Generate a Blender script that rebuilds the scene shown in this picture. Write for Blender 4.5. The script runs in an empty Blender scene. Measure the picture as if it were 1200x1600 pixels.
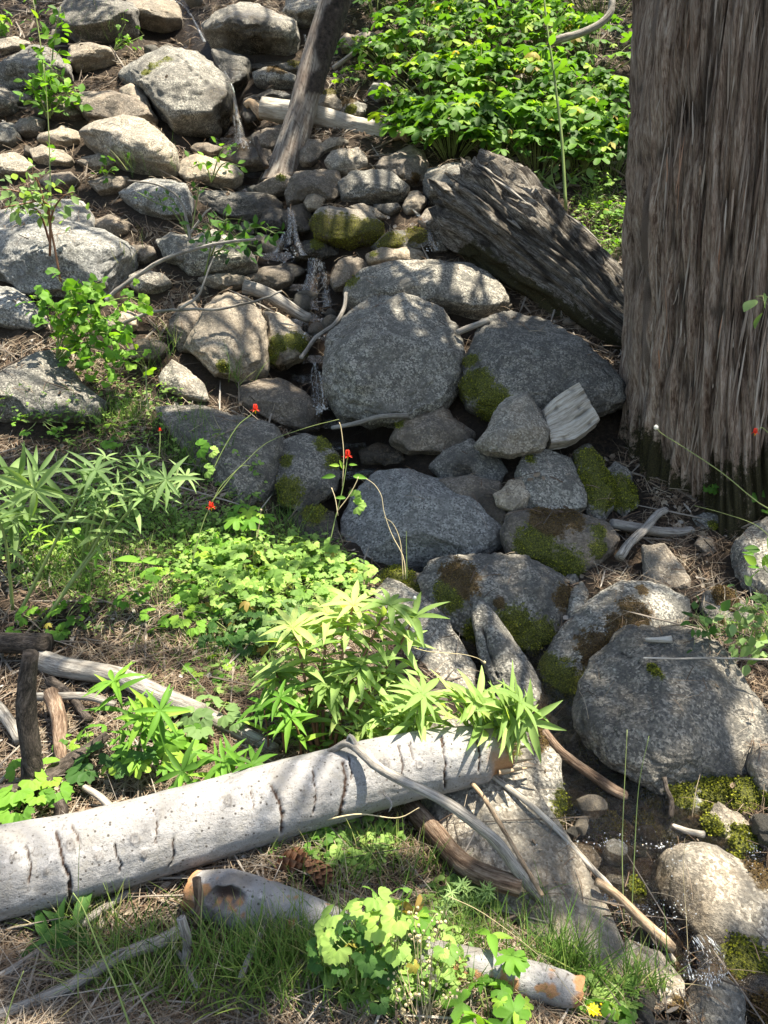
import bpy, bmesh, math, random
import numpy as np
from mathutils import Vector, Matrix
from mathutils.bvhtree import BVHTree

# ------------------------------------------------------------------ camera, light, exposure
scene = bpy.context.scene
PITCH = math.radians(-18.0)
CAM = np.array([0.0, 0.0, 1.55])
F_PX = 1209.0                                   # focal length in pixels of a 1200 x 1600 picture
cam_data = bpy.data.cameras.new('camera')
cam = bpy.data.objects.new('camera', cam_data)
scene.collection.objects.link(cam)
cam.location = CAM
cam.rotation_euler = (math.radians(90) + PITCH, 0, 0)
cam_data.sensor_fit = 'VERTICAL'
cam_data.sensor_height = 24.0
cam_data.lens = F_PX * 24.0 / 1600.0
cam_data.clip_start = 0.05
cam_data.clip_end = 500.0
scene.camera = cam

SUN = np.array([0.30, 0.045, 0.95]); SUN /= np.linalg.norm(SUN)
SUN_EL = math.asin(SUN[2]); SUN_AZ = math.atan2(SUN[0], SUN[1])
world = bpy.data.worlds.new('World'); scene.world = world
world.use_nodes = True
wn = world.node_tree; wn.nodes.clear()
w_out = wn.nodes.new('ShaderNodeOutputWorld'); w_bg = wn.nodes.new('ShaderNodeBackground')
w_sky = wn.nodes.new('ShaderNodeTexSky'); w_sky.sky_type = 'NISHITA'; w_sky.sun_disc = False
w_sky.sun_elevation = SUN_EL; w_sky.sun_rotation = SUN_AZ
w_bg.inputs['Strength'].default_value = 0.112
wn.links.new(w_sky.outputs[0], w_bg.inputs[0]); wn.links.new(w_bg.outputs[0], w_out.inputs[0])
sun_data = bpy.data.lights.new('sun', 'SUN'); sun_data.energy = 5.0
sun_data.angle = math.radians(0.5); sun_data.color = (1.0, 0.985, 0.94)
sun = bpy.data.objects.new('sun', sun_data); scene.collection.objects.link(sun)
sun.location = (3, -1, 9)
sun.rotation_euler = Vector(SUN).to_track_quat('Z', 'Y').to_euler()
scene.view_settings.view_transform = 'Standard'; scene.view_settings.look = 'None'
scene.view_settings.exposure = 1.7; scene.view_settings.gamma = 1.0
scene.view_settings.use_curve_mapping = False
scene.view_settings.use_white_balance = True; scene.view_settings.white_balance_temperature = 7600; scene.view_settings.white_balance_tint = 7

random.seed(7)
RS = np.random.RandomState(11)
COL = scene.collection

# ------------------------------------------------------------------ noise
_perm = np.random.RandomState(3).permutation(256).astype(np.int32)
_perm = np.concatenate([_perm, _perm, _perm])
_g3 = np.array([[1,1,0],[-1,1,0],[1,-1,0],[-1,-1,0],[1,0,1],[-1,0,1],[1,0,-1],[-1,0,-1],
                [0,1,1],[0,-1,1],[0,1,-1],[0,-1,-1],[1,1,0],[0,-1,1],[-1,1,0],[0,-1,-1]], dtype=np.float64)
def perlin(p):
    p = np.asarray(p, dtype=np.float64)
    i = np.floor(p).astype(np.int64); f = p - i; i &= 255
    u = f * f * f * (f * (f * 6 - 15) + 10)
    def gr(dx, dy, dz):
        h = _perm[_perm[_perm[(i[:, 0] + dx)] + i[:, 1] + dy] + i[:, 2] + dz] & 15
        g = _g3[h]
        return g[:, 0] * (f[:, 0] - dx) + g[:, 1] * (f[:, 1] - dy) + g[:, 2] * (f[:, 2] - dz)
    def lerp(a, b, t): return a + t * (b - a)
    x0 = lerp(lerp(gr(0,0,0), gr(1,0,0), u[:,0]), lerp(gr(0,1,0), gr(1,1,0), u[:,0]), u[:,1])
    x1 = lerp(lerp(gr(0,0,1), gr(1,0,1), u[:,0]), lerp(gr(0,1,1), gr(1,1,1), u[:,0]), u[:,1])
    return lerp(x0, x1, u[:,2])
def fbm(p, octs=4, gain=0.5):
    s = 0; a = 1.0; p = np.array(p, dtype=np.float64)
    for o in range(octs):
        s = s + a * perlin(p + 17.3 * o); p = p * 2.03; a *= gain
    return s
def sstep(a, b, x):
    t = np.clip((x - a) / (b - a), 0, 1); return t * t * (3 - 2 * t)

# ------------------------------------------------------------------ camera geometry
CF = np.array([0, math.cos(PITCH), math.sin(PITCH)])
CU = np.array([0, -math.sin(PITCH), math.cos(PITCH)])
CX = np.array([1.0, 0, 0])
def P(px, py, d):
    """the point of the place seen at pixel (px, py), d metres along the view axis"""
    return CAM + CF * d + CX * ((px - 600) / F_PX * d) + CU * ((800 - py) / F_PX * d)
def proj(v):
    r = v - CAM; d = r @ CF
    return 600 + F_PX * (r @ CX) / d, 800 - F_PX * (r @ CU) / d, d

# ------------------------------------------------------------------ mesh helpers
def mk_mesh(name, verts, faces, mat=None, smooth=True, attrs=None):
    verts = np.asarray(verts, dtype=np.float32); faces = np.asarray(faces, dtype=np.int32)
    me = bpy.data.meshes.new(name)
    k = faces.shape[1]; m = faces.shape[0]
    me.vertices.add(len(verts)); me.vertices.foreach_set('co', verts.ravel())
    me.loops.add(m * k); me.loops.foreach_set('vertex_index', faces.ravel())
    me.polygons.add(m); me.polygons.foreach_set('loop_start', np.arange(m, dtype=np.int32) * k)
    me.polygons.foreach_set('loop_total', np.full(m, k, dtype=np.int32))
    me.polygons.foreach_set('use_smooth', np.full(m, smooth, dtype=bool))
    me.update(calc_edges=True)
    if attrs:
        for an, av in attrs.items():
            a = me.attributes.new(an, 'FLOAT', 'POINT'); a.data.foreach_set('value', np.asarray(av, dtype=np.float32))
    if mat: me.materials.append(mat)
    return me
def link(name, me, parent=None, loc=None, **props):
    o = bpy.data.objects.new(name, me); COL.objects.link(o)
    if parent is not None: o.parent = parent
    if loc is not None: o.location = [float(c) for c in loc]
    for k, v in props.items(): o[k] = v
    return o
def empty(name, loc, label, category, group=None):
    o = bpy.data.objects.new(name, None); COL.objects.link(o); o.location = [float(c) for c in loc]
    o.empty_display_size = 0.05
    o['label'] = label; o['category'] = category
    if group: o['group'] = group
    return o
def frames(fwd, up):
    """rotation matrices whose columns are (side, fwd, up)"""
    f = fwd / np.linalg.norm(fwd, axis=1, keepdims=True)
    s = np.cross(f, up); n = np.linalg.norm(s, axis=1, keepdims=True); s = s / np.maximum(n, 1e-6)
    u = np.cross(s, f)
    return np.stack([s, f, u], axis=2)
def scatter_mesh(name, tv, tf, pos, rot, scale, mat, smooth=True, rnd=None):
    tv = np.asarray(tv, float); tf = np.asarray(tf, int); n = len(pos)
    scale = np.asarray(scale, float)
    if scale.ndim == 1: scale = scale[:, None]
    loc = tv[None] * scale[:, None, :]
    v = np.einsum('nij,nkj->nki', rot, loc) + pos[:, None, :]
    f = tf[None] + (np.arange(n) * len(tv))[:, None, None]
    if rnd is None: rnd = RS.rand(n)
    return mk_mesh(name, v.reshape(-1, 3), f.reshape(-1, tf.shape[1]), mat, smooth, {'rnd': np.repeat(rnd, len(tv))})
def join_np(parts):
    """[(verts, quads)] -> one"""
    vs, fs, o = [], [], 0
    for v, f in parts:
        vs.append(v); fs.append(np.asarray(f) + o); o += len(v)
    return np.concatenate(vs), np.concatenate(fs)
def resample(pts, n, radii=None):
    pts = np.asarray(pts, float); k = len(pts)
    # catmull-rom through the points
    t = np.linspace(0, k - 1, n); i = np.clip(np.floor(t).astype(int), 0, k - 2); u = (t - i)[:, None]
    g = lambda j: pts[np.clip(j, 0, k - 1)]
    p0, p1, p2, p3 = g(i - 1), g(i), g(i + 1), g(i + 2)
    p0 = np.where((i == 0)[:, None], 2 * p1 - p2, p0); p3 = np.where((i == k - 2)[:, None], 2 * p2 - p1, p3)
    out = 0.5 * ((2 * p1) + (-p0 + p2) * u + (2 * p0 - 5 * p1 + 4 * p2 - p3) * u**2 + (-p0 + 3 * p1 - 3 * p2 + p3) * u**3)
    if radii is None: return out
    return out, np.interp(t, np.arange(k), np.asarray(radii, float))
def tube_np(pts, radii, nring, nseg, disp=None, ref=(0.13, 0.21, 0.97), squash=1.0):
    """rings along a smooth path; disp(theta, s, centre, dirs) -> radius offset. Returns verts, quads, theta, s"""
    c, r = resample(pts, nring, radii)
    t = np.gradient(c, axis=0); t /= np.linalg.norm(t, axis=1, keepdims=True)
    a = np.cross(t, np.array(ref)); a /= np.linalg.norm(a, axis=1, keepdims=True)
    b = np.cross(a, t)
    th = np.linspace(0, 2 * math.pi, nseg, endpoint=False)
    s = np.concatenate([[0], np.cumsum(np.linalg.norm(np.diff(c, axis=0), axis=1))])
    TH, S = np.meshgrid(th, s); R = np.repeat(r[:, None], nseg, 1)
    D = a[:, None] * np.cos(TH)[..., None] + b[:, None] * (np.sin(TH) * squash)[..., None]
    if disp is not None:
        R = R + disp(TH.ravel(), S.ravel(), (c[:, None] + 0 * D).reshape(-1, 3), R.ravel()).reshape(R.shape)
    V = c[:, None] + D * R[..., None]
    i, j = np.meshgrid(np.arange(nring - 1), np.arange(nseg), indexing='ij')
    j2 = (j + 1) % nseg
    Q = np.stack([i * nseg + j, i * nseg + j2, (i + 1) * nseg + j2, (i + 1) * nseg + j], -1).reshape(-1, 4)
    V = V.reshape(-1, 3)
    # end caps as collapsed rings
    n0 = len(V); V = np.concatenate([V, np.repeat(V[:nseg].mean(0)[None], 1, 0), np.repeat(V[n0 - nseg:].mean(0)[None], 1, 0)])
    jj = np.arange(nseg); k2 = (jj + 1) % nseg
    cap0 = np.stack([k2, jj, np.full(nseg, n0), np.full(nseg, n0)], -1)
    cap1 = np.stack([(nring - 1) * nseg + jj, (nring - 1) * nseg + k2, np.full(nseg, n0 + 1), np.full(nseg, n0 + 1)], -1)
    return V, Q, cap0[:, :3], cap1[:, :3], np.concatenate([TH.ravel(), [0, 0]]), np.concatenate([S.ravel(), [0, s[-1]]])
def tris(q): return np.concatenate([q[:, [0, 1, 2]], q[:, [0, 2, 3]]])
def tube_mesh(name, pts, radii, mat, nring=10, nseg=7, disp=None, squash=1.0, attrs=None, end_mat=None):
    V, Q, c0, c1, th, s = tube_np(pts, radii, nring, nseg, disp, squash=squash)
    o = V[0].copy()
    return V, np.concatenate([tris(Q), c0, c1]), th, s
def stems_np(paths, radii, nseg=5, nring=7):
    parts = []
    for p, r in zip(paths, radii):
        V, Q, c0, c1, _, _ = tube_np(p, r, nring, nseg)
        parts.append((V, np.concatenate([tris(Q), c0, c1])))
    return join_np(parts)
# ------------------------------------------------------------------ materials
class NT:
    def __init__(self, name):
        self.m = bpy.data.materials.new(name); self.m.use_nodes = True
        self.t = self.m.node_tree; self.t.nodes.clear()
        self.out = self.t.nodes.new('ShaderNodeOutputMaterial')
    def n(self, typ, **kw):
        nd = self.t.nodes.new(typ)
        for k, v in kw.items():
            if k in nd.inputs: 
                self.s(nd.inputs[k], v)
            else: setattr(nd, k, v)
        return nd
    def s(self, sock, v):
        if isinstance(v, bpy.types.NodeSocket): self.t.links.new(v, sock)
        else:
            if isinstance(v, (tuple, list)) and len(v) == 3 and sock.type == 'RGBA': v = (*v, 1)
            sock.default_value = v
    def coord(self, which='Object', scale=None, rand=True):
        tc = self.n('ShaderNodeTexCoord'); v = tc.outputs[which]
        if rand:
            oi = self.n('ShaderNodeObjectInfo'); mu = self.n('ShaderNodeMath', operation='MULTIPLY')
            self.s(mu.inputs[0], oi.outputs['Random']); mu.inputs[1].default_value = 37.0
            va = self.n('ShaderNodeVectorMath', operation='ADD'); self.s(va.inputs[0], v); self.s(va.inputs[1], mu.outputs[0]); v = va.outputs[0]
        if scale is not None:
            mp = self.n('ShaderNodeMapping'); self.s(mp.inputs['Vector'], v); mp.inputs['Scale'].default_value = scale; v = mp.outputs[0]
        return v
    def noise(self, v, scale, detail=4, rough=0.6, out=0, dist=0.0):
        nd = self.n('ShaderNodeTexNoise'); self.s(nd.inputs['Vector'], v)
        nd.inputs['Scale'].default_value = scale; nd.inputs['Detail'].default_value = detail
        nd.inputs['Roughness'].default_value = rough; nd.inputs['Distortion'].default_value = dist
        return nd.outputs[out]
    def voro(self, v, scale, feature='F1', out='Distance'):
        nd = self.n('ShaderNodeTexVoronoi', feature=feature); self.s(nd.inputs['Vector'], v); nd.inputs['Scale'].default_value = scale
        return nd.outputs[out]
    def ramp(self, f, stops):
        nd = self.n('ShaderNodeValToRGB'); self.s(nd.inputs[0], f)
        e = nd.color_ramp.elements
        while len(e) > 1: e.remove(e[-1])
        e[0].position = stops[0][0]; c = stops[0][1]; e[0].color = (*c, 1) if not isinstance(c, (int, float)) else (c, c, c, 1)
        for p, c in stops[1:]:
            x = e.new(p); x.color = (*c, 1) if not isinstance(c, (int, float)) else (c, c, c, 1)
        return nd.outputs[0]
    def mix(self, f, a, b, mode='MIX'):
        nd = self.n('ShaderNodeMix', data_type='RGBA', blend_type=mode)
        self.s(nd.inputs[0], f); self.s(nd.inputs[6], a); self.s(nd.inputs[7], b)
        return nd.outputs[2]
    def math(self, op, a, b=0.0, clamp=False):
        nd = self.n('ShaderNodeMath', operation=op); nd.use_clamp = clamp; self.s(nd.inputs[0], a); self.s(nd.inputs[1], b); return nd.outputs[0]
    def attr(self, name, out='Fac'):
        nd = self.n('ShaderNodeAttribute', attribute_name=name); return nd.outputs[out]
    def bump(self, h, strength=0.5, dist=0.01, normal=None):
        nd = self.n('ShaderNodeBump'); self.s(nd.inputs['Height'], h)
        nd.inputs['Strength'].default_value = strength; nd.inputs['Distance'].default_value = dist
        if normal is not None: self.s(nd.inputs['Normal'], normal)
        return nd.outputs[0]
    def principled(self, col, rough=0.8, normal=None, spec=0.3, **kw):
        nd = self.n('ShaderNodeBsdfPrincipled'); self.s(nd.inputs['Base Color'], col); self.s(nd.inputs['Roughness'], rough)
        self.s(nd.inputs['Specular IOR Level'], spec)
        if normal is not None: self.s(nd.inputs['Normal'], normal)
        for k, v in kw.items(): self.s(nd.inputs[k], v)
        return nd.outputs[0]
    def done(self, sh): self.t.links.new(sh, self.out.inputs['Surface']); return self.m

def granite(name, light, dark, speck=0.35, lich=0.4, tan=0.0, contrast=1.0, stain=(0.10, 0.085, 0.07)):
    g = NT(name); v = g.coord()
    big = g.noise(v, 4.0, 3, 0.65)
    mid = g.noise(v, 26.0, 5, 0.75)
    grain = g.noise(v, 150.0, 3, 0.75)
    vo = g.voro(v, 135.0, out='Color')
    vos = g.n('ShaderNodeSeparateColor'); g.s(vos.inputs[0], vo)
    col = g.mix(g.ramp(big, [(0.3, 0), (0.7, 1)]), dark, light)
    col = g.mix(g.ramp(mid, [(0.40, 0.9), (0.56, 0.0)]), col, tuple(c * 0.55 for c in dark))
    # pale crystals and dark mica
    col = g.mix(g.math('MULTIPLY', g.ramp(vos.outputs[0], [(0.55, 0), (0.75, 1)]), 0.55 * contrast), col, tuple(min(1, c * 1.5 + .02) for c in light))
    col = g.mix(g.math('MULTIPLY', g.ramp(vos.outputs[1], [(1 - speck, 0), (1 - speck + .08, 1)]), 0.75), col, (0.05, 0.05, 0.05))
    col = g.mix(g.ramp(grain, [(0.35, 0.35), (0.6, 0)]), col, tuple(c * 0.4 for c in dark))
    # black and grey-green crust lichens, brown stains
    li = g.noise(v, 14.0, 6, 0.8)
    col = g.mix(g.math('MULTIPLY', g.ramp(li, [(0.51, 0), (0.57, 1)]), lich), col, (0.05, 0.05, 0.05))
    l2 = g.noise(v, 15.0, 5, 0.8)
    col = g.mix(g.math('MULTIPLY', g.ramp(l2, [(0.60, 0), (0.66, 1)]), lich * 0.7), col, (0.42, 0.43, 0.38))
    st = g.noise(v, 2.2, 2, 0.6)
    col = g.mix(g.math('MULTIPLY', g.ramp(st, [(0.5, 0), (0.75, 1)]), 0.55), col, stain)
    if tan: col = g.mix(g.math('MULTIPLY', g.ramp(g.noise(v, 6.5, 2), [(0.3, 0.3), (0.65, 1)]), tan), col, (0.42, 0.31, 0.20))
    tone = g.ramp(g.n('ShaderNodeObjectInfo').outputs['Random'], [(0, (0.74, 0.73, 0.72)), (0.5, (0.98, 0.97, 0.95)), (1, (1.12, 1.08, 1.02))])
    col = g.mix(1.0, col, tone, 'MULTIPLY')
    big2 = g.noise(v, 7.0, 4, 0.7)
    col = g.mix(g.ramp(big2, [(0.47, 0), (0.60, 0.55)]), col, tuple(c * 0.5 for c in dark))
    # pits / cracks traced as dark attribute
    ck = g.attr('crack'); col = g.mix(ck, col, (0.02, 0.018, 0.015))
    # water-wet rock
    wet = g.attr('wet'); col = g.mix(wet, col, g.mix(1.0, col, (0.30, 0.27, 0.23), 'MULTIPLY'))
    rough = g.math('SUBTRACT', 0.85, g.math('MULTIPLY', wet, 0.62))
    h = g.math('ADD', g.math('MULTIPLY', mid, 0.9), g.math('ADD', g.math('MULTIPLY', grain, 0.3), 0.0))
    nb = g.bump(h, 1.0, 0.02)
    # moss
    mo = g.attr('moss'); mh = g.attr('mosshue')
    mn = g.noise(v, 38.0, 4, 0.8); mfine = g.noise(v, 170.0, 3, 0.8)
    mask = g.ramp(g.math('ADD', mo, g.math('MULTIPLY', g.math('SUBTRACT', mn, 0.5), 1.6)), [(0.38, 0), (0.55, 1)])
    mg = g.ramp(mfine, [(0.3, (0.018, 0.022, 0.006)), (0.5, (0.09, 0.097, 0.016)), (0.7, (0.30, 0.31, 0.035))])
    mb = g.ramp(mfine, [(0.3, (0.02, 0.014, 0.008)), (0.52, (0.10, 0.06, 0.022)), (0.7, (0.22, 0.15, 0.05))])
    mc = g.mix(mh, mg, mb)
    mbp = g.bump(g.math('ADD', mfine, mn), 1.0, 0.02)
    nd = g.n('ShaderNodeMix', data_type='VECTOR'); g.s(nd.inputs[0], mask); g.s(nd.inputs[4], nb); g.s(nd.inputs[5], mbp)
    col = g.mix(mask, col, mc); rough = g.math('MAXIMUM', rough, g.math('MULTIPLY', mask, 0.9))
    return g.done(g.principled(col, rough, nd.outputs[1], 0.4))
M = {}
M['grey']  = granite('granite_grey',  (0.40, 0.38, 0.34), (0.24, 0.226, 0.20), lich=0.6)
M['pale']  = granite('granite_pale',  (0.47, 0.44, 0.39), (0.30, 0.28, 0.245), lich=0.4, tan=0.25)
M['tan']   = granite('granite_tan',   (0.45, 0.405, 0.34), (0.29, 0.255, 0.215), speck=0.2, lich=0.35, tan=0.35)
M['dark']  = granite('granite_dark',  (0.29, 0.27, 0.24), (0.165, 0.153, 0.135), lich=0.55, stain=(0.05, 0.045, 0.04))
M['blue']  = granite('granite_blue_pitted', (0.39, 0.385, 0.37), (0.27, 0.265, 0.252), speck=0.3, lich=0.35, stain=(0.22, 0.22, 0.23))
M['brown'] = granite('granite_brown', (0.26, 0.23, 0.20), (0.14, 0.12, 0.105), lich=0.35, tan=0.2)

def soil_mat():
    g = NT('forest_soil'); v = g.coord(rand=False)
    n1 = g.noise(v, 3.0, 3, 0.7); n2 = g.noise(v, 60.0, 5, 0.8); n3 = g.noise(v, 300, 1, 0.7)
    col = g.ramp(n2, [(0.3, (0.010, 0.008, 0.006)), (0.5, (0.035, 0.025, 0.018)), (0.62, (0.075, 0.052, 0.036)), (0.75, (0.15, 0.11, 0.078))])
    col = g.mix(g.ramp(n1, [(0.35, 0), (0.65, 0.5)]), col, (0.10, 0.065, 0.04))
    wet = g.attr('wet'); col = g.mix(wet, col, g.mix(1.0, col, (0.28, 0.24, 0.2), 'MULTIPLY'))
    h = g.math('ADD', n2, g.math('MULTIPLY', n3, 0.5))
    return g.done(g.principled(col, g.math('SUBTRACT', 0.9, g.math('MULTIPLY', wet, 0.55)), g.bump(h, 1.0, 0.03), 0.3))
M['soil'] = soil_mat()

def ramp_mat(name, stops, rough=0.75, translucent=0.0, attr='rnd', obj=False, spec=0.3, noise_scale=None, tfac=(1, 1, 1), bump=0.3):
    g = NT(name)
    f = g.n('ShaderNodeObjectInfo').outputs['Random'] if obj else g.attr(attr)
    col = g.ramp(f, stops)
    v = g.coord(rand=False)
    nrm = None
    if noise_scale:
        n = g.noise(v, noise_scale, 5, 0.7)
        col = g.mix(g.ramp(n, [(0.3, 0.55), (0.6, 0)]), col, g.mix(1.0, col, (0.35, 0.33, 0.3), 'MULTIPLY'))
        nrm = g.bump(n, bump, 0.004)
    p = g.principled(col, rough, nrm, spec)
    if translucent:
        tr = g.n('ShaderNodeBsdfTranslucent'); g.s(tr.inputs[0], g.mix(1.0, col, tfac, 'MULTIPLY'))
        mx = g.n('ShaderNodeMixShader'); mx.inputs[0].default_value = translucent
        g.s(mx.inputs[1], p); g.s(mx.inputs[2], tr.outputs[0]); p = mx.outputs[0]
    return g.done(p)
M['needles'] = ramp_mat('pine_needles', [(0, (0.06, 0.036, 0.022)), (0.3, (0.14, 0.088, 0.055)), (0.6, (0.21, 0.155, 0.105)), (0.85, (0.32, 0.265, 0.195)), (1, (0.21, 0.185, 0.155))], 0.6)
M['needles_dark'] = ramp_mat('old_needles', [(0, (0.03, 0.02, 0.013)), (0.5, (0.10, 0.062, 0.04)), (1, (0.21, 0.15, 0.11))], 0.7)
M['litter'] = ramp_mat('leaf_litter', [(0, (0.09, 0.06, 0.04)), (0.4, (0.18, 0.13, 0.09)), (0.75, (0.33, 0.27, 0.21)), (1, (0.44, 0.40, 0.36))], 0.8, 0.15)
def leafm(name, stops, tr=0.46, obj=True, rough=0.58): return ramp_mat(name, stops, rough, tr, obj=obj, spec=0.22, tfac=(1.25, 1.3, 0.5))
M['leaf_bright'] = leafm('leaf_bright', [(0, (0.06, 0.15, 0.02)), (0.4, (0.11, 0.26, 0.035)), (0.8, (0.18, 0.36, 0.05)), (1, (0.29, 0.45, 0.06))])
M['leaf_thimble'] = leafm('leaf_thimbleberry', [(0, (0.035, 0.095, 0.016)), (0.5, (0.085, 0.20, 0.03)), (0.85, (0.15, 0.30, 0.042)), (1, (0.30, 0.43, 0.05))])
M['leaf_lance'] = leafm('leaf_lance', [(0, (0.17, 0.27, 0.075)), (0.4, (0.27, 0.40, 0.13)), (0.8, (0.37, 0.50, 0.18)), (1, (0.45, 0.53, 0.18))])
M['leaf_blue'] = leafm('leaf_blue_green', [(0, (0.11, 0.19, 0.07)), (0.5, (0.19, 0.30, 0.11)), (1, (0.28, 0.40, 0.16))])
M['leaf_columbine'] = leafm('leaf_columbine', [(0, (0.13, 0.25, 0.055)), (0.5, (0.25, 0.40, 0.10)), (1, (0.38, 0.53, 0.14))])
M['leaf_columbine_j'] = leafm('leaf_columbine_mass', [(0, (0.10, 0.19, 0.045)), (0.5, (0.20, 0.33, 0.085)), (1, (0.32, 0.45, 0.13))], obj=False)
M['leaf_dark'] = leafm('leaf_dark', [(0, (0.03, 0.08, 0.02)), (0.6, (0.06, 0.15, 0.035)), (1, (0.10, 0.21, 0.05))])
M['leaf_canopy'] = leafm('leaf_canopy', [(0, (0.03, 0.07, 0.015)), (1, (0.07, 0.14, 0.03))], tr=0.2, obj=False)
M['grass'] = ramp_mat('grass_blades', [(0, (0.05, 0.11, 0.02)), (0.4, (0.11, 0.21, 0.04)), (0.7, (0.22, 0.30, 0.07)), (0.88, (0.42, 0.37, 0.17)), (1, (0.52, 0.45, 0.28))], 0.5, 0.35)
M['stalk'] = ramp_mat('green_stalk', [(0, (0.14, 0.20, 0.06)), (1, (0.24, 0.28, 0.10))], 0.5, 0.0, obj=True)
M['redstalk'] = ramp_mat('red_stalk', [(0, (0.14, 0.06, 0.04)), (1, (0.22, 0.11, 0.06))], 0.5, 0.0, obj=True)
M['straw'] = ramp_mat('dry_straw', [(0, (0.40, 0.32, 0.18)), (1, (0.58, 0.48, 0.30))], 0.7, 0.1, obj=True)
M['red'] = ramp_mat('red_petal', [(0, (0.75, 0.035, 0.02)), (1, (0.85, 0.07, 0.03))], 0.5, 0.25, obj=True)
M['yellow'] = ramp_mat('yellow_petal', [(0, (0.85, 0.50, 0.01)), (1, (0.9, 0.58, 0.02))], 0.5, 0.25, obj=True)
M['white'] = ramp_mat('white_petal', [(0, (0.75, 0.72, 0.62)), (1, (0.8, 0.78, 0.7))], 0.6, 0.2, obj=True)
M['cone'] = ramp_mat('cone_scale', [(0, (0.12, 0.055, 0.03)), (1, (0.26, 0.13, 0.07))], 0.7, obj=True)

def wood(name, c0, c1, c2, stretch=(60, 60, 5), bump=0.7, moss=False, rough=0.85, fine=2.0, dist=0.01, world=False):
    """weathered wood: streaks along the attribute coordinates (around, along)"""
    g = NT(name)
    au, al = g.attr('around'), g.attr('along')
    cb = g.n('ShaderNodeCombineXYZ'); g.s(cb.inputs[0], au); g.s(cb.inputs[2], al)
    oi = g.n('ShaderNodeObjectInfo'); g.s(cb.inputs[1], g.math('MULTIPLY', oi.outputs['Random'], 9))
    mp = g.n('ShaderNodeMapping'); g.s(mp.inputs['Vector'], cb.outputs[0]); mp.inputs['Scale'].default_value = stretch
    n = g.noise(mp.outputs[0], 1.0, 7, 0.7, dist=0.4); n2 = g.noise(mp.outputs[0], 4.5, 4, 0.7)
    v = g.coord(rand=True)
    n3 = g.noise(v, 5.0, 5, 0.6)
    col = g.ramp(g.math('ADD', g.math('MULTIPLY', n, 0.6), g.math('MULTIPLY', n2, 0.4)), [(0.41, c0), (0.5, c1), (0.60, c2)])
    col = g.mix(g.ramp(n3, [(0.4, 0.0), (0.7, 0.5)]), col, tuple(x * 0.55 for x in c1))
    ck = g.attr('crack'); col = g.mix(ck, col, (0.02, 0.015, 0.012))
    nb = g.bump(g.math('ADD', n, g.math('MULTIPLY', n2, 0.5)), bump, dist)
    if moss:
        mo = g.attr('moss'); mn = g.noise(v, 24.0, 8, 0.8); mf = g.noise(v, 150, 4, 0.8)
        mask = g.ramp(g.math('ADD', mo, g.math('MULTIPLY', g.math('SUBTRACT', mn, 0.5), 1.8)), [(0.4, 0), (0.6, 1)])
        col = g.mix(mask, col, g.ramp(mf, [(0.3, (0.012, 0.010, 0.005)), (0.55, (0.040, 0.034, 0.013)), (0.75, (0.10, 0.09, 0.025))]))
    return g.done(g.principled(col, rough, nb, 0.25))
M['cedar'] = wood('cedar_bark', (0.10, 0.058, 0.038), (0.34, 0.245, 0.185), (0.56, 0.46, 0.38), (120, 1, 8.0), 1.0, moss=True, dist=0.02)
M['strip'] = ramp_mat('bark_strips', [(0, (0.06, 0.035, 0.025)), (0.35, (0.18, 0.13, 0.10)), (0.7, (0.29, 0.235, 0.195)), (0.9, (0.38, 0.32, 0.27)), (1, (0.28, 0.14, 0.08))], 0.85)
M['rotten'] = wood('rotten_log_wood', (0.03, 0.024, 0.019), (0.17, 0.145, 0.12), (0.42, 0.385, 0.34), (150, 1, 14.0), 1.0, moss=True, dist=0.02)
M['grey_wood'] = wood('grey_weathered_wood', (0.10, 0.085, 0.07), (0.26, 0.235, 0.21), (0.42, 0.39, 0.35), (90, 1, 7.0), 0.6)
M['tan_wood'] = wood('tan_bare_wood', (0.14, 0.09, 0.055), (0.34, 0.235, 0.15), (0.52, 0.40, 0.28), (90, 1, 9.0), 0.5)
M['white_wood'] = wood('bleached_wood', (0.20, 0.165, 0.13), (0.40, 0.36, 0.31), (0.55, 0.51, 0.46), (80, 1, 6.0), 0.5)
M['dark_bark'] = wood('dark_dead_bark', (0.015, 0.012, 0.01), (0.055, 0.043, 0.035), (0.13, 0.105, 0.09), (60, 1, 20.0), 1.0)
M['red_rot'] = wood('red_rotten_wood', (0.05, 0.03, 0.02), (0.17, 0.11, 0.075), (0.34, 0.255, 0.19), (60, 1, 7.0), 1.0)
M['twig'] = ramp_mat('twigs', [(0, (0.06, 0.045, 0.035)), (0.5, (0.15, 0.12, 0.095)), (1, (0.30, 0.265, 0.23))], 0.8)
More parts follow.
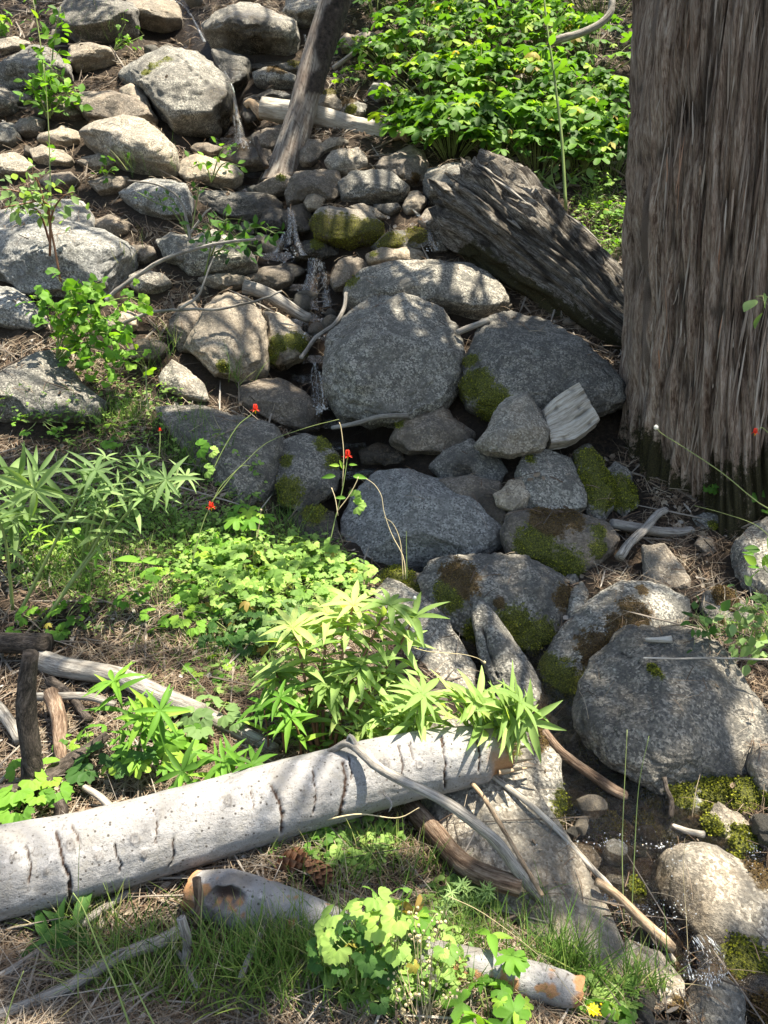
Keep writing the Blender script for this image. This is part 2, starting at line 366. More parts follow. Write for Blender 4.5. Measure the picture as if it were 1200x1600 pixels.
def aspen_mat():
    g = NT('aspen_bark'); v = g.coord(rand=False)
    cb = g.n('ShaderNodeCombineXYZ'); g.s(cb.inputs[0], g.attr('around')); g.s(cb.inputs[2], g.attr('along'))
    a = g.noise(cb.outputs[0], 9.0, 6, 0.65); 
    mp = g.n('ShaderNodeMapping'); g.s(mp.inputs['Vector'], cb.outputs[0]); mp.inputs['Scale'].default_value = (30, 1, 16)
    st = g.noise(mp.outputs[0], 1.0, 6, 0.8)
    f = g.noise(v, 120.0, 5, 0.8)
    bl = g.noise(v, 22.0, 5, 0.75)
    col = g.ramp(a, [(0.3, (0.175, 0.165, 0.16)), (0.5, (0.245, 0.236, 0.235)), (0.7, (0.30, 0.293, 0.295))])
    col = g.mix(g.ramp(st, [(0.36, 0.5), (0.46, 0)]), col, (0.20, 0.185, 0.17))
    col = g.mix(g.ramp(f, [(0.36, 0.85), (0.44, 0)]), col, (0.07, 0.06, 0.05))
    col = g.mix(g.ramp(bl, [(0.36, 0.6), (0.46, 0)]), col, (0.22, 0.205, 0.185))
    col = g.mix(g.ramp(bl, [(0.56, 0), (0.64, 0.6)]), col, (0.42, 0.40, 0.40))
    sp = g.voro(v, 48.0)
    col = g.mix(g.ramp(sp, [(0.10, 0.95), (0.17, 0)]), col, (0.05, 0.042, 0.037))
    col = g.mix(g.attr('scar'), col, (0.09, 0.075, 0.065))
    col = g.mix(g.attr('crack'), col, (0.045, 0.024, 0.016))
    col = g.mix(g.attr('rot'), col, (0.33, 0.17, 0.08))
    h = g.math('ADD', g.math('MULTIPLY', st, 0.6), g.math('MULTIPLY', f, 0.35))
    return g.done(g.principled(col, 0.7, g.bump(g.math('ADD', h, g.math('MULTIPLY', bl, .7)), 0.8, 0.01), 0.3))
M['aspen'] = aspen_mat()
def water_mat(name, foam=0.0, ripple=18.0, strength=1.0, refl=1.0):
    g = NT(name); v = g.coord(rand=False)
    mp = g.n('ShaderNodeMapping'); g.s(mp.inputs['Vector'], v); mp.inputs['Scale'].default_value = (1, 0.6, 0.5) 
    n = g.noise(mp.outputs[0], ripple, 4, 0.6); n2 = g.noise(v, ripple * 6, 3, 0.6)
    nb = g.bump(g.math('ADD', n, g.math('MULTIPLY', n2, 0.4)), strength, 0.05)
    gl = g.n('ShaderNodeBsdfGlossy'); gl.inputs['Roughness'].default_value = 0.06; g.s(gl.inputs['Normal'], nb)
    tr = g.n('ShaderNodeBsdfTransparent'); tr.inputs[0].default_value = (0.72, 0.60, 0.46, 1)
    fr = g.n('ShaderNodeFresnel'); fr.inputs['IOR'].default_value = 1.33; g.s(fr.inputs['Normal'], nb)
    mx = g.n('ShaderNodeMixShader'); g.s(mx.inputs[0], g.math('MULTIPLY', g.math('ADD', fr.outputs[0], 0.08, True), refl)); g.s(mx.inputs[1], tr.outputs[0]); g.s(mx.inputs[2], gl.outputs[0])
    sh = mx.outputs[0]
    if foam:
        mp2 = g.n('ShaderNodeMapping'); g.s(mp2.inputs['Vector'], v); mp2.inputs['Scale'].default_value = (90, 90, 9)
        fn = g.noise(mp2.outputs[0], 1.0, 5, 0.7)
        df = g.n('ShaderNodeBsdfDiffuse'); df.inputs[0].default_value = (0.82, 0.85, 0.88, 1)
        tl = g.n('ShaderNodeBsdfTranslucent'); tl.inputs[0].default_value = (0.82, 0.85, 0.88, 1)
        m1 = g.n('ShaderNodeMixShader'); m1.inputs[0].default_value = 0.5; g.s(m1.inputs[1], df.outputs[0]); g.s(m1.inputs[2], tl.outputs[0])
        m2 = g.n('ShaderNodeMixShader'); g.s(m2.inputs[0], g.ramp(fn, [(0.62 - foam * 0.1, 0), (0.74 - foam * 0.1, 0.7)])); g.s(m2.inputs[1], sh); g.s(m2.inputs[2], m1.outputs[0]); sh = m2.outputs[0]
    return g.done(sh)
M['water'] = water_mat('stream_water', 0, 30, 1.0)
M['fall'] = water_mat('falling_water', 0, 16, 0.5, 0.28)
# ------------------------------------------------------------------ terrain
PY = np.array([-40, -3, 0.0, 1.2, 2.0, 2.8, 3.6, 4.5, 5.4, 7.0, 9.0, 14.0, 30.0, 120.0, 300.0])
PZ = np.array([-3, -.3, -.02, .04, .09, .20, .42, .93, 1.57, 2.68, 4.05, 7.4, 16.0, 40.0, 60.0])
CY = np.array([-40, 0.0, 1.3, 1.7, 2.3, 3.0, 4.0, 5.4, 7.0, 9.0, 30.0])       # creek line
CXX = np.array([9, 1.6, 0.95, .80, .62, .35, -.22, -.60, -1.30, -2.2, -6])
def creek_x(y): return np.interp(y, CY, CXX)
def H0(x, y):
    """smooth ground height"""
    z = np.interp(y, PY, PZ)
    z = (z + np.interp(y - .35, PY, PZ) + np.interp(y + .35, PY, PZ)) / 3
    c = x - creek_x(y)
    near = sstep(-.5, .5, y) * (1 - sstep(11, 16, y))
    z = z - near * 0.16 * np.exp(-(c / 0.38) ** 2)
    z = z + near * 0.10 * sstep(-.45, -1.1, c) * (1 - sstep(3.2, 4.5, y))       # left bank
    z = z + near * 0.04 * sstep(.9, 1.8, c)
    return z
def Hn(x, y):
    x = np.asarray(x, float); y = np.asarray(y, float)
    p = np.stack([x, y, 0 * x], -1).reshape(-1, 3)
    n = 0.05 * fbm(p * 1.7, 4) + 0.018 * fbm(p * 8 + 5, 3)
    return H0(x, y) + n.reshape(x.shape)
def ground_d(px, py, f=H0):
    """view-axis distance at which the ray through a pixel meets the ground"""
    px = np.atleast_1d(np.asarray(px, float)); py = np.atleast_1d(np.asarray(py, float)) + 0 * px
    px = px + 0 * py
    dr = CF[None] + CX[None] * ((px - 600) / F_PX)[:, None] + CU[None] * ((800 - py) / F_PX)[:, None]
    lo = np.full(len(px), .6); hit = np.zeros(len(px), bool); hi = np.full(len(px), 60.0)
    d = .7
    while d < 60:
        q = CAM + dr * d; below = (q[:, 2] < f(q[:, 0], q[:, 1])) & ~hit
        hi[below] = d; hit |= below; lo[~hit] = d
        d *= 1.02
        if hit.all(): break
    for _ in range(14):
        m = (lo + hi) / 2; q = CAM + dr * m[:, None]; b = q[:, 2] < f(q[:, 0], q[:, 1])
        hi = np.where(b, m, hi); lo = np.where(b, lo, m)
    return (lo + hi) / 2
def gd(px, py): return float(ground_d([px], [py])[0])
def gp(px, py, lift=0.0):
    q = P(px, py, gd(px, py)); q[2] = float(Hn(q[0], q[1])) + lift; return q

def build_ground():
    ny, nx = 430, 350
    t = np.linspace(0, 1, ny)
    y = np.concatenate([[-300, -60, -12, -4, -1.5, -.4], 0.3 * (10.0 / 0.3) ** np.linspace(0, 1, ny), [11, 12.5, 15, 19, 25, 35, 60, 120, 300]])
    u = np.linspace(-1, 1, nx); hw = 0.9 + 0.62 * np.abs(y)
    X = u[None] * hw[:, None]; Y = np.repeat(y[:, None], nx, 1)
    # outer skirts so the sheet reaches the horizon
    for k, w in ((1, 4), (2, 25), (3, 300)):
        X = np.concatenate([X[:, :1] - (w if k < 3 else 300), X, X[:, -1:] + (w if k < 3 else 300)], 1)
        Y = np.concatenate([Y[:, :1], Y, Y[:, -1:]], 1)
    Z = Hn(X, Y)
    n, m = X.shape
    i, j = np.meshgrid(np.arange(n - 1), np.arange(m - 1), indexing='ij')
    Q = np.stack([i * m + j, i * m + j + 1, (i + 1) * m + j + 1, (i + 1) * m + j], -1).reshape(-1, 4)
    V = np.stack([X, Y, Z], -1).reshape(-1, 3)
    c = np.abs(V[:, 0] - creek_x(V[:, 1]))
    wet = (1 - sstep(.18, .5, c + .12 * perlin(V * 5))) * (np.abs(V[:, 1]) < 12)
    link('ground', mk_mesh('ground', V, Q, M['soil'], True, {'wet': wet}), kind='structure')
    return V, tris(Q)
GV, GF = build_ground()

# ------------------------------------------------------------------ rocks
_ico = {}
def ico(n):
    if n not in _ico:
        bm = bmesh.new(); bmesh.ops.create_icosphere(bm, subdivisions=n, radius=1.0)
        v = np.array([x.co[:] for x in bm.verts]); f = np.array([[q.index for q in p.verts] for p in bm.faces]); bm.free()
        _ico[n] = (v, f)
    return _ico[n]
SOLID = [(GV, GF)]              # everything that litter can lie on / shade is cast on
def seg_dist(px, py, line):
    best = np.full(len(px), 1e9)
    for (ax, ay), (bx, by) in zip(line[:-1], line[1:]):
        dx, dy = bx - ax, by - ay; L = dx * dx + dy * dy + 1e-9
        t = np.clip(((px - ax) * dx + (py - ay) * dy) / L, 0, 1)
        best = np.minimum(best, np.hypot(px - ax - t * dx, py - ay - t * dy))
    return best
_rk = [0]
TUFT_V = np.array([(0, 0, -.3), (.5, .2, .5), (.1, .6, .6), (-.5, .3, .5), (-.55, -.25, .6), (0, -.6, .45), (.45, -.4, .6), (0, 0, .9)], float)
TUFT_F = np.array([(0, 1, 2), (0, 2, 3), (0, 3, 4), (0, 4, 5), (0, 5, 6), (0, 6, 1), (7, 1, 4), (7, 2, 5)])
M['moss_tuft'] = ramp_mat('moss_tufts', [(0, (0.035, 0.045, 0.010)), (0.18, (0.11, 0.12, 0.02)), (0.40, (0.36, 0.37, 0.04)), (0.55, (0.06, 0.04, 0.02)), (0.8, (0.14, 0.085, 0.03)), (1, (0.22, 0.15, 0.05))], 0.9, 0.15)
def rock(label, poly, mat='grey', T=0.72, e=0.72, fac=5, moss=(), wet=(), cracks=(), off=0.0, rough=1.0, cat=None, seed=None, sub=None, d=None, by=None, fdepth=0.74, lean=0.55, sharp=False):
    """a boulder: its outline in the picture, its distance from where it meets the ground, its own depth and facets"""
    _rk[0] += 1; seed = seed if seed is not None else _rk[0] * 7 + 3
    rs = np.random.RandomState(seed)
    poly = np.array(poly, float); poly = poly.mean(0) + (poly - poly.mean(0)) * (1.07 if poly[:, 1].mean() < 640 and np.ptp(poly[:, 0]) < 110 else 1.035); fac += 2
    x, y = poly[:, 0], poly[:, 1]; x2, y2 = np.roll(x, -1), np.roll(y, -1)
    A = (x * y2 - x2 * y).sum() / 2; cx = ((x + x2) * (x * y2 - x2 * y)).sum() / (6 * A); cy = ((y + y2) * (x * y2 - x2 * y)).sum() / (6 * A)
    size = math.sqrt(abs(A) / math.pi)
    # outline as radius by angle
    na = 240; th = np.linspace(-math.pi, math.pi, na, endpoint=False)
    R = np.zeros(na)
    for k in range(len(poly)):
        ax, ay = poly[k] - (cx, cy); bx, by_ = poly[(k + 1) % len(poly)] - (cx, cy)
        ex, ey = bx - ax, by_ - ay
        ct, st = np.cos(th), -np.sin(th)                 # picture y runs down
        den = ct * ey - st * ex
        with np.errstate(divide='ignore', invalid='ignore'):
            r = (ax * ey - ay * ex) / den; s = (ax * st - ay * ct) / den
        ok = (np.abs(den) > 1e-9) & (s >= -1e-6) & (s <= 1 + 1e-6) & (r > 0)
        R = np.where(ok, np.maximum(R, r), R)
    R[R == 0] = size
    if sharp: e = 0.9
    w = 1 if sharp else 4 if fac < 7 else 2
    ker = np.exp(-np.linspace(-2, 2, 2 * w + 1) ** 2); ker /= ker.sum()
    Rs = sum(ker[k] * np.roll(R, k - w) for k in range(2 * w + 1))
    bot = poly[:, 1].max(); bcx = poly[poly[:, 1] > bot - 0.15 * (bot - poly[:, 1].min())][:, 0].mean()
    dg = gd(np.clip(bcx, -60, 1260), (by if by is not None else bot) - 0.06 * size)
    if d is None: d = dg
    Tm = T * size / F_PX * d
    top = poly[:, 1].min(); hb = (bot - cy) / F_PX * d; ht = (bot - top) / F_PX * d
    gs = np.clip((gd(np.clip(cx, -60, 1260), max(top, bot - 260)) - gd(np.clip(cx, -60, 1260), bot)) / (min(260, bot - top) / F_PX * d), 0, 2.2) * lean
    up_ = poly[:, 1].mean() < 640 and off == 0
    dc = d + (0.02 if up_ else 0.18) * Tm + gs * hb * (.75 if up_ else 1) - off - (.03 if up_ else 0)
    n = sub or (6 if size > 92 else 5 if size > 30 else 4)
    v, f = ico(n)
    u_, v_, w_ = v[:, 0].copy(), v[:, 1].copy(), v[:, 2].copy()
    s = np.sqrt(u_ ** 2 + v_ ** 2); ang = np.arctan2(v_, u_)
    rr = np.interp(ang, np.append(th, math.pi), np.append(Rs, Rs[0]))
    ss = s ** e; ww = np.sign(w_) * np.abs(w_) ** e
    N = np.stack([np.cos(ang) * ss, np.sin(ang) * ss, ww], -1)      # unit-ish shape
    # planar facets on the sides one sees
    for k in range(fac):
        q = rs.normal(size=3) * (0.75, 0.7, 0.4); q[2] = abs(q[2]) + 0.62
        if k % 3 == 0: q[1] = abs(q[1]) + .3
        q /= np.linalg.norm(q); d0 = fdepth + rs.rand() * 0.16
        over = np.maximum(N @ q - d0, 0)
        N = N - over[:, None] * q[None] * 0.93
    # relief
    nz = N * 1.3 + rs.rand(3) * 50
    am = rough * (0.07 * fbm(nz, 3) + 0.032 * fbm(nz * 4.2, 4, 0.65))
    rid = 1 - np.abs(perlin(nz * 2.1 + 9)); am = am - rough * 0.035 * np.maximum(rid - 0.9, 0) * 8 * (w_ > -.3)
    N = N * (1 + am)[:, None]
    # radial stretch by outline, in picture units, then out into the place
    k3 = np.stack([N[:, 0] * rr, N[:, 1] * rr, N[:, 2] * T * size], -1)
    px = cx + k3[:, 0]; py = cy - k3[:, 1]
    q = k3 / F_PX * dc
    c0 = P(cx, cy, dc)
    W = c0 + q[:, :1] * CX + q[:, 1:2] * CU - q[:, 2:3] * CF + (q[:, 1:2] * gs) * CF
    back = np.clip(-w_, 0, 1)[:, None]; W = W - np.array([0, 0, 1.0]) * back * 0.35 * size / F_PX * dc      # the hidden side goes down into the bank
    front = (w_ > -0.1)
    at = {}
    mo = np.zeros(len(W)); mh = np.zeros(len(W))
    for mx, my, mr, *hue in moss:
        a = np.exp(-((np.hypot(px - mx, py - my) / mr) ** 2) * 0.9)
        mh = np.where(a > mo, hue[0] if hue else 0.0, mh); mo = np.maximum(mo, a)
    mo = mo * front; at['moss'] = mo; at['mosshue'] = mh
    we = np.zeros(len(W))
    for mx, my, mr in wet: we = np.maximum(we, np.clip(1.6 * np.exp(-((np.hypot(px - mx, py - my) / mr) ** 2)), 0, 1))
    at['wet'] = we
    ck = np.zeros(len(W))
    ppm = F_PX / dc
    for line, wd in cracks:
        dd = seg_dist(px + 3 * perlin(N * 9), py + 3 * perlin(N * 9 + 7), line); a = np.exp(-(dd / wd) ** 2) * front
        ck = np.maximum(ck, a); W = W + (CF * 1.0)[None] * (a * wd * 1.6 / ppm)[:, None]
    at['crack'] = sstep(.45, .9, ck)
    # moss cushions stand proud
    if moss:
        b = perlin(W * 38) * .5 + .5
        nrm = (W - c0); nrm /= np.linalg.norm(nrm, axis=1, keepdims=True) + 1e-9
        W = W + nrm * (sstep(.35, .8, mo) * (0.004 + 0.013 * b))[:, None]
    tuft = None
    if moss:
        nn_ = W - c0; nn_ /= np.linalg.norm(nn_, axis=1, keepdims=True) + 1e-9
        mk = (mo + .35 * perlin(W * 26)) > .52; ids = np.where(mk & (at['crack'] < .3))[0]
        if len(ids) > 8:
            nt_ = int(min(2600, 90 + len(ids) * 2.4)); pick = rs.choice(ids, nt_); tuft = (W[pick] - c0 + rs.normal(0, .0035, (nt_, 3)) , nn_[pick], mh[pick])
    SOLID.append((W, f))
    base = W[np.argmin(W[:, 2])]
    me = mk_mesh('rock', W - c0, f, M[mat], True, at)
    cat = cat or ('boulder' if size > 38 else 'stone')
    o = link('boulder' if cat == 'boulder' else 'stone', me, loc=c0, label=label, category=cat)
    if tuft:
        p_, n_, h_ = tuft; k_ = len(p_); hue = np.clip(h_ * .55 + rs.uniform(0, .42, k_), 0, 1)
        link('moss', scatter_mesh('moss', TUFT_V, TUFT_F, p_, frames(rs.normal(size=(k_, 3)), n_ + rs.normal(0, .3, (k_, 3))), rs.uniform(.0026, .0062, k_), M['moss_tuft'], False, hue), o, kind='stuff')
    return o
# ------------------------------------------------------------------ the boulders and stones of the creek, one by one
# top of the slope
rock('dark rounded boulder cut by the top edge above the tan wedge stone', [(100,-8),(150,-30),(205,-15),(213,20),(216,45),(190,70),(140,80),(105,55)], 'dark')
rock('smooth tan boulder at the top between the dark one and the creek', [(198,-5),(225,-40),(262,-20),(280,12),(289,45),(268,60),(215,55)], 'tan')
rock('big dark speckled boulder jutting over the upper creek', [(318,35),(326,8),(360,-18),(410,-12),(445,15),(466,45),(468,78),(452,96),(400,95),(350,72),(322,56)], 'grey', wet=[(390,95,40)], cracks=[])
rock('grey boulder half hidden behind the top of the leaning dead trunk', [(445,-20),(515,-25),(520,20),(505,50),(470,50),(448,35)], 'grey')
rock('large cracked boulder with a moss line beside the upper waterfall', [(177,90),(200,64),(250,48),(295,50),(325,78),(352,118),(368,165),(366,192),(345,217),(292,230),(262,200),(235,160),(182,112)], 'grey', fac=6, rough=1.1, wet=[(362,190,24)],
     cracks=[([(285,98),(300,120),(318,150),(350,178),(366,186)],1.8),([(285,98),(265,118),(245,140),(238,156)],2.2)], moss=[(272,114,8),(254,128,9),(244,142,9)])
rock('smooth egg-shaped dark stone leaning on the right of the cracked boulder', [(329,74),(352,65),(380,77),(392,104),(388,135),(368,152),(350,140),(342,108)], 'dark', cat='boulder', wet=[(375,140,22)], fac=2)
rock('tan wedge-shaped stone wedged above the gap left of the cracked boulder', [(110,78),(122,55),(140,52),(168,70),(180,90),(160,103),(125,117),(112,108)], 'tan', cracks=[([(142,60),(150,74),(140,72)],1.5)])
rock('tall upright grey slab behind the small leafy bush at upper left', [(8,132),(20,80),(33,42),(50,43),(72,62),(100,88),(115,125),(70,145),(20,147)], 'grey', fac=8, sharp=True)
rock('dark wedge of rock at the left edge below the upright slab', [(-30,115),(2,122),(28,165),(24,178),(-10,186),(-30,180)], 'dark', fac=8)
rock('broad brown ledge under the tan wedge stone', [(118,132),(165,128),(205,140),(240,180),(250,200),(200,205),(150,195),(110,165)], 'brown', T=.6)
rock('narrow tan hump squeezed against the left flank of the cracked boulder', [(180,128),(198,115),(215,125),(232,155),(245,188),(225,185),(195,160)], 'tan')
rock('big pale loaf-shaped boulder with grass at its foot', [(122,185),(132,170),(175,161),(215,178),(255,210),(278,240),(286,268),(278,284),(240,278),(190,262),(150,232),(124,208)], 'pale', fac=3, T=.8)
rock('sunlit pale stone at the foot of the upper waterfall', [(284,250),(300,236),(335,238),(362,255),(378,275),(365,292),(300,292),(284,278)], 'tan')
rock('flat tan stone above the needles left of the loaf boulder', [(62,208),(90,193),(118,200),(123,220),(95,232),(66,226)], 'tan', fac=7)
rock('long flat tan stone half buried in needles', [(44,232),(62,223),(95,232),(118,252),(108,262),(60,256)], 'tan', fac=7)
rock('low pale slab at the left edge among needles', [(-20,238),(20,234),(52,258),(45,276),(-20,282)], 'pale', fac=7)
rock('small dark stone at left edge above the pale slab', [(-20,188),(12,184),(32,214),(22,230),(-20,228)], 'grey')
rock('lumpy brown stone just right of the small dark edge stone', [(26,186),(45,175),(66,185),(64,208),(40,215),(28,205)], 'brown')
rock('brown stone on the needle ledge just above the long blue-grey slab', [(138,284),(165,271),(200,276),(192,298),(158,304)], 'brown', fac=6)
rock('blue-grey flat boulder under the loaf boulder with thin shrub twigs across it', [(184,298),(205,278),(245,268),(285,282),(300,310),(302,348),(260,345),(215,328)], 'blue', fac=7)
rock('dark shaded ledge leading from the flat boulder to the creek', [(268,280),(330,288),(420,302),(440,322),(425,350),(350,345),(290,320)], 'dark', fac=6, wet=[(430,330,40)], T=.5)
rock('back part of the big left slab in shade', [(-30,345),(20,320),(75,300),(118,304),(140,335),(146,370),(80,395),(-10,390)], 'blue', fac=8, rough=.7)
rock('huge blue-grey slab with a sunlit top at the left', [(-40,350),(30,335),(90,330),(150,350),(208,384),(212,405),(196,430),(180,462),(120,468),(60,470),(25,440),(-40,420)], 'blue', fac=9, T=.7, e=.62, rough=.7, cracks=[([(122,420),(138,415),(146,400),(158,398)],1.0),([(146,415),(152,402)],.8)], sharp=True)
rock('small brownish stone right of the big slab on brown needles', [(146,342),(165,331),(200,345),(200,366),(178,372),(156,362)], 'brown')
rock('flat grey stone in shade behind the long bare twig', [(242,372),(262,358),(290,362),(300,385),(292,418),(262,408)], 'grey', fac=6)
rock('wide grey slab in shade above the sunlit knobbly boulder', [(285,372),(330,350),(370,372),(398,400),(400,418),(350,432),(300,430),(275,410)], 'grey', fac=6, T=.6)
rock('left shoulder stone darker than the sunlit knobbly boulder it touches', [(266,500),(275,470),(296,462),(312,490),(304,545),(285,548),(270,530)], 'brown')
rock('sunlit knobbly pale boulder in front of the needle bank', [(300,480),(318,455),(350,446),(388,466),(412,500),(419,550),(416,578),(385,597),(345,592),(315,560),(292,545)], 'tan', fac=5, rough=1.4, cracks=[([(308,470),(306,500),(296,530)],1.5)], moss=[(362,584,10)])
rock('pale stone with a thick moss cushion on its creek side', [(408,478),(432,480),(465,508),(484,530),(476,556),(440,576),(412,560)], 'tan', moss=[(465,540,18),(440,545,16),(425,560,16),(480,548,14)], wet=[(440,572,14)])
rock('bright cream stone on the needles below the knobbly boulder', [(250,588),(264,560),(290,575),(318,600),(328,626),(292,622),(256,606)], 'pale', fac=8, sharp=True)
rock('small tan slab hidden behind the bright leafy shrub', [(165,495),(190,484),(212,490),(214,510),(190,520),(168,512)], 'tan')
rock('blue-grey slab poking in at the left edge above the pointed boulder', [(-30,440),(18,445),(58,478),(80,505),(62,520),(-30,500)], 'blue', fac=7)
rock('pointed grey boulder sunlit on its left beside the grass', [(-40,605),(0,580),(38,548),(60,538),(82,552),(110,582),(168,625),(158,655),(70,660),(-40,650)], 'grey', fac=7, rough=.8, sharp=True)
rock('flat-topped brown-grey block beside the lower waterfall', [(371,602),(398,589),(450,587),(472,605),(503,645),(500,672),(465,672),(420,655),(374,632)], 'brown', fac=8, e=.6, T=.65, wet=[(500,665,18)], sharp=True)
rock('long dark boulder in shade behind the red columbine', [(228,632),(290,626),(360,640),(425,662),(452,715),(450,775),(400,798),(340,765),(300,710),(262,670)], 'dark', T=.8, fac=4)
rock('dark mossy boulder right of the long dark one', [(438,684),(470,675),(500,684),(528,710),(526,765),(485,800),(446,790),(432,730)], 'dark', moss=[(455,770,26),(505,690,16),(520,720,14),(450,720,12)], off=.05, wet=[(500,790,30)])
rock('large upright grey boulder in the centre of the creek', [(512,575),(520,520),(540,472),(570,455),(610,450),(650,455),(690,475),(712,515),(721,565),(715,612),(690,645),(640,664),(585,668),(530,650),(508,610)], 'grey', fac=3, T=.85, e=.8)
rock('long low boulder lying behind the central boulder', [(540,450),(568,420),(620,404),(690,401),(735,405),(770,438),(792,470),(785,487),(740,498),(690,490),(600,490),(550,480)], 'grey', fac=4, moss=[(548,440,14)])
rock('great rounded dark boulder against the rotten log', [(722,600),(730,560),(756,500),(795,480),(850,488),(900,522),(940,572),(966,612),(958,642),(900,662),(830,665),(765,660),(730,640)], 'dark', fac=-1, T=.8, moss=[(738,610,26),(760,640,26),(732,570,12)], cracks=[([(905,570),(922,590),(935,615)],1.6)])
rock('pale angular rock perched beside the split wood', [(734,694),(757,665),(800,612),(822,602),(840,608),(852,640),(856,672),(845,702),(795,712),(755,706)], 'pale', fac=9, e=.62, T=.6, off=.30, sharp=True)
rock('small mossy-topped stone at the foot of the central boulder', [(610,688),(628,652),(680,626),(705,640),(744,672),(735,696),(700,706),(640,706)], 'brown', fac=6, moss=[(625,665,8)], off=.05)
rock('dark wet stone under the pale angular rock', [(670,728),(695,702),(738,686),(775,705),(792,740),(770,760),(700,755)], 'dark', off=.04, wet=[(720,740,20)])
rock('round grey stone with a moss tuft under the perched rock', [(808,735),(828,702),(860,697),(898,714),(912,750),(906,795),(860,806),(815,792)], 'grey', moss=[(832,718,8)], off=.05, fac=5)
rock('small pale pink stone resting between the pitted boulder and the round stone', [(771,772),(798,749),(820,749),(837,772),(824,792),(800,801),(776,790)], 'tan', off=.12, fac=7, sharp=True)
rock('brown wet rock between the pitted boulder and the small pink stone', [(690,748),(740,740),(782,752),(800,790),(790,830),(740,800),(700,770)], 'brown', wet=[(760,790,25)])
rock('narrow mossy rock in the dark gap left of the cedar roots', [(905,705),(930,690),(950,720),(955,790),(930,815),(905,800)], 'dark', moss=[(930,760,40),(925,720,25)])
rock('short mossy stone against the foot of the cedar', [(950,735),(970,718),(990,738),(988,790),(965,806),(950,790)], 'dark', moss=[(965,770,30)])
rock('wide flat blue-grey boulder full of dark pits', [(538,860),(536,810),(555,768),(588,738),(640,730),(700,744),(755,782),(790,822),(786,852),(740,874),(660,884),(600,896),(556,888)], 'blue', fac=2, T=.55, e=.66, rough=.6, off=.02)
rock('rounded boulder with orange and green moss below the small pink stone', [(786,835),(798,802),(845,794),(905,798),(948,818),(963,842),(940,868),(902,895),(850,895),(800,875)], 'brown', fac=4, moss=[(830,850,34),(850,815,30,1),(920,855,16),(890,810,22,1),(925,830,14),(870,880,30)])
rock('dark lichened boulder with moss on its left and lower face', [(655,905),(690,874),(750,867),(825,873),(876,900),(890,945),(872,992),(825,1014),(765,1008),(700,975),(664,940)], 'dark', fac=5, moss=[(715,905,32,1),(700,925,26),(790,975,40),(830,985,30),(740,980,25),(875,930,22,1),(772,935,10,1)])
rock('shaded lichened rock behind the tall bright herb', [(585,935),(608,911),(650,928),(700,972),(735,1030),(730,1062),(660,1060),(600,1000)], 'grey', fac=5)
rock('dark wet mossy stone below the pitted boulder', [(560,895),(620,890),(665,900),(668,940),(640,960),(590,930)], 'dark', moss=[(620,905,30),(650,930,20)], wet=[(600,920,60)])
rock('thin upright fin of grey rock standing in the creek', [(744,965),(752,946),(765,945),(780,962),(805,1000),(832,1045),(852,1092),(845,1120),(800,1100),(765,1062),(750,1020)], 'grey', fac=6, T=.8, e=.7, off=.03, cracks=[([(757,985),(764,1020),(772,1050)],2.0)], sharp=True)
rock('small jagged grey stone between two mossy boulders', [(884,965),(890,925),(916,905),(923,930),(908,968)], 'grey', fac=8, off=.02, sharp=True)
rock('long boulder with a band of orange and bright green moss', [(836,1042),(868,1000),(915,952),(985,918),(1045,920),(1080,940),(1075,968),(1040,1000),(970,1035),(925,1072),(880,1092),(846,1078)], 'grey', fac=3, T=.7, moss=[(865,1050,32),(900,1060,30),(920,1010,34,1),(960,985,32,1),(985,960,26,1),(1010,925,10,1),(850,1030,18)])
rock('pale upright block with a flat top standing on red needles', [(1004,908),(1014,855),(1048,850),(1060,875),(1071,903),(1066,918),(1030,918)], 'tan', fac=6, e=.5, T=.7, off=.03, sharp=True)
rock('huge dark granite boulder on the right beside the pool', [(902,1115),(922,1070),(965,1015),(1005,990),(1060,992),(1105,990),(1140,1010),(1160,1065),(1188,1130),(1197,1185),(1172,1215),(1100,1228),(1030,1222),(955,1188),(912,1155)], 'dark', fac=5, T=.8, rough=1.1, cracks=[([(985,1028),(1005,1040),(1022,1038),(1030,1012)],2.2)], moss=[(1018,1045,9)])
rock('boulder cut by the right edge above the leafy sprig', [(1150,895),(1162,852),(1200,816),(1260,800),(1260,930),(1190,940),(1158,918)], 'grey', fac=5, moss=[(1190,930,18,1)])
rock('small dark stone with rust moss below the upright block', [(1098,950),(1112,925),(1150,922),(1170,955),(1150,985),(1108,980)], 'dark', moss=[(1135,935,20,1),(1120,970,10,1)], fac=6)
rock('low grey stone at the right of the weathered board under the cedar', [(1086,808),(1105,800),(1132,802),(1140,820),(1115,832),(1090,825)], 'grey', moss=[(1108,820,8)])
rock('small jagged stone half buried in needles near the cedar foot', [(1086,850),(1100,835),(1116,842),(1118,862),(1100,868)], 'brown', fac=7)
# foreground
rock('long smooth granite slab running under the end of the white log', [(655,1235),(700,1180),(790,1195),(835,1245),(885,1310),(922,1370),(942,1435),(940,1505),(890,1520),(825,1505),(770,1440),(715,1370),(670,1300)], 'pale', fac=4, T=.5, e=.6, rough=.6, off=.10, lean=.8)
rock('mossy lichened boulder at the broken end of the white log', [(762,1165),(800,1138),(850,1148),(878,1195),(884,1262),(868,1300),(835,1290),(790,1240)], 'grey', T=.7, moss=[(868,1245,24),(872,1280,20),(800,1170,16),(850,1160,20,1)], fac=5, rough=1.5)
rock('smooth grey boulder in the pool with water running over its left side', [(1030,1395),(1055,1355),(1085,1341),(1125,1340),(1175,1358),(1230,1390),(1230,1490),(1165,1500),(1095,1475),(1050,1430)], 'pale', fac=2, wet=[(1050,1400,46),(1080,1460,50),(1120,1480,40)], moss=[(1190,1370,16,1)], T=.8)
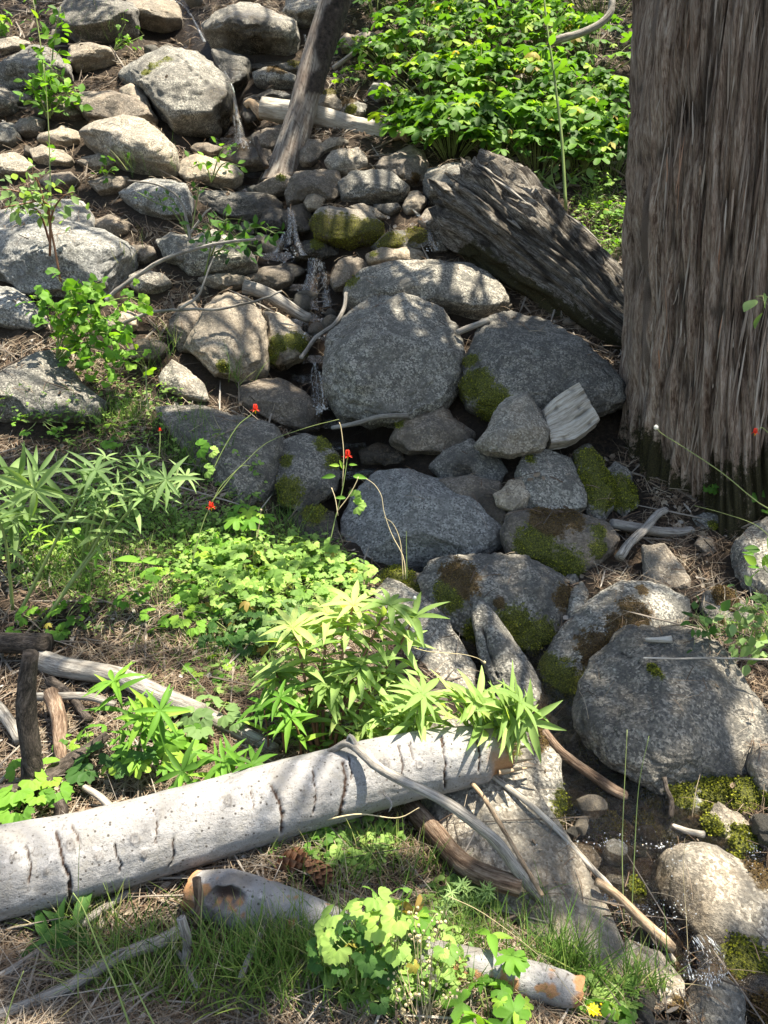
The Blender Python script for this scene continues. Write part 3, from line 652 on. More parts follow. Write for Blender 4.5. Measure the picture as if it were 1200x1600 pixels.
rock('dark mossy rock under the smooth pool boulder', [(1095,1470),(1150,1460),(1240,1470),(1240,1560),(1160,1560),(1105,1540)], 'dark', moss=[(1160,1500,40),(1130,1520,30,1),(1190,1540,30)], wet=[(1120,1500,40)])
rock('small speckled stone at the creek edge by the thin stick', [(978,1505),(1000,1490),(1040,1502),(1066,1530),(1064,1556),(1020,1565),(975,1545)], 'pale', moss=[(1045,1550,14,1)], off=.02)
rock('lumpy grey rock at the bottom edge beside the falling water', [(1070,1580),(1100,1545),(1140,1535),(1165,1560),(1155,1610),(1080,1620)], 'grey', rough=1.6)
rock('wet brown rock in the bottom right corner', [(1150,1560),(1190,1540),(1250,1550),(1250,1630),(1160,1625)], 'brown', moss=[(1200,1580,30,1)], wet=[(1190,1570,60)])
rock('mossy yellow-green mound rock beyond the pool', [(1040,1262),(1052,1232),(1082,1226),(1110,1248),(1140,1272),(1120,1292),(1060,1295)], 'blue', moss=[(1065,1240,22),(1100,1262,20),(1125,1275,14)], rough=1.6)
rock('rounded stone with bright moss cap right of the mound rock', [(1106,1285),(1135,1265),(1165,1278),(1186,1312),(1180,1345),(1130,1335),(1105,1310)], 'tan', moss=[(1150,1310,26),(1170,1330,16),(1115,1290,14)], rough=1.6)
rock('bright yellow-green moss cushion stone in the dark hollow', [(1142,1255),(1160,1225),(1180,1226),(1184,1255),(1175,1280),(1150,1275)], 'dark', moss=[(1165,1250,40)])
rock('dark mossy rock in the hollow below the huge granite boulder', [(1070,1225),(1130,1215),(1170,1222),(1150,1262),(1100,1262)], 'dark', moss=[(1120,1235,40)])
rock('rock cut by the right edge below the huge granite boulder', [(1183,1200),(1200,1170),(1250,1180),(1250,1290),(1195,1280)], 'tan', moss=[(1195,1250,20)])
rock('green wet cobble at the left of the pool', [(918,1300),(935,1280),(965,1278),(990,1292),(985,1318),(940,1325)], 'grey', moss=[(950,1295,26)], wet=[(960,1310,40)])
rock('wet algae-green cobble in the middle of the pool edge', [(985,1295),(1005,1278),(1050,1282),(1068,1302),(1055,1325),(1000,1325)], 'grey', moss=[(1050,1300,20),(1010,1290,15)], wet=[(1020,1305,50)])
rock('small wet stone below the moss cap stone', [(1075,1320),(1095,1305),(1118,1318),(1112,1338),(1082,1338)], 'tan', wet=[(1095,1325,30)])
rock('mossy dark rock behind the orange stick by the creek', [(872,1150),(900,1140),(925,1165),(928,1195),(900,1200),(875,1180)], 'dark', moss=[(915,1170,18)])
rock('wet dark rock under the crossing sticks at the pool lip', [(930,1400),(965,1385),(1010,1395),(1040,1430),(1055,1480),(1010,1480),(960,1450)], 'dark', wet=[(990,1430,80)], moss=[(1000,1400,12)])
# cluster in the middle of the creek
rock('pointed pale boulder just below the driftwood log', [(508,255),(518,232),(535,222),(552,226),(560,248),(558,272),(525,275)], 'pale', fac=6, sharp=True)
rock('small pale rock tucked behind the pointed boulder', [(545,228),(558,222),(572,245),(575,262),(555,270)], 'pale', fac=6)
rock('flat-topped reddish-brown boulder above the small cream stone', [(447,305),(462,270),(495,265),(528,266),(536,305),(520,320),(455,322)], 'brown', fac=5, T=.8)
rock('rounded mottled boulder in the centre of the upper rock pile', [(529,285),(550,262),(580,255),(612,268),(637,295),(628,312),(580,320),(538,312)], 'grey', fac=3)
rock('round dark boulder behind the mottled one', [(588,262),(600,240),(625,233),(652,240),(668,262),(660,288),(635,290),(605,276)], 'brown', fac=2, moss=[(648,285,8,1)])
rock('dusty brown stone furthest back in the rock pile by the green shrubs', [(620,236),(640,222),(662,235),(672,262),(650,262)], 'brown')
rock('grey boulder leaning on the upper end of the rotten log', [(662,290),(668,262),(690,250),(730,247),(765,254),(790,285),(750,320),(700,322),(668,318)], 'grey', fac=4)
rock('tiny cream block sitting on the reddish-brown boulder', [(475,318),(482,298),(492,294),(507,312),(500,328),(482,330)], 'tan', fac=8, e=.6, off=.1, sharp=True)
rock('boulder with white top and dark moss skirt in the creek', [(484,345),(500,322),(540,316),(580,328),(598,352),(592,380),(550,392),(500,380)], 'pale', fac=3, moss=[(500,362,26,.4),(540,372,32,.3),(582,368,24,.3)], wet=[(540,390,40)])
rock('sloping pale slab between the white-topped boulder and the mottled one', [(545,320),(565,314),(590,326),(604,342),(585,345),(560,335)], 'pale', fac=8)
rock('thin dark slab lying under the mottled boulder', [(585,318),(620,314),(626,325),(608,338),(588,330)], 'dark', fac=8)
rock('jagged cream stone right of the mottled boulder', [(628,325),(640,296),(655,292),(666,315),(655,332),(636,336)], 'tan', fac=9)
rock('pinkish flat stone beside the ragged end of the rotten log', [(653,345),(668,322),(695,312),(705,335),(690,360),(665,358)], 'tan', fac=7)
rock('low dark mossy boulder right of the white-topped one', [(578,382),(600,358),(640,352),(675,360),(688,378),(655,395),(592,397)], 'dark', moss=[(610,385,22,.3),(650,370,20,.5)])
rock('flat pale brown stone above the long low boulder', [(572,400),(600,385),(645,382),(664,397),(650,412),(580,415)], 'tan', fac=6, moss=[(585,402,8)])
rock('round tan stone at the left end of the long low boulder', [(518,438),(528,406),(550,396),(574,408),(580,432),(550,452),(525,455)], 'brown', fac=3)
rock('wet dark stone with a green moss spot below the small cascade', [(455,388),(475,370),(505,367),(528,382),(528,402),(500,412),(465,408)], 'dark', moss=[(497,388,12)], wet=[(480,395,60)])
rock('wet dark rock beside the small cascade left of the white-topped boulder', [(440,345),(450,322),(472,315),(485,330),(485,365),(455,372)], 'dark', wet=[(455,345,40)])
rock('mossy flat stone at the foot of the leaning trunk', [(398,300),(415,278),(445,268),(465,278),(455,300),(420,308)], 'brown', moss=[(440,282,8)])
rock('dark wet rock in the creek bed under the fallen root', [(405,330),(425,318),(450,325),(448,360),(420,370),(402,355)], 'dark', wet=[(430,345,60)])
# creek bed above the driftwood
rock('rust-mossed boulder behind the leaning trunk', [(395,112),(412,102),(440,104),(462,118),(460,135),(425,138),(398,128)], 'grey', moss=[(430,113,14,1),(440,120,10,1)])
rock('flat mossy rock above the rust-mossed boulder', [(435,102),(455,94),(475,96),(472,112),(450,116)], 'dark', moss=[(460,100,12,.5)])
rock('grey wet slab below the rust-mossed boulder', [(400,150),(415,136),(445,140),(462,152),(440,165),(410,165)], 'blue', wet=[(420,150,30)])
rock('mossy yellow-topped rock right of the leaning trunk', [(500,150),(510,128),(522,135),(530,160),(545,182),(520,178),(498,168)], 'pale', moss=[(514,142,12,.6)])
rock('round orange-moss stone above the driftwood log', [(528,168),(534,150),(552,148),(572,162),(570,182),(548,190),(532,182)], 'grey', moss=[(542,158,16,1),(550,180,10)])
rock('blue-grey round stone in the dark under the shrubs', [(575,145),(585,126),(605,124),(620,140),(615,155),(588,162)], 'blue', fac=2)
rock('pale boulder top right of the leaning trunk', [(545,68),(560,45),(585,43),(598,55),(580,80),(558,82)], 'pale')
rock('pale sharp rock against the leaning trunk near the top', [(530,62),(540,40),(556,55),(558,80),(535,85)], 'tan', fac=8)
rock('dark rock in the top creek gap', [(380,100),(410,96),(440,98),(432,110),(395,114)], 'dark', wet=[(410,105,30)])
rock('dark wet rock face beside the upper waterfall', [(380,150),(400,140),(412,155),(408,195),(390,205),(378,185)], 'dark', wet=[(390,170,60)])
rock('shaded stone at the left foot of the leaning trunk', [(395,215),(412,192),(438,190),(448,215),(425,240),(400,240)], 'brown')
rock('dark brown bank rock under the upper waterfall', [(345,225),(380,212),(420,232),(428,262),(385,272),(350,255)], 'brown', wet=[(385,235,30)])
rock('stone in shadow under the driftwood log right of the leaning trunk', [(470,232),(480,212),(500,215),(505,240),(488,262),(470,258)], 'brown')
rock('cream stone in shadow at the right foot of the leaning trunk', [(500,232),(515,212),(535,210),(545,222),(520,235),(505,245)], 'tan')
rock('grey stone showing through the bright leaves on the right slope', [(690,200),(700,175),(730,168),(745,185),(735,210),(705,212)], 'brown', off=.25)
rock('pale flat rock beside the cedar behind the leaves', [(905,165),(925,148),(985,142),(985,172),(930,178)], 'pale', off=.25)
rock('weathered grey rock high on the slope among leaves', [(655,95),(680,78),(715,74),(730,88),(700,105),(668,108)], 'pale', off=.2)
rock('small dark cobble in the shadow under the pitted boulder right end', [(880,905),(900,890),(905,905),(895,925)], 'dark')
rock('dark cobble in the recess below the flat-topped block', [(455,805),(480,785),(520,800),(530,840),(500,860),(460,845)], 'dark', moss=[(490,800,20)], wet=[(500,830,60)])
rock('brown half-buried cobble in the hollow above the pitted boulder', [(560,705),(590,690),(625,700),(640,725),(600,732),(568,728)], 'brown', wet=[(600,715,60)])

def pebble(label, cx, cy, rx, ry, mat, **k):
    rs = np.random.RandomState(int(cx * 7 + cy)); a = np.linspace(0, 2 * math.pi, 9, endpoint=False) + rs.uniform(-.2, .2, 9)
    rock(label, [(cx + rx * math.cos(t) * u, cy + ry * math.sin(t) * u) for t, u in zip(a, rs.uniform(.82, 1.15, 9))], mat, fac=6, **k)
pebble('low brown rock in the shade behind the small upper left bush', 98, 168, 40, 22, 'brown')
pebble('grey rock at the left edge between the slab and the dark wedge', 22, 152, 24, 16, 'grey')
pebble('tan ledge stone in needles left of the loaf boulder foot', 150, 252, 32, 15, 'tan')
pebble('grey rock under the bare branch left of the knobbly boulder', 232, 440, 36, 20, 'grey')
pebble('brown flat rock above the huge left slab', 95, 282, 36, 14, 'brown')
pebble('brown bank rock beside the curved root', 422, 432, 36, 20, 'brown')
pebble('flat tan ledge just above the sunlit knobbly boulder', 350, 438, 42, 13, 'tan')
pebble('dark rock under the small cascade beside the root', 452, 425, 26, 18, 'dark', wet=[(460, 425, 30)])
pebble('dark rock tucked under the rotten log left end', 690, 378, 22, 17, 'dark')
pebble('brown rock between the cracked boulder and the leaning trunk', 322, 232, 26, 14, 'brown')
pebble('pale stone at the top left corner behind the bush', 18, 70, 26, 20, 'pale')
pebble('brown rock showing through needles right of the left slab', 222, 395, 26, 16, 'brown')
pebble('grey rock in the needles above the bright cream stone', 230, 545, 34, 20, 'brown')
pebble('wet flat stone at the head of the pool', 950, 1258, 50, 19, 'brown', wet=[(950, 1258, 80)], moss=[(930, 1250, 18)], off=.02)
pebble('rounded wet stone left of the dark upright stub', 1018, 1256, 26, 20, 'grey', wet=[(1018, 1260, 50)], moss=[(1020, 1245, 16)], off=.02)
pebble('brown cobble awash at the left side of the pool', 905, 1338, 34, 17, 'brown', wet=[(905, 1338, 60)], off=.035)
pebble('reddish wet cobble in the middle of the pool', 1008, 1362, 30, 18, 'tan', wet=[(1008, 1362, 60)], off=.03)
pebble('small wet cobble just above the light brown stick', 952, 1372, 24, 15, 'brown', wet=[(952, 1372, 60)], off=.03)
pebble('bright mossy cobble between the stub and the mound rock', 1060, 1318, 20, 13, 'grey', wet=[(1060, 1325, 20)], moss=[(1060, 1312, 18)], off=.03)
pebble('low mossy cobble at the right end of the pool', 1150, 1352, 30, 14, 'grey', moss=[(1150, 1345, 20)], wet=[(1150, 1358, 40)], off=.03)
# ------------------------------------------------------------------ surface height with the rocks on it
CELL = 0.015; GX0, GY0 = -7.0, 0.2; GNX, GNY = int(14 / CELL), int(12 / CELL)
_rh = np.full((GNX, GNY), -1e3)
for v, f in SOLID[1:]:
    vv = np.concatenate([v, v[f].mean(1)])
    ix = ((vv[:, 0] - GX0) / CELL).astype(int); iy = ((vv[:, 1] - GY0) / CELL).astype(int)
    ok = (ix >= 0) & (ix < GNX) & (iy >= 0) & (iy < GNY)
    np.maximum.at(_rh, (ix[ok], iy[ok]), vv[ok, 2])
for _ in range(2):          # close pinholes between vertices
    e = np.maximum.reduce([np.roll(_rh, 1, 0), np.roll(_rh, -1, 0), np.roll(_rh, 1, 1), np.roll(_rh, -1, 1)])
    _rh = np.where(_rh < -100, e, _rh)
def Hrock(x, y):
    x = np.asarray(x, float); y = np.asarray(y, float)
    ix = np.clip(((x - GX0) / CELL).astype(int), 0, GNX - 1); iy = np.clip(((y - GY0) / CELL).astype(int), 0, GNY - 1)
    return _rh[ix, iy]
def Hs(x, y): return np.maximum(H0(x, y), Hrock(x, y))
def sd(px, py): return float(ground_d([px], [py], Hs)[0])

# ------------------------------------------------------------------ logs and sticks
def wood_thing(name, label, cat, pts, radii, mat, nring=24, nseg=10, disp=None, squash=1.0, extra=None, group=None, cutmat=None):
    pts = np.array(pts, float)
    V, F, th, s = tube_mesh(name, pts, radii, None, nring, nseg, disp, squash)
    c0 = pts[0].copy(); r = float(np.mean(radii))
    at = {'around': np.abs(th - math.pi) * r, 'along': s, 'crack': 0 * s}
    if extra: V, at2 = extra(V, th, s); at.update(at2)
    me = mk_mesh(name, V - c0, F, M[mat], True, at)
    o = link(name, me, loc=c0, label=label, category=cat)
    if group: o['group'] = group
    return o
def stick(label, line, r0, r1, mat='grey_wood', cat='stick', name='stick', lift=0.0, nring=None, knots=True, free=False, dd=None, children=(), wob=1.0):
    """a stick along picture points, r in pixels, lying on whatever is there"""
    n = len(line); hit = np.array([sd(min(max(x, -100), 1300), y) for x, y in line])
    rpx = np.linspace(r0, r1, n)
    if dd is not None: hit = np.linspace(hit[0] + dd[0], hit[0] + dd[1], n) if len(dd) == 2 else hit[0] + np.array(dd)
    else:
        lin = np.interp(np.linspace(0, 1, n), [0, 1], [hit[0], hit[-1]])
        hit = np.minimum(lin, hit) 
        hit = hit * (1 - rpx / F_PX * 0.7) - lift
    pts = np.array([P(x, y, d) for (x, y), d in zip(line, hit)])
    rr = rpx / F_PX * hit
    L = np.linalg.norm(np.diff(pts, axis=0), axis=1).sum()
    nr = nring or int(np.clip(L / (rr.mean() * 1.2), 8, 60))
    sd_ = RS.rand() * 50
    def disp(th, s, c, R):
        p = np.stack([np.cos(th), np.sin(th), s / (rr.mean() * 6)], -1)
        return R * (0.14 * perlin(p + sd_) + 0.2 * np.maximum(perlin(np.stack([np.cos(th) * .7, np.sin(th) * .7, s / (rr.mean() * 4)], -1) + sd_ + 9) - .25, 0) * 2)
    pts2, rr2 = resample(pts, nr, rr)
    w = np.stack([perlin(np.stack([np.linspace(0, L / (rr.mean() * 14), nr), np.full(nr, sd_), np.full(nr, k * 7.)], -1)) for k in range(3)], -1)
    pts2 = pts2 + w * rr.mean() * 0.9 * wob
    o = wood_thing(name, label, cat, pts2, rr2, mat, nr, 8 if r0 > 3 else 6, disp if r0 > 2 else None)
    for ln, a, b in children:        # side twigs
        q = np.array([P(x, y, np.interp(x, *zip(*sorted([(lx, d) for (lx, ly), d in zip(line, hit)]))) - 0.01 * k) for k, (x, y) in enumerate(ln)])
        V, F, th, s = tube_mesh('twig', q, np.linspace(a, b, len(q)) / F_PX * hit.mean(), None, 8, 5)
        me = mk_mesh('twig', V - pts2[0], F, M[mat], True, {'around': np.abs(th - math.pi) * .01, 'along': s, 'crack': 0 * s})
        link('side_twig', me, o)
    return o

# ---- the white fallen aspen
aw = [(-140, 1392), (0, 1363), (140, 1333), (300, 1290), (450, 1246), (600, 1206), (700, 1186), (792, 1172)]
ar = [76, 72, 67, 63, 59, 54, 50, 43]
adep = np.interp([a[0] for a in aw], [-140, 790], [1.64, 2.12])
apts = np.array([P(x, y, d) for (x, y), d in zip(aw, adep)]); arad = np.array(ar) / F_PX * adep * .97
def front_px(V):
    px, py, d = proj(V); return px, py
ACR = [  # cracks of the bark: picture points, width px
    ([(88,1300),(95,1325),(98,1345),(108,1370),(110,1400),(104,1425)],3.0), ([(110,1286),(120,1305),(125,1325)],1.4), ([(178,1318),(181,1335),(189,1352),(186,1362)],1.3),
    ([(425,1228),(436,1250),(442,1272),(441,1300)],2.6), ([(535,1190),(541,1215),(538,1240),(530,1278)],3.0), ([(40,1320),(48,1350),(44,1380)],1.3), ([(240,1262),(246,1290),(243,1318)],1.2), ([(392,1232),(396,1262)],1.0), ([(488,1205),(494,1240),(490,1270)],1.1), ([(622,1165),(630,1200),(626,1228)],1.3), ([(745,1150),(750,1180),(748,1205)],1.5), ([(545,1180),(550,1200),(551,1216)],1.4), 
    ([(270,1310),(272,1335),(265,1355)],1.2),  ([(694,1205),(696,1232)],1.6), ([(690,1150),(697,1190),(696,1230)],1.6), ([(640,1160),(646,1185)],1.0),
     ]
AKN = [(110,1322,8),(211,1312,8),(357,1251,7),(155,1338,7),(72,1362,5),(225,1335,5),(600,1195,9),(475,1240,4),(655,1195,6),(20,1340,5)]
def aspen_extra(V, th, s):
    px, py = front_px(V); ck = np.zeros(len(V)); sc = np.zeros(len(V))
    jx = px + 2.5 * perlin(V * 90); jy = py + 2.5 * perlin(V * 90 + 30)
    cen = resample(apts, 60); ci = np.argmin(((V[:, None, :] - cen[None, ::2]) ** 2).sum(-1), 1) * 2
    nrm = V - cen[np.clip(ci, 0, 59)]; nrm /= np.linalg.norm(nrm, axis=1, keepdims=True)
    facing = (nrm @ CF) < .1
    for line, w in ACR:
        a = np.exp(-(seg_dist(jx, jy, line) / w) ** 2) * facing; ck = np.maximum(ck, a)
    for kx, ky, r in AKN:
        q = np.hypot((jx - kx) * 1.25, jy - ky) / r
        sc = np.maximum(sc, (np.exp(-((q - 1) / .22) ** 2) * .9 + np.exp(-(q / .35) ** 2)) * facing)
        V = V + nrm * (np.exp(-((q - .9) / .35) ** 2) * 0.004 * facing)[:, None]
    for k in range(90):                                     # short dashes and lenticels
        t = RS.rand(); kx = t * 780; ky = np.interp(kx, [a[0] for a in aw], [a[1] for a in aw]) + RS.uniform(-55, 50)
        an = RS.uniform(-1.2, 1.2) ; L = RS.uniform(3, 13)
        sc = np.maximum(sc, .75 * np.exp(-(seg_dist(jx, jy, [(kx, ky), (kx + L * math.cos(an), ky + L * math.sin(an))]) / .9) ** 2) * facing)
    V = V - nrm * (ck * 0.010)[:, None]
    end = sstep(s.max() - .10, s.max() - .01, s + .07 * perlin(V * 18))
    V = V - nrm * (end * .018)[:, None]
    return V, {'crack': sstep(.3, .7, ck), 'scar': np.clip(sc, 0, 1) * .8, 'rot': end}
def aspen_disp(th, s, c, R):
    p = np.stack([np.cos(th) * 1.2, np.sin(th) * 1.2, s * 2.2], -1)
    return R * (.035 * perlin(p) + .02 * perlin(p * 3 + 4)) + .0012 * perlin(np.stack([np.cos(th) * 5, np.sin(th) * 5, s * 30], -1))
AL = wood_thing('fallen_log', 'long white-barked fallen aspen log with black cracks crossing the foreground', 'log', apts, arad, 'aspen', 460, 120, aspen_disp, extra=aspen_extra)
# snapped splinters at its far end
for k in range(9):
    a = RS.uniform(0, 6.28); e = apts[-1]; ax = (apts[-1] - apts[-2]); ax /= np.linalg.norm(ax)
    q = np.cross(ax, [0, 0, 1]); q /= np.linalg.norm(q); b = np.cross(q, ax)
    st = e + (q * math.cos(a) + b * math.sin(a)) * arad[-1] * RS.uniform(.5, .85) - ax * .05
    V, F, th, s = tube_mesh('splinter', [st, st + ax * .04, st + ax * RS.uniform(.06, .12)], [.009, .007, .0015], None, 6, 5)
    link('splinter', mk_mesh('splinter', V - apts[0], F, M['tan_wood'], False, {'around': th * .01, 'along': s, 'crack': 0 * s}), AL)
# branch stubs and dead branches still attached to the log
def log_part(name, line, depths, r0, r1, mat='grey_wood', nring=26):
    q = np.array([P(x, y, d) for (x, y), d in zip(line, depths)])
    rr = np.linspace(r0, r1, len(q)) / F_PX * np.mean(depths)
    V, F, th, s = tube_mesh(name, q, rr, None, nring, 9, lambda th, s, c, R: R * .2 * perlin(np.stack([np.cos(th), np.sin(th), s * 30], -1)))
    return link(name, mk_mesh(name, V - apts[0], F, M[mat], True, {'around': np.abs(th - math.pi) * .02, 'along': s, 'crack': 0 * s}), AL)
log_part('branch', [(556,1168),(600,1205),(690,1250),(740,1285),(780,1320),(812,1365),(850,1410)], [1.93,1.87,1.81,1.80,1.81,1.82,1.84], 7.5, 9.5)
log_part('branch', [(560,1170),(540,1162),(520,1172),(500,1180),(480,1186)], [1.93,1.95,1.97,1.99,2.01], 7, 3)
log_part('branch_stub', [(560,1172),(548,1150),(542,1160)], [1.93,1.94,1.95], 5, 2, nring=8)
log_part('branch_stub', [(600,1240),(612,1255),(608,1268)], [1.83,1.80,1.80], 2.2, 1.2, nring=8)

# ---- second aspen log, broken, lying below the first
def small_aspen(label, line, rpx, deps, knots=(), rotspots=()):
    pts = np.array([P(x, y, d) for (x, y), d in zip(line, deps)]); rad = np.array(rpx) / F_PX * np.array(deps)
    def ex(V, th, s):
        px, py = front_px(V); jx = px + 3 * perlin(V * 60); jy = py + 3 * perlin(V * 60 + 9)
        ck = np.zeros(len(V)); sc = np.zeros(len(V)); rot = np.zeros(len(V))
        nrm = V - pts[np.argmin(((V[:, None] - pts[None]) ** 2).sum(-1), 1)]
        for kx, ky, a, b in knots:
            q = np.hypot((jx - kx) / a, (jy - ky) / b); h = np.exp(-q ** 4); ck = np.maximum(ck, h); V = V + CF[None] * (h * .03)[:, None]
            sc = np.maximum(sc, np.exp(-((q - 1.1) / .2) ** 2) * .7)
        for kx, ky, r in rotspots: rot = np.maximum(rot, sstep(.45, .6, np.exp(-(np.hypot((jx - kx) * .7, (jy - ky) * 1.3) / r) ** 2) + .9 * perlin(V * 22) + .5 * perlin(V * 60)))
        for k in range(30):
            i = RS.randint(len(line)); kx = line[i][0] + RS.uniform(-30, 30); ky = line[i][1] + RS.uniform(-30, 30)
            sc = np.maximum(sc, .7 * np.exp(-(seg_dist(jx, jy, [(kx, ky), (kx + RS.uniform(-4, 4), ky + RS.uniform(2, 16))]) / 1.1) ** 2))
        endk = np.maximum(sstep(.05, .0, s), sstep(s.max() - .035, s.max(), s)); rot = np.maximum(rot, sstep(.3, .8, endk + .6 * perlin(V * 35))); V = V + .012 * (endk * perlin(V * 70))[:, None] * np.array([1, .5, .5]); sc = np.maximum(sc, .55 * sstep(.1, .4, perlin(V * (9, 9, 30))))
        return V, {'crack': ck, 'scar': sc, 'rot': rot}
    return wood_thing('fallen_log', label, 'log', pts, rad, 'aspen', 300, 60, lambda th, s, c, R: R * (.08 * perlin(np.stack([np.cos(th), np.sin(th), s * 6], -1)) + .03 * perlin(np.stack([np.cos(th) * 4, np.sin(th) * 4, s * 25], -1))), extra=ex)
small_aspen('second aspen log with a knot hole and orange rot, below the white log', [(296,1392),(350,1402),(420,1425),(480,1443),(535,1462),(600,1482),(680,1500),(760,1517),(830,1532),(880,1545),(910,1550)], [26,42,43,38,33,30,28,28,27,26,18], [1.765,1.755,1.735,1.715,1.695,1.665,1.64,1.625,1.61,1.60,1.59],
    knots=[(352,1403,26,15)], rotspots=[(310,1390,14),(700,1520,26),(735,1528,20),(790,1548,20),(840,1545,14),(812,1560,12)])
# ---- cedar
cd = 4.1; Rb = .60
B0 = P(980 + Rb / cd * F_PX, 760, cd); gz = float(H0(B0[0] - .3, B0[1] - .55)) - .03
def cedar_axis(z):
    R = np.interp(z - gz, [0, .3, .9, 2.6, 9, 16], [.66, .62, .60, .565, .42, .12])
    dd = (np.array([0, B0[1], 0]) - CAM) @ CF + (z) * CF[2]
    edge = np.interp(z - gz, [0, .9, 3], [984, 981, 976])
    x = (edge - 600) / F_PX * np.interp(z, [gz, 2.9], [cd * .99, cd * .87]) + R
    return x, B0[1], R
zz = np.concatenate([np.linspace(gz - .25, 3.3, 270), np.linspace(3.4, 16, 60)])
thv = np.concatenate([np.linspace(-2.85, .35, 420, endpoint=False), np.linspace(.35, 2 * math.pi - 2.85, 90, endpoint=False)])
ZZ, TT = np.meshgrid(zz, thv, indexing='ij')
cx_, cy_, cr_ = cedar_axis(ZZ)
over = ZZ > 3.3
cx_ = np.where(over, cedar_axis(np.full_like(ZZ, 3.3))[0] - .03 * (ZZ - 3.3), cx_)
h = ZZ - gz
u = TT * .6; pp = lambda a, b, o=0.0: np.stack([u.ravel() * a + o, ZZ.ravel() * b, np.full(u.size, o)], -1)
wp = (.030 * perlin(pp(2.5, 1.1, 3)) + .007 * perlin(pp(12, 3.0, 5))).reshape(u.shape)
def pw(a, b, o): return np.stack([(u + wp).ravel() * a, ZZ.ravel() * b, np.full(u.size, o * 1.0)], -1)
rid = np.minimum(np.abs(perlin(pw(9, .7, 1.))) * 3.2, 1.15) - .3; rid2 = np.minimum(np.abs(perlin(pw(22, 1.5, 4.))) * 3.0, 1.15) - .3; fi = fbm(pw(60, 2.2, 8.), 2)
brk = perlin(pw(16, 7, 14.))
dsp = (.040 * rid + .030 * rid2 + .022 * fi + .010 * brk).reshape(u.shape)
flut = np.exp(-np.maximum(h, 0) / .28) * (.03 + .05 * np.sin(TT * 6 + 1.0) + .04 * np.sin(TT * 11))
Rr = cr_ + dsp - .035 + flut
CVx = cx_ + Rr * np.cos(TT); CVy = cy_ + Rr * np.sin(TT)
n_, m_ = ZZ.shape
ii, jj = np.meshgrid(np.arange(n_ - 1), np.arange(m_), indexing='ij'); j2 = (jj + 1) % m_
CQ = np.stack([ii * m_ + jj, ii * m_ + j2, (ii + 1) * m_ + j2, (ii + 1) * m_ + jj], -1).reshape(-1, 4)
CV = np.stack([CVx, CVy, ZZ], -1).reshape(-1, 3)
pxc, pyc, _ = proj(CV)
mossc = np.clip(sstep(.70, .02, h.ravel() + .5 * perlin(CV * (5, 5, 2))) , 0, 1) * .95
mossc = np.maximum(mossc, .75 * np.exp(-((pxc - 1000) / 22) ** 2) * sstep(600, 700, pyc) )
crk = np.maximum(sstep(-.02, -.28, rid.ravel()) * .75, sstep(-.1, -.28, rid2.ravel()) * .6)
cedar = empty('cedar_tree', (float(B0[0]), float(B0[1]), gz), 'huge cedar trunk with shaggy grey-brown fibrous bark at the right', 'tree')
cb = np.array([B0[0], B0[1], gz])
link('trunk', mk_mesh('cedar_trunk', CV - cb, CQ, M['cedar'], True, {'around': (TT * .6).ravel(), 'along': ZZ.ravel(), 'moss': mossc, 'crack': crk}), cedar)
# shreds of bark standing off the trunk
nS = 1300
ti = RS.uniform(-2.8, .2, nS); zi = gz + .38 + RS.rand(nS) * 2.7
ax_, ay_, ar_ = cedar_axis(zi); hh = zi - gz
pi_ = lambda t, z: np.interp(z, [0, 1], [0, 1])
rr_ = ar_ + np.exp(-hh / .28) * (.03 + .05 * np.sin(ti * 6 + 1.0) + .04 * np.sin(ti * 11)) + RS.uniform(-.030, .012, nS)
pos = np.stack([ax_ + rr_ * np.cos(ti), ay_ + rr_ * np.sin(ti), zi], -1)
outw = np.stack([np.cos(ti), np.sin(ti), 0 * ti], -1)
fw = np.stack([RS.normal(0, .06, nS), RS.normal(0, .06, nS), np.ones(nS)], -1) + outw * RS.normal(0.0, .05, nS)[:, None]
rot = frames(fw, outw)
y_ = np.linspace(-.5, .5, 5); wv = np.array([.1, .8, 1, .7, .08]) * .5
zc = np.array([.0, -.3, .0, .4, .1])
tv = np.concatenate([np.stack([-wv, y_, zc], -1), np.stack([0 * wv, y_, zc + .6], -1), np.stack([wv, y_, zc], -1)])
tf = np.array([[a, a + 5, a + 6, a + 1] for a in range(4)] + [[a + 5, a + 10, a + 11, a + 6] for a in range(4)])
Ls = RS.uniform(.05, .5, nS) ** 1.3
o = link('bark_strips', scatter_mesh('bark_strips', tv, tf, pos - cb, rot, np.stack([RS.uniform(.003, .012, nS), Ls, RS.uniform(.003, .009, nS)], -1), M['strip'], True), cedar, kind='stuff')

# ---- leaning dead trunk
lt_line = [(436, 296), (452, 240), (470, 180), (494, 90), (528, -20), (560, -140), (600, -300)]
d0 = gd(448, 262) + .05
lt_pts = np.array([P(x, y, d0 + (.02 * k)) for k, (x, y) in enumerate(lt_line)]); lt_r = np.array([27, 24, 21.5, 21, 22, 21, 18]) / F_PX * d0
def lt_extra(V, th, s):
    px, py = front_px(V)
    # bark still clings to the upper right of the trunk
    edge = np.interp(py, [-400, 0, 20, 70, 105, 125, 145, 155], [560, 517, 505, 492, 497, 478, 476, 600])
    b = sstep(-3, 3, px - edge + 5 * perlin(V * 14)) * sstep(153, 144, py + 8 * perlin(V * 22))
    cen = resample(lt_pts, 40); nrm = V - cen[np.argmin(((V[:, None] - cen[None]) ** 2).sum(-1), 1)]
    nrm /= np.linalg.norm(nrm, axis=1, keepdims=True) + 1e-9
    V = V + nrm * (b * .014 + b * .008 * perlin(V * 30))[:, None]
    return V, {'bark': b, 'crack': .9 * (np.abs(perlin(V * (40, 40, 9))) < .035) * (1 - b) * .6}
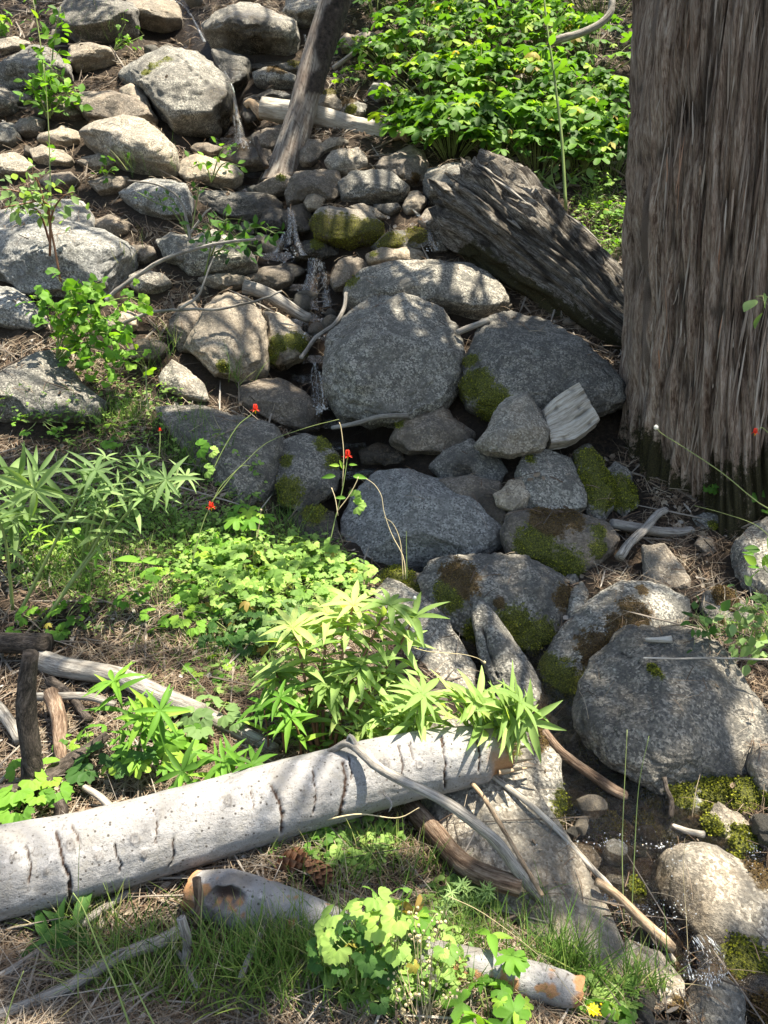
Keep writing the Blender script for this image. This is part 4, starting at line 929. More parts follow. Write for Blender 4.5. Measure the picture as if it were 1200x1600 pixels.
def trunk_mat():
    g = NT('barkless_trunk')
    cbn = g.n('ShaderNodeCombineXYZ'); g.s(cbn.inputs[0], g.attr('around')); g.s(cbn.inputs[2], g.attr('along'))
    mp = g.n('ShaderNodeMapping'); g.s(mp.inputs['Vector'], cbn.outputs[0]); mp.inputs['Scale'].default_value = (60, 1, 5)
    n = g.noise(mp.outputs[0], 1.0, 6, .7); v = g.coord(rand=False); n2 = g.noise(v, 26, 5, .75); n3 = g.noise(v, 4, 3)
    col = g.ramp(n, [(.38, (.08, .065, .055)), (.5, (.20, .172, .15)), (.62, (.33, .30, .265))])
    col = g.mix(g.ramp(n3, [(.4, 0), (.7, .6)]), col, (.19, .13, .10))
    bark = g.ramp(n2, [(.35, (.012, .009, .008)), (.6, (.05, .038, .032)), (.8, (.12, .09, .075))])
    b = g.attr('bark'); col = g.mix(b, col, bark); col = g.mix(g.attr('crack'), col, (.03, .02, .015))
    hgt = g.math('ADD', n, g.math('MULTIPLY', n2, b))
    return g.done(g.principled(col, .85, g.bump(hgt, .9, .012), .25))
M['dead_trunk'] = trunk_mat()
wood_thing('dead_tree', 'leaning dead trunk, grey and barkless below with dark bark above', 'dead tree', lt_pts, lt_r, 'dead_trunk', 170, 56, lambda th, s, c, R: R * (.10 * perlin(np.stack([np.cos(th) * 1.2, np.sin(th) * 1.2, s * 1.5], -1)) + .05 * perlin(np.stack([np.cos(th) * 3, np.sin(th) * 3, s * 2.5], -1)) + .15 * np.exp(-s / .12)), extra=lt_extra)

# ---- driftwood log in the upper creek
dw = [(408, 168), (440, 174), (500, 184), (550, 199), (590, 207), (618, 213)]
dd_ = [sd(460, 190) - .10] * 6
def grooved(amp, su, sl, seed):
    def f(th, s, c, R):
        p = np.stack([np.cos(th) * su, np.sin(th) * su, s * sl], -1) + seed
        return R * (amp * (np.minimum(3.4 * np.abs(perlin(p)), 1.1) - .5) + amp * .5 * (np.minimum(3.4 * np.abs(perlin(p * 2.3)), 1.1) - .5) + .12 * perlin(np.stack([np.cos(th), np.sin(th), s * 2], -1) + seed))
    return f
wood_thing('driftwood_log', 'pale driftwood log lying across the creek behind the leaning trunk', 'log', [P(x, y, d) for (x, y), d in zip(dw, dd_)], np.array([15, 16, 15, 17, 16, 9]) / F_PX * dd_[0], 'white_wood', 90, 40, grooved(.12, 3, 1.5, 4))
stick('short crooked root wood at the left end of the driftwood log', [(383,166),(392,160),(402,170),(412,182)], 6, 8, 'tan_wood')
stick('thin dead branch running up to the right behind the leaning trunk', [(520,108),(545,90),(565,76),(585,66)], 4, 2.5, 'white_wood')
stick('curved grey bough hanging in the leaves at the top right', [(865,68),(900,56),(935,38),(952,18),(958,-12)], 6.5, 5, 'grey_wood', dd=(-.9, -.9))
stick('bleached wood chunk among leaves at the top right', [(758,86),(775,78),(792,76)], 9, 6, 'white_wood', lift=.25)
stick('broken root end past the driftwood log', [(612,216),(625,212),(636,222)], 8, 5, 'tan_wood')

# ---- the rotten log
ro = [(712, 296), (760, 335), (820, 385), (880, 430), (940, 480), (990, 520), (1040, 560)]
rd = np.linspace(sd(730, 380) + .0, 4.55, 7)
rpts = np.array([P(x, y, d) for (x, y), d in zip(ro, rd)]); rrad = np.array([66, 76, 74, 66, 56, 50, 46]) / F_PX * rd
def rot_extra(V, th, s):
    px, py = front_px(V)
    ax = rpts[-1] - rpts[0]; ax /= np.linalg.norm(ax)
    k = sstep(.26, 0, s) ; V = V + ax[None] * (k * .10)[:, None]; V = V - ax[None] * (k * (.14 * perlin(np.stack([np.cos(th) * 3, np.sin(th) * 3, 0 * s], -1)) + .16 * perlin(np.stack([np.cos(th) * 9, np.sin(th) * 9, 0 * s], -1))))[:, None]
    mo = np.maximum(.8 * np.exp(-(seg_dist(px, py, [(735, 395), (800, 440), (900, 500), (960, 540)]) / 26) ** 2), .5 * np.exp(-(np.hypot(px - 900, py - 455) / 25) ** 2))
    ck = sstep(.12, .03, np.abs(perlin(np.stack([np.cos(th) * 3.4, np.sin(th) * 3.4, s * 1.3], -1) + 3))) * .8
    return V, {'moss': mo, 'crack': ck}
wood_thing('rotten_log', 'big rotten log with deeply furrowed wood running down to the cedar', 'log', rpts, rrad, 'rotten', 190, 190, lambda th, s, c, R: grooved(.20, 3.0, 1.0, 3)(th, s, c, R) + R * .12 * np.round(perlin(np.stack([np.cos(th) * 2.2, np.sin(th) * 2.2, s * 3.2], -1)) * 2.2) / 2.2 + R * .10 * (.5 - 2 * np.abs(perlin(np.stack([np.cos(th) * 9, np.sin(th) * 9, s * 2.6], -1)))) + R * .05 * perlin(np.stack([np.cos(th) * 19, np.sin(th) * 19, s * 6], -1)), squash=.9, extra=rot_extra)
for k in range(9):       # loose slivers on the rotten log
    t = RS.rand(); i = t * 4.5; b = resample(rpts, 50)[int(i * 8)]; a = RS.uniform(1.0, 3.4)
    ax = rpts[-1] - rpts[0]; ax /= np.linalg.norm(ax); q = np.cross(ax, [0, 0, 1.]); q /= np.linalg.norm(q); bb = np.cross(q, ax)
    r = np.interp(i, range(7), rrad) * 1.02
    st = b + (q * math.cos(a) * -1 + bb * abs(math.sin(a))) * r
    L = RS.uniform(.10, .3)
    dv = ax * L + RS.normal(0, .012, 3)
    V, F, th, s = tube_mesh('s', [st, st + dv * .5 + [0, 0, .006], st + dv], [.004, .012, .003], None, 7, 5)
    link('sliver', mk_mesh('sliver', V - rpts[0], F, M['grey_wood'], False, {'around': th * .01, 'along': s, 'crack': 0 * s}), bpy.data.objects['rotten_log'])

# ---- split wood chunk
def split_wood():
    d = sd(880, 660) - .10
    A = [(850, 640), (872, 618), (905, 597)]; Bt = [(862, 692), (900, 684), (938, 655)]
    nx, nz = 40, 14; pts = []
    top = resample(np.array([P(x, y, d + .03) for x, y in A]), nx); low = resample(np.array([P(x, y, d - .01) for x, y in Bt]), nx)
    low2 = low + CF * .09 - CU * .03; top2 = top + CF * .10
    rings = []
    for i in range(nx):
        a, b, c, e = top[i], low[i], low2[i], top2[i]
        ring = [a + (b - a) * t for t in np.linspace(0, 1, nz, endpoint=False)] + [b + (c - b) * t for t in np.linspace(0, 1, 5, endpoint=False)] + [c + (e - c) * t for t in np.linspace(0, 1, 6, endpoint=False)] + [e + (a - e) * t for t in np.linspace(0, 1, 5, endpoint=False)]
        rings.append(ring)
    V = np.array(rings); m = V.shape[1]
    s = np.linspace(0, .2, nx)[:, None] + np.zeros(m); ar = np.cumsum(np.linalg.norm(np.diff(V[0], axis=0, prepend=V[0][:1]), axis=1))[None] + np.zeros((nx, 1))
    V = V.reshape(-1, 3)
    gr = np.abs(perlin(np.stack([ar.ravel() * 75, s.ravel() * 4, 0 * s.ravel() + .37], -1)))
    V = V + CF[None] * ((.012 * sstep(.16, 0, gr)) )[:, None] + .003 * np.stack([perlin(V * 50 + k) for k in range(3)], -1)
    i, j = np.meshgrid(np.arange(nx - 1), np.arange(m), indexing='ij'); k2 = (j + 1) % m
    Q = np.stack([i * m + j, i * m + k2, (i + 1) * m + k2, (i + 1) * m + j], -1).reshape(-1, 4)
    n0 = len(V); V = np.concatenate([V, [V[:m].mean(0)], [V[-m:].mean(0)]])
    T = tris(Q); jj = np.arange(m); kk = (jj + 1) % m
    T = np.concatenate([T, np.stack([kk, jj, np.full(m, n0)], -1), np.stack([(nx - 1) * m + jj, (nx - 1) * m + kk, np.full(m, n0 + 1)], -1)])
    ck = np.append(sstep(.05, .0, gr) * .6, [0, 0])
    c = V[0].copy()
    link('split_wood', mk_mesh('split_wood', V - c, T, M['white_wood'], False, {'around': np.append(ar.ravel(), [0, 0]) , 'along': np.append(s.ravel(), [0, 0]), 'crack': ck}), loc=c,
         label='bleached split wedge of wood leaning on the great dark boulder', category='wood chunk')
split_wood()

# ---- sticks
stick('smooth grey stick leaning on the weathered board below the cedar', [(968,872),(985,848),(1008,826),(1026,806),(1040,799)], 8, 5.5, 'grey_wood', lift=.05)
wood_thing('weathered_board', 'weathered grey board lying at the foot of the cedar', 'board', [P(x, y, sd(1010, 832) - .02) for x, y in [(955, 818), (1000, 826), (1050, 832), (1082, 828)]], np.array([14, 16, 15, 10]) / F_PX * 3.3, 'grey_wood', 50, 24, grooved(.2, 2.2, 2, 8), squash=.55)
stick('orange-brown peeled stick by the creek right of the white log end', [(852,1137),(880,1168),(915,1200),(955,1232),(975,1245)], 7, 9, 'red_rot', lift=.02)
stick('long straight bleached stick slanting from the leafy herb down to the creek', [(715,1165),(770,1212),(850,1275),(910,1340),(960,1395),(1020,1460),(1075,1530)], 4.6, 5, 'white_wood', dd=[-.02,-.10,-.20,-.24,-.28,-.32,-.32], wob=.4)
stick('thin tan stick crossing behind the forked grey branch', [(736,1222),(765,1260),(800,1320),(835,1378),(848,1400)], 3.6, 3.2, 'tan_wood', lift=.06, wob=.5)
stick('light brown stick lying in the wet debris at the creek lip', [(930,1380),(960,1402),(1000,1440),(1048,1482)], 6.5, 9, 'tan_wood', lift=.03)
stick('dark broken stub with a peeled tip standing in the pool moss', [(1046,1280),(1048,1255),(1040,1236),(1036,1216)], 5, 3.5, 'dark_bark', dd=(-.03, -.0))
stick('short peeled stick poking out from the mossy mound rock', [(1052,1290),(1075,1296),(1100,1302)], 5, 5.5, 'white_wood', lift=.03)
stick('reddish rotten branch half buried under the white log', [(640,1262),(680,1300),(720,1345),(760,1372),(808,1388)], 16, 17, 'red_rot', lift=.02)
stick('forked grey branch lying in the grass at bottom left', [(-15,1592),(40,1568),(110,1540),(170,1505),(215,1480),(250,1468),(290,1452)], 8, 11, 'grey_wood', lift=.03, children=[([(165,1500),(180,1488),(200,1482),(185,1496)],3.5,2)])
stick('thin grey branch behind the forked one at bottom left', [(-15,1535),(60,1490),(130,1440),(200,1395)], 8, 6, 'grey_wood', lift=.02)
stick('upright short bleached stub beside the forked branch', [(288,1505),(292,1470),(286,1435)], 8, 7, 'grey_wood', dd=(-.02, -.04))
stick('thin twig standing in the grass below the knot-hole log', [(310,1545),(285,1500),(265,1470)], 4, 3, 'grey_wood', lift=.02)
stick('slender grey twig leaning in grass right of the knot-hole log', [(375,1530),(390,1490),(402,1470),(420,1448)], 5.5, 4, 'grey_wood', lift=.03)
stick('reddish bark flake standing at the end of the knot-hole log', [(307,1372),(311,1410),(305,1445)], 7, 6, 'red_rot', dd=(-.15, -.15))
stick('tan curved twig below the white log', [(200,1395),(245,1370),(290,1350)], 3, 2, 'tan_wood', lift=.02)
# tangle of dead wood at the left
stick('thick dark log end cut off by the left edge', [(-60,1002),(-10,1003),(40,1006),(76,1006)], 17, 17, 'dark_bark', cat='log', name='log', lift=.10)
stick('blackened upright snag at the left edge of the dead wood', [(48,1225),(50,1180),(45,1120),(48,1060),(52,1022)], 17, 13, 'dark_bark', cat='snag', name='snag', dd=(-.05,-.12))
stick('long dead pole running from the left tangle down behind the bright herb', [(60,1018),(110,1040),(180,1060),(240,1085),(310,1112)], 17, 15, 'grey_wood', cat='log', name='log', lift=.05)
stick('continuation of dead wood reaching the herb stems above the white log', [(310,1110),(350,1130),(400,1155),(430,1172)], 13, 12, 'grey_wood', lift=.02)
stick('dark curved root below the blackened snag', [(0,1245),(40,1240),(80,1215),(110,1190),(140,1170),(165,1150)], 20, 7, 'dark_bark', lift=.03)
stick('short brown branch leaning right of the snag', [(80,1085),(88,1120),(92,1160),(98,1190)], 13, 9, 'red_rot', lift=.04)
stick('thin dark crossing branch in the tangle', [(80,1062),(105,1080),(125,1110),(140,1125)], 8, 6, 'dark_bark', lift=.05)
stick('horizontal grey branch in the tangle right of the snag', [(58,1090),(95,1090),(145,1088),(180,1098)], 7, 6, 'grey_wood', lift=.05)
stick('grey branch at the left edge below the dark log end', [(-10,1098),(10,1115),(30,1140),(35,1150)], 9, 9, 'grey_wood', lift=.03)
stick('brown branch along the top of the white log', [(240,1145),(300,1150),(360,1170),(405,1185)], 5, 6, 'red_rot', lift=.02)
stick('grey stub standing behind the left part of the white log', [(92,1288),(95,1270),(90,1256)], 12, 9, 'dark_bark', dd=(.0, .0))
stick('long straw-coloured twig near the left margin', [(-10,1230),(20,1200),(60,1160)], 3, 3, 'white_wood', lift=.04)
stick('white splintered chip on the needles left of the pole', [(190,1285),(160,1250),(130,1232)], 7, 5, 'white_wood', lift=.02)
# thin bare twigs over the left rocks
stick('long bare grey branch slanting over the slab stones at left', [(165,470),(200,440),(260,405),(330,383),(400,372)], 4.2, 2, 'grey_wood', dd=[-.1,-.12,-.15,-.2,-.3])
stick('bent bare twig arching over the blue-grey flat boulder', [(296,375),(292,345),(285,320),(265,298),(230,285),(200,282)], 2.6, 1.3, 'grey_wood', dd=(-.15,-.3))
stick('fine dead twig rising beside the bent bare twig', [(297,365),(315,340),(330,325)], 2, 1.2, 'grey_wood', dd=(-.15,-.2))
stick('bare brown twig crossing the sunlit knobbly boulder', [(175,512),(230,490),(280,484),(340,483),(400,470),(440,455)], 3, 1.5, 'grey_wood', dd=[-.15,-.15,-.2,-.25,-.3,-.3])
stick('thin twig bending over the needles left of the knobbly boulder', [(282,482),(310,462),(320,435),(335,400)], 2.4, 1.2, 'grey_wood', dd=(-.25,-.3))
stick('curved dark root dropping beside the small cascade', [(378,446),(410,458),(440,478),(465,495),(480,500)], 11, 8, 'grey_wood', cat='root', name='root', lift=.04)
stick('thin forked twig hooked over the left side of the central boulder', [(470,560),(490,530),(520,510),(538,480),(540,458)], 3.5, 3, 'grey_wood', lift=.05)
stick('pale thin twig in the dark gap under the central boulder', [(520,668),(560,660),(600,652),(640,648)], 3.5, 4, 'grey_wood', lift=.02)
stick('short grey stick between the central and the great dark boulder', [(714,520),(735,512),(765,500)], 5, 5, 'grey_wood', lift=.02)
stick('bleached horizontal twig on top of the huge granite boulder', [(1005,1028),(1060,1029),(1120,1028),(1210,1031)], 1.4, 1.8, 'white_wood', dd=(-.12,-.12), wob=.3)
stick('white chip of wood lying on the huge granite boulder', [(1010,1000),(1030,999),(1048,996)], 3, 6, 'white_wood', lift=.01)
stick('dark branch under the leaning trunk', [(400,215),(408,240),(415,260)], 4, 5, 'dark_bark', lift=.08)
# ------------------------------------------------------------------ filler stones
def pxy(n, rect=(-200, 1400, -120, 1720)):
    px = RS.uniform(rect[0], rect[1], n); py = RS.uniform(rect[2], rect[3], n)
    d = ground_d(px, py); q = CAM + (CF[None] + CX[None] * ((px - 600) / F_PX)[:, None] + CU[None] * ((800 - py) / F_PX)[:, None]) * d[:, None]
    return px, py, d, q[:, 0], q[:, 1]
stone_meshes = {}
for mi, mt in enumerate(['grey', 'brown', 'tan', 'dark', 'grey', 'pale']):
    v, f = ico(3 if mi else 3); N = v * (1, .8, .62); rs = np.random.RandomState(50 + mi)
    for k in range(10):
        q = rs.normal(size=3); q /= np.linalg.norm(q); N = N - np.maximum(N @ q - .48 - .1 * rs.rand(), 0)[:, None] * q * .95
    N = N * (1 + .1 * fbm(N * 1.5 + mi * 7, 3))[:, None]
    stone_meshes[mi] = mk_mesh('cobble', N, f, M[mt], True, {'moss': np.exp(-((N[:, 2] + .3) / .3) ** 2) * .5 * (mi == 3), 'mosshue': 0 * N[:, 0], 'wet': np.full(len(N), .6 if mi in (3, 0) else 0.0), 'crack': 0 * N[:, 0]})
cnt = 0
ANCH = [('large cracked boulder', 270, 135), ('pale loaf-shaped boulder', 205, 225), ('dark boulder over the upper creek', 395, 45), ('tan wedge stone', 145, 85), ('tall upright grey slab', 60, 100), ('flat tan stones at left', 85, 235), ('foot of the leaning trunk', 445, 260), ('driftwood log', 560, 195), ('mottled boulder', 585, 285),
 ('ragged end of the rotten log', 720, 330), ('huge left slab', 110, 390), ('blue-grey flat boulder', 245, 315), ('shaded ledge by the creek', 360, 315), ('white-topped mossy boulder', 540, 350), ('wide grey slab', 335, 395), ('long low boulder', 670, 440), ('sunlit knobbly boulder', 360, 520), ('mossy cushion stone', 445, 530),
 ('central upright boulder', 615, 560), ('great dark boulder', 840, 575), ('flat-topped block', 435, 630), ('long dark boulder', 350, 710), ('pointed grey boulder', 70, 600), ('bright scalloped shrub', 140, 500), ('perched angular rock', 800, 660), ('split wood wedge', 895, 640), ('round stone', 860, 745), ('pitted boulder', 660, 815),
 ('orange-mossed round boulder', 875, 845), ('dark lichened boulder', 775, 940), ('cedar foot', 985, 780), ('upright pale block', 1040, 885), ('fin of rock', 790, 1020), ('moss-banded long boulder', 960, 1000), ('huge granite boulder', 1050, 1110), ('right-edge boulder', 1190, 880), ('rock at the log end', 830, 1215), ('mossy mound rock', 1080, 1260),
 ('pool', 960, 1340), ('smooth pool boulder', 1120, 1410), ('granite slab under the log', 870, 1400), ('bottom waterfall', 1100, 1510), ('speckled creek stone', 1020, 1530), ('blackened snag', 50, 1120), ('columbine mass', 430, 900), ('blue-green plant', 100, 820), ('berry bushes', 750, 150), ('upper left bush', 80, 150), ('white log', 400, 1250), ('dark boulder at the top edge', 160, 20)]
px, py, d, x, y = pxy(2600)
_a = pxy(70, (885, 1060, 1235, 1425)); _b = pxy(30, (1060, 1200, 1300, 1360)); POOLN = 100; px, py, d, x, y = [np.concatenate([_a[k], _b[k], v]) for k, v in enumerate((px, py, d, x, y))]
cdist = np.abs(x - creek_x(y))
bedw = np.where(cdist < .45, 1.0, .10); bedw = np.where((px > 560) & (py < 240), .05, bedw); bedw = np.where((py < 470) & (px < 520), np.maximum(bedw, .4), bedw)
bedw = np.where((px > 540) & (px < 900) & (py > 380) & (py < 1080), np.maximum(bedw, .8), bedw); bedw = np.where((px < 560) & (py > 640), .02, bedw); bedw = np.where((px<760)&(py>1120), .0, bedw)
for i in range(len(px)):
    if i < POOLN and cnt > 46: continue
    if cnt >= 240: break
    if i >= POOLN and RS.rand() > bedw[i]: continue
    r = RS.uniform(8, 30) / F_PX * d[i] * (1 if cdist[i] < .5 else .8)
    if Hrock(x[i], y[i]) > H0(x[i], y[i]) + .02: continue
    cnt += 1
    mi = RS.choice([0, 1, 2, 3, 4, 5], p=[.25, .3, .1, .2, .1, .05]) if cdist[i] < .5 else RS.choice([0, 1, 2, 5])
    o = bpy.data.objects.new('cobble', stone_meshes[mi]); COL.objects.link(o)
    o.location = (x[i], y[i], float(H0(x[i], y[i])) + r * .15 + (.045 if i < POOLN else 0)); o.scale = (r, r * RS.uniform(.8, 1.1), r * RS.uniform(.8, 1.2)); o.rotation_euler = (RS.uniform(-.4, .4), RS.uniform(-.4, .4), RS.uniform(0, 6.3))
    o['category'] = 'cobble'; o['group'] = 'small cobbles between the boulders'
    X_, Y_ = px[i], py[i]; w_, a_x, a_y = min(ANCH, key=lambda t: math.hypot(t[1] - X_, t[2] - Y_)); dx, dy = X_ - a_x, Y_ - a_y
    side = ('right of' if dx > 0 else 'left of') if abs(dx) > abs(dy) * 1.5 else ('below' if dy > 0 else 'above') if abs(dy) > abs(dx) * 1.5 else ('below right of' if dx > 0 else 'below left of') if dy > 0 else ('above right of' if dx > 0 else 'above left of')
    o['label'] = ('small' if r * F_PX / d[i] > 15 else 'tiny') + ' ' + ['grey', 'brown', 'tan', 'dark', 'grey', 'pale'][mi] + ' cobble ' + side + ' the ' + w_

# ------------------------------------------------------------------ litter
def surf(x, y, lift):
    z = np.maximum(Hn(x, y), Hrock(x, y)); onrock = Hrock(x, y) > H0(x, y) + .02
    e = .03; nx = (Hs(x - e, y) - Hs(x + e, y)) / (2 * e); ny = (Hs(x, y - e) - Hs(x, y + e)) / (2 * e)
    nr = np.stack([np.clip(nx, -1.2, 1.2), np.clip(ny, -1.2, 1.2), np.ones_like(nx)], -1); nr /= np.linalg.norm(nr, axis=1, keepdims=True)
    return np.stack([x, y, z + lift], -1), nr, onrock, np.hypot(nx, ny)
def orient(nr, tilt):
    n = len(nr); r = RS.normal(size=(n, 3)); f = r - (r * nr).sum(1, keepdims=True) * nr; f /= np.linalg.norm(f, axis=1, keepdims=True)
    f = f + nr * RS.normal(0, tilt, n)[:, None]
    u = nr + RS.normal(0, .5, (n, 3)); return frames(f, u)
def strip(n, width, bend, taper=1.0, vfold=0.0):
    t = np.linspace(0, 1, n); w = width * .5 * (1 - taper * t ** 1.6); z = bend * 4 * t * (1 - t) if bend > 0 else bend * t * t
    L = np.stack([-w, t, z], -1); R = np.stack([w, t, z], -1); v = np.empty((2 * n, 3)); v[0::2] = L; v[1::2] = R
    return v, np.array([[2 * i, 2 * i + 1, 2 * i + 3, 2 * i + 2] for i in range(n - 1)])
nv, nf = strip(4, 1, .10, .3); nv[:, 1] -= .5
def litter(name, label, n, tv, tf, mat, size, wid, tilt=.16, lift=(0, .02), rockp=.10, dens=None, zsc=None):
    px, py, d, x, y = pxy(n); pos, nr, onr, sl = surf(x, y, RS.uniform(lift[0], lift[1], n))
    cdist = np.abs(x - creek_x(y))
    k = np.where(onr, rockp * (sl < .8) * (perlin(pos * 4) > -.0) * 2, 1.0)
    k = k * np.where(cdist < .25, .22, np.where(cdist < .4, .6, 1.0))
    if dens is not None: k = k * dens(px, py, pos)
    m = (RS.rand(n) < k); pos, nr = pos[m], nr[m]; n = len(pos)
    L = RS.uniform(size[0], size[1], n); W = RS.uniform(wid[0], wid[1], n)
    W = W * np.clip(((pos - CAM) @ CF) / 2.6, .8, 2.6); L = L * np.clip(((pos - CAM) @ CF) / 4.5, 1, 1.4)
    cl = np.clip(.5 + .35 * perlin(pos * 2.5) + RS.normal(0, .24, n), 0, 1)
    o = link(name, scatter_mesh(name, tv, tf, pos, orient(nr, tilt), np.stack([W, L, L if zsc is None else W * zsc], -1), mat, False, cl), kind='stuff', label=label)
    return o
dn = lambda px, py, p: np.clip(.6 + .9 * perlin(p * 1.8 + 5), .2, 1.2) * np.where((px > 560) & (px < 1000) & (py < 300), .5, 1) * np.where((px < 540) & (py < 700), 1.9, 1.0) * np.where((px > 900) & (py > 1180), .5, 1)
nv2, nf2 = strip(3, 1, .08, .3); nv2[:, 1] -= .5
litter('pine_needles', 'mat of fallen brown pine needles over the ground', 135000, nv, nf, M['needles'], (.05, .14), (.0010, .0020), .17, (0, .022), .07, dn)
litter('old_needles', 'dark decayed needle layer', 46000, nv2, nf2, M['needles_dark'], (.04, .10), (.002, .004), .10, (-.004, .008), .04)
# curled dead leaves and bark chips
t = np.linspace(-.5, .5, 4); g = np.stack(np.meshgrid(t, t, indexing='ij'), -1).reshape(-1, 2); wv_ = np.sqrt(np.clip(1 - (g[:, 1] * 1.9) ** 2, .05, 1))
lv = np.stack([g[:, 0] * wv_, g[:, 1], .35 * g[:, 0] ** 2 * 2 + .3 * g[:, 1] ** 2], -1)
lf = np.array([[i * 4 + j, (i + 1) * 4 + j, (i + 1) * 4 + j + 1, i * 4 + j + 1] for i in range(3) for j in range(3)])
litter('dead_leaves', 'curled dead leaves and bark chips', 15000, lv, lf, M['litter'], (.012, .038), (.008, .024), .35, (0, .012), .03, zsc=1.0)
tw, tq = tube_np([(0, -.5, 0), (.04, -.15, .02), (-.03, .2, .03), (.0, .5, 0)], [.5, .45, .4, .25], 5, 4)[:2]
tw = tw * (1, 1, 1)
def twig_t():
    V, Q, a, b, _, _ = tube_np([(0, -.5, 0), (.3, -.15, .2), (-.3, .2, .3), (.2, .5, 0)], [.5, .45, .4, .25], 6, 4); return V, tris(Q)
tv2, tf2 = twig_t(); tv2 = tv2.copy()
litter('twig_litter', 'small dead twigs strewn over the ground', 3600, tv2, tf2, M['twig'], (.05, .28), (.003, .008), .12, (0, .02), .05, zsc=1.0)
litter('foreground_twigs', 'tangle of thin grey twigs on the near ground', 2200, tv2, tf2, M['twig'], (.05, .22), (.0012, .003), .22, (0, .04), .03, lambda px, py, p: ((px < 720) & (py > 980)) * 1.6, zsc=1.0)
litter('gravel', 'fine gravel and grit in the creek bed', 9000, np.array([(1,0,0),(-1,0,0),(0,1,0),(0,-1,0),(0,0,.7),(0,0,-.7)])*.5, np.array([[0,2,4],[2,1,4],[1,3,4],[3,0,4],[2,0,5],[1,2,5],[3,1,5],[0,3,5]]), M['litter'], (.006, .02), (.006, .02), .5, (0, .004), .02, zsc=.7,
       dens=lambda px, py, p: np.where(np.abs(p[:, 0] - creek_x(p[:, 1])) < .5, 1.5, .12))

# ------------------------------------------------------------------ grass
gv, gf = strip(6, 1, -.45, 1.0); 
def grass(name, label, spots, n_total=0):
    P_, R_, S_, C_ = [], [], [], []
    for (cx, cy, rx, ry, n, h0, h1, dry) in spots:
        a = RS.uniform(0, 6.283, n); r = np.sqrt(RS.rand(n)) ; px = cx + rx * r * np.cos(a); py = cy + ry * r * np.sin(a)
        # blades stand in small tufts
        tn = max(3, n // 14); tx = RS.choice(n, tn); ti_ = RS.randint(0, tn, n); px = px * .3 + px[tx][ti_] * .7 + RS.normal(0, 3, n); py = py * .3 + py[tx][ti_] * .7 + RS.normal(0, 2, n)
        d = ground_d(px, py, Hs); q = CAM + (CF[None] + CX[None] * ((px - 600) / F_PX)[:, None] + CU[None] * ((800 - py) / F_PX)[:, None]) * d[:, None]
        okr = (Hrock(q[:, 0], q[:, 1]) < H0(q[:, 0], q[:, 1]) + .03) | (RS.rand(n) < .08); q = q[okr]; n = len(q)
        h = RS.uniform(h0, h1, n)
        up = np.stack([RS.normal(0, .38, n), RS.normal(0, .38, n), np.ones(n)], -1)
        out = np.stack([RS.normal(0, 1, n), RS.normal(0, 1, n), np.zeros(n)], -1)
        P_.append(q - [0, 0, .004]); R_.append(frames(up, out)); S_.append(np.stack([RS.uniform(.0018, .0045, n), h, h], -1)); C_.append(np.clip(RS.normal(dry, .22, n), 0, 1))
    link(name, scatter_mesh(name, gv, gf, np.concatenate(P_), np.concatenate(R_), np.concatenate(S_), M['grass'], True, np.concatenate(C_)), kind='stuff', label=label)
grass('grass', 'thin green and dry grass blades in tufts', [
    (620,1520,240,90,1100,.05,.16,.5),(880,1530,80,70,500,.05,.17,.3),(840,1440,50,60,130,.06,.15,.3),(300,1520,260,80,1100,.04,.15,.55),(110,1440,120,50,200,.04,.12,.6),(450,1490,110,40,500,.05,.13,.5),(560,1360,160,50,380,.04,.12,.5),
    (150,820,170,150,1400,.05,.15,.35),(300,700,70,70,520,.08,.2,.35),(180,650,120,40,700,.04,.11,.3),(330,870,70,80,350,.05,.16,.3),(120,900,130,60,500,.06,.16,.35),(450,850,120,60,260,.08,.2,.3),
    (390,590,35,20,90,.10,.26,.45),(205,390,25,30,110,.06,.16,.7),(235,262,60,20,160,.08,.25,.4),(150,40,60,40,170,.08,.25,.4),(260,560,50,50,160,.06,.2,.5),
    (400,1030,200,60,300,.04,.11,.55),(250,980,160,70,420,.04,.12,.5),(940,310,50,40,240,.04,.10,.35),(1000,1540,80,50,220,.05,.13,.4),(940,420,50,60,160,.04,.10,.55),(1150,980,60,40,120,.04,.1,.4),(60,1350,0,0,3,.03,.06,.5),
    (70,620,100,15,250,.03,.09,.3)])
# ground-cover herbs: tiny lobed leaves
def small_cover(name, label, spots, mat, tv, tf, s0, s1):
    P_, R_, S_ = [], [], []
    for (cx, cy, rx, ry, n, h) in spots:
        a = RS.uniform(0, 6.283, n); r = np.sqrt(RS.rand(n)); px = cx + rx * r * np.cos(a); py = cy + ry * r * np.sin(a)
        d = ground_d(px, py, Hs); q = CAM + (CF[None] + CX[None] * ((px - 600) / F_PX)[:, None] + CU[None] * ((800 - py) / F_PX)[:, None]) * d[:, None]
        okr = (Hrock(q[:, 0], q[:, 1]) < H0(q[:, 0], q[:, 1]) + .03) | (RS.rand(n) < .08); q = q[okr]; n = len(q)
        q[:, 2] += RS.uniform(.005, h, n)
        f = np.stack([RS.normal(0, 1, n), RS.normal(0, 1, n), RS.normal(.1, .3, n)], -1); u = np.stack([RS.normal(0, .4, n), RS.normal(-.25, .4, n), np.ones(n)], -1)
        P_.append(q); R_.append(frames(f, u)); S_.append(RS.uniform(s0, s1, n))
    return link(name, scatter_mesh(name, tv, tf, np.concatenate(P_), np.concatenate(R_), np.concatenate(S_), mat, True), kind='stuff', label=label)
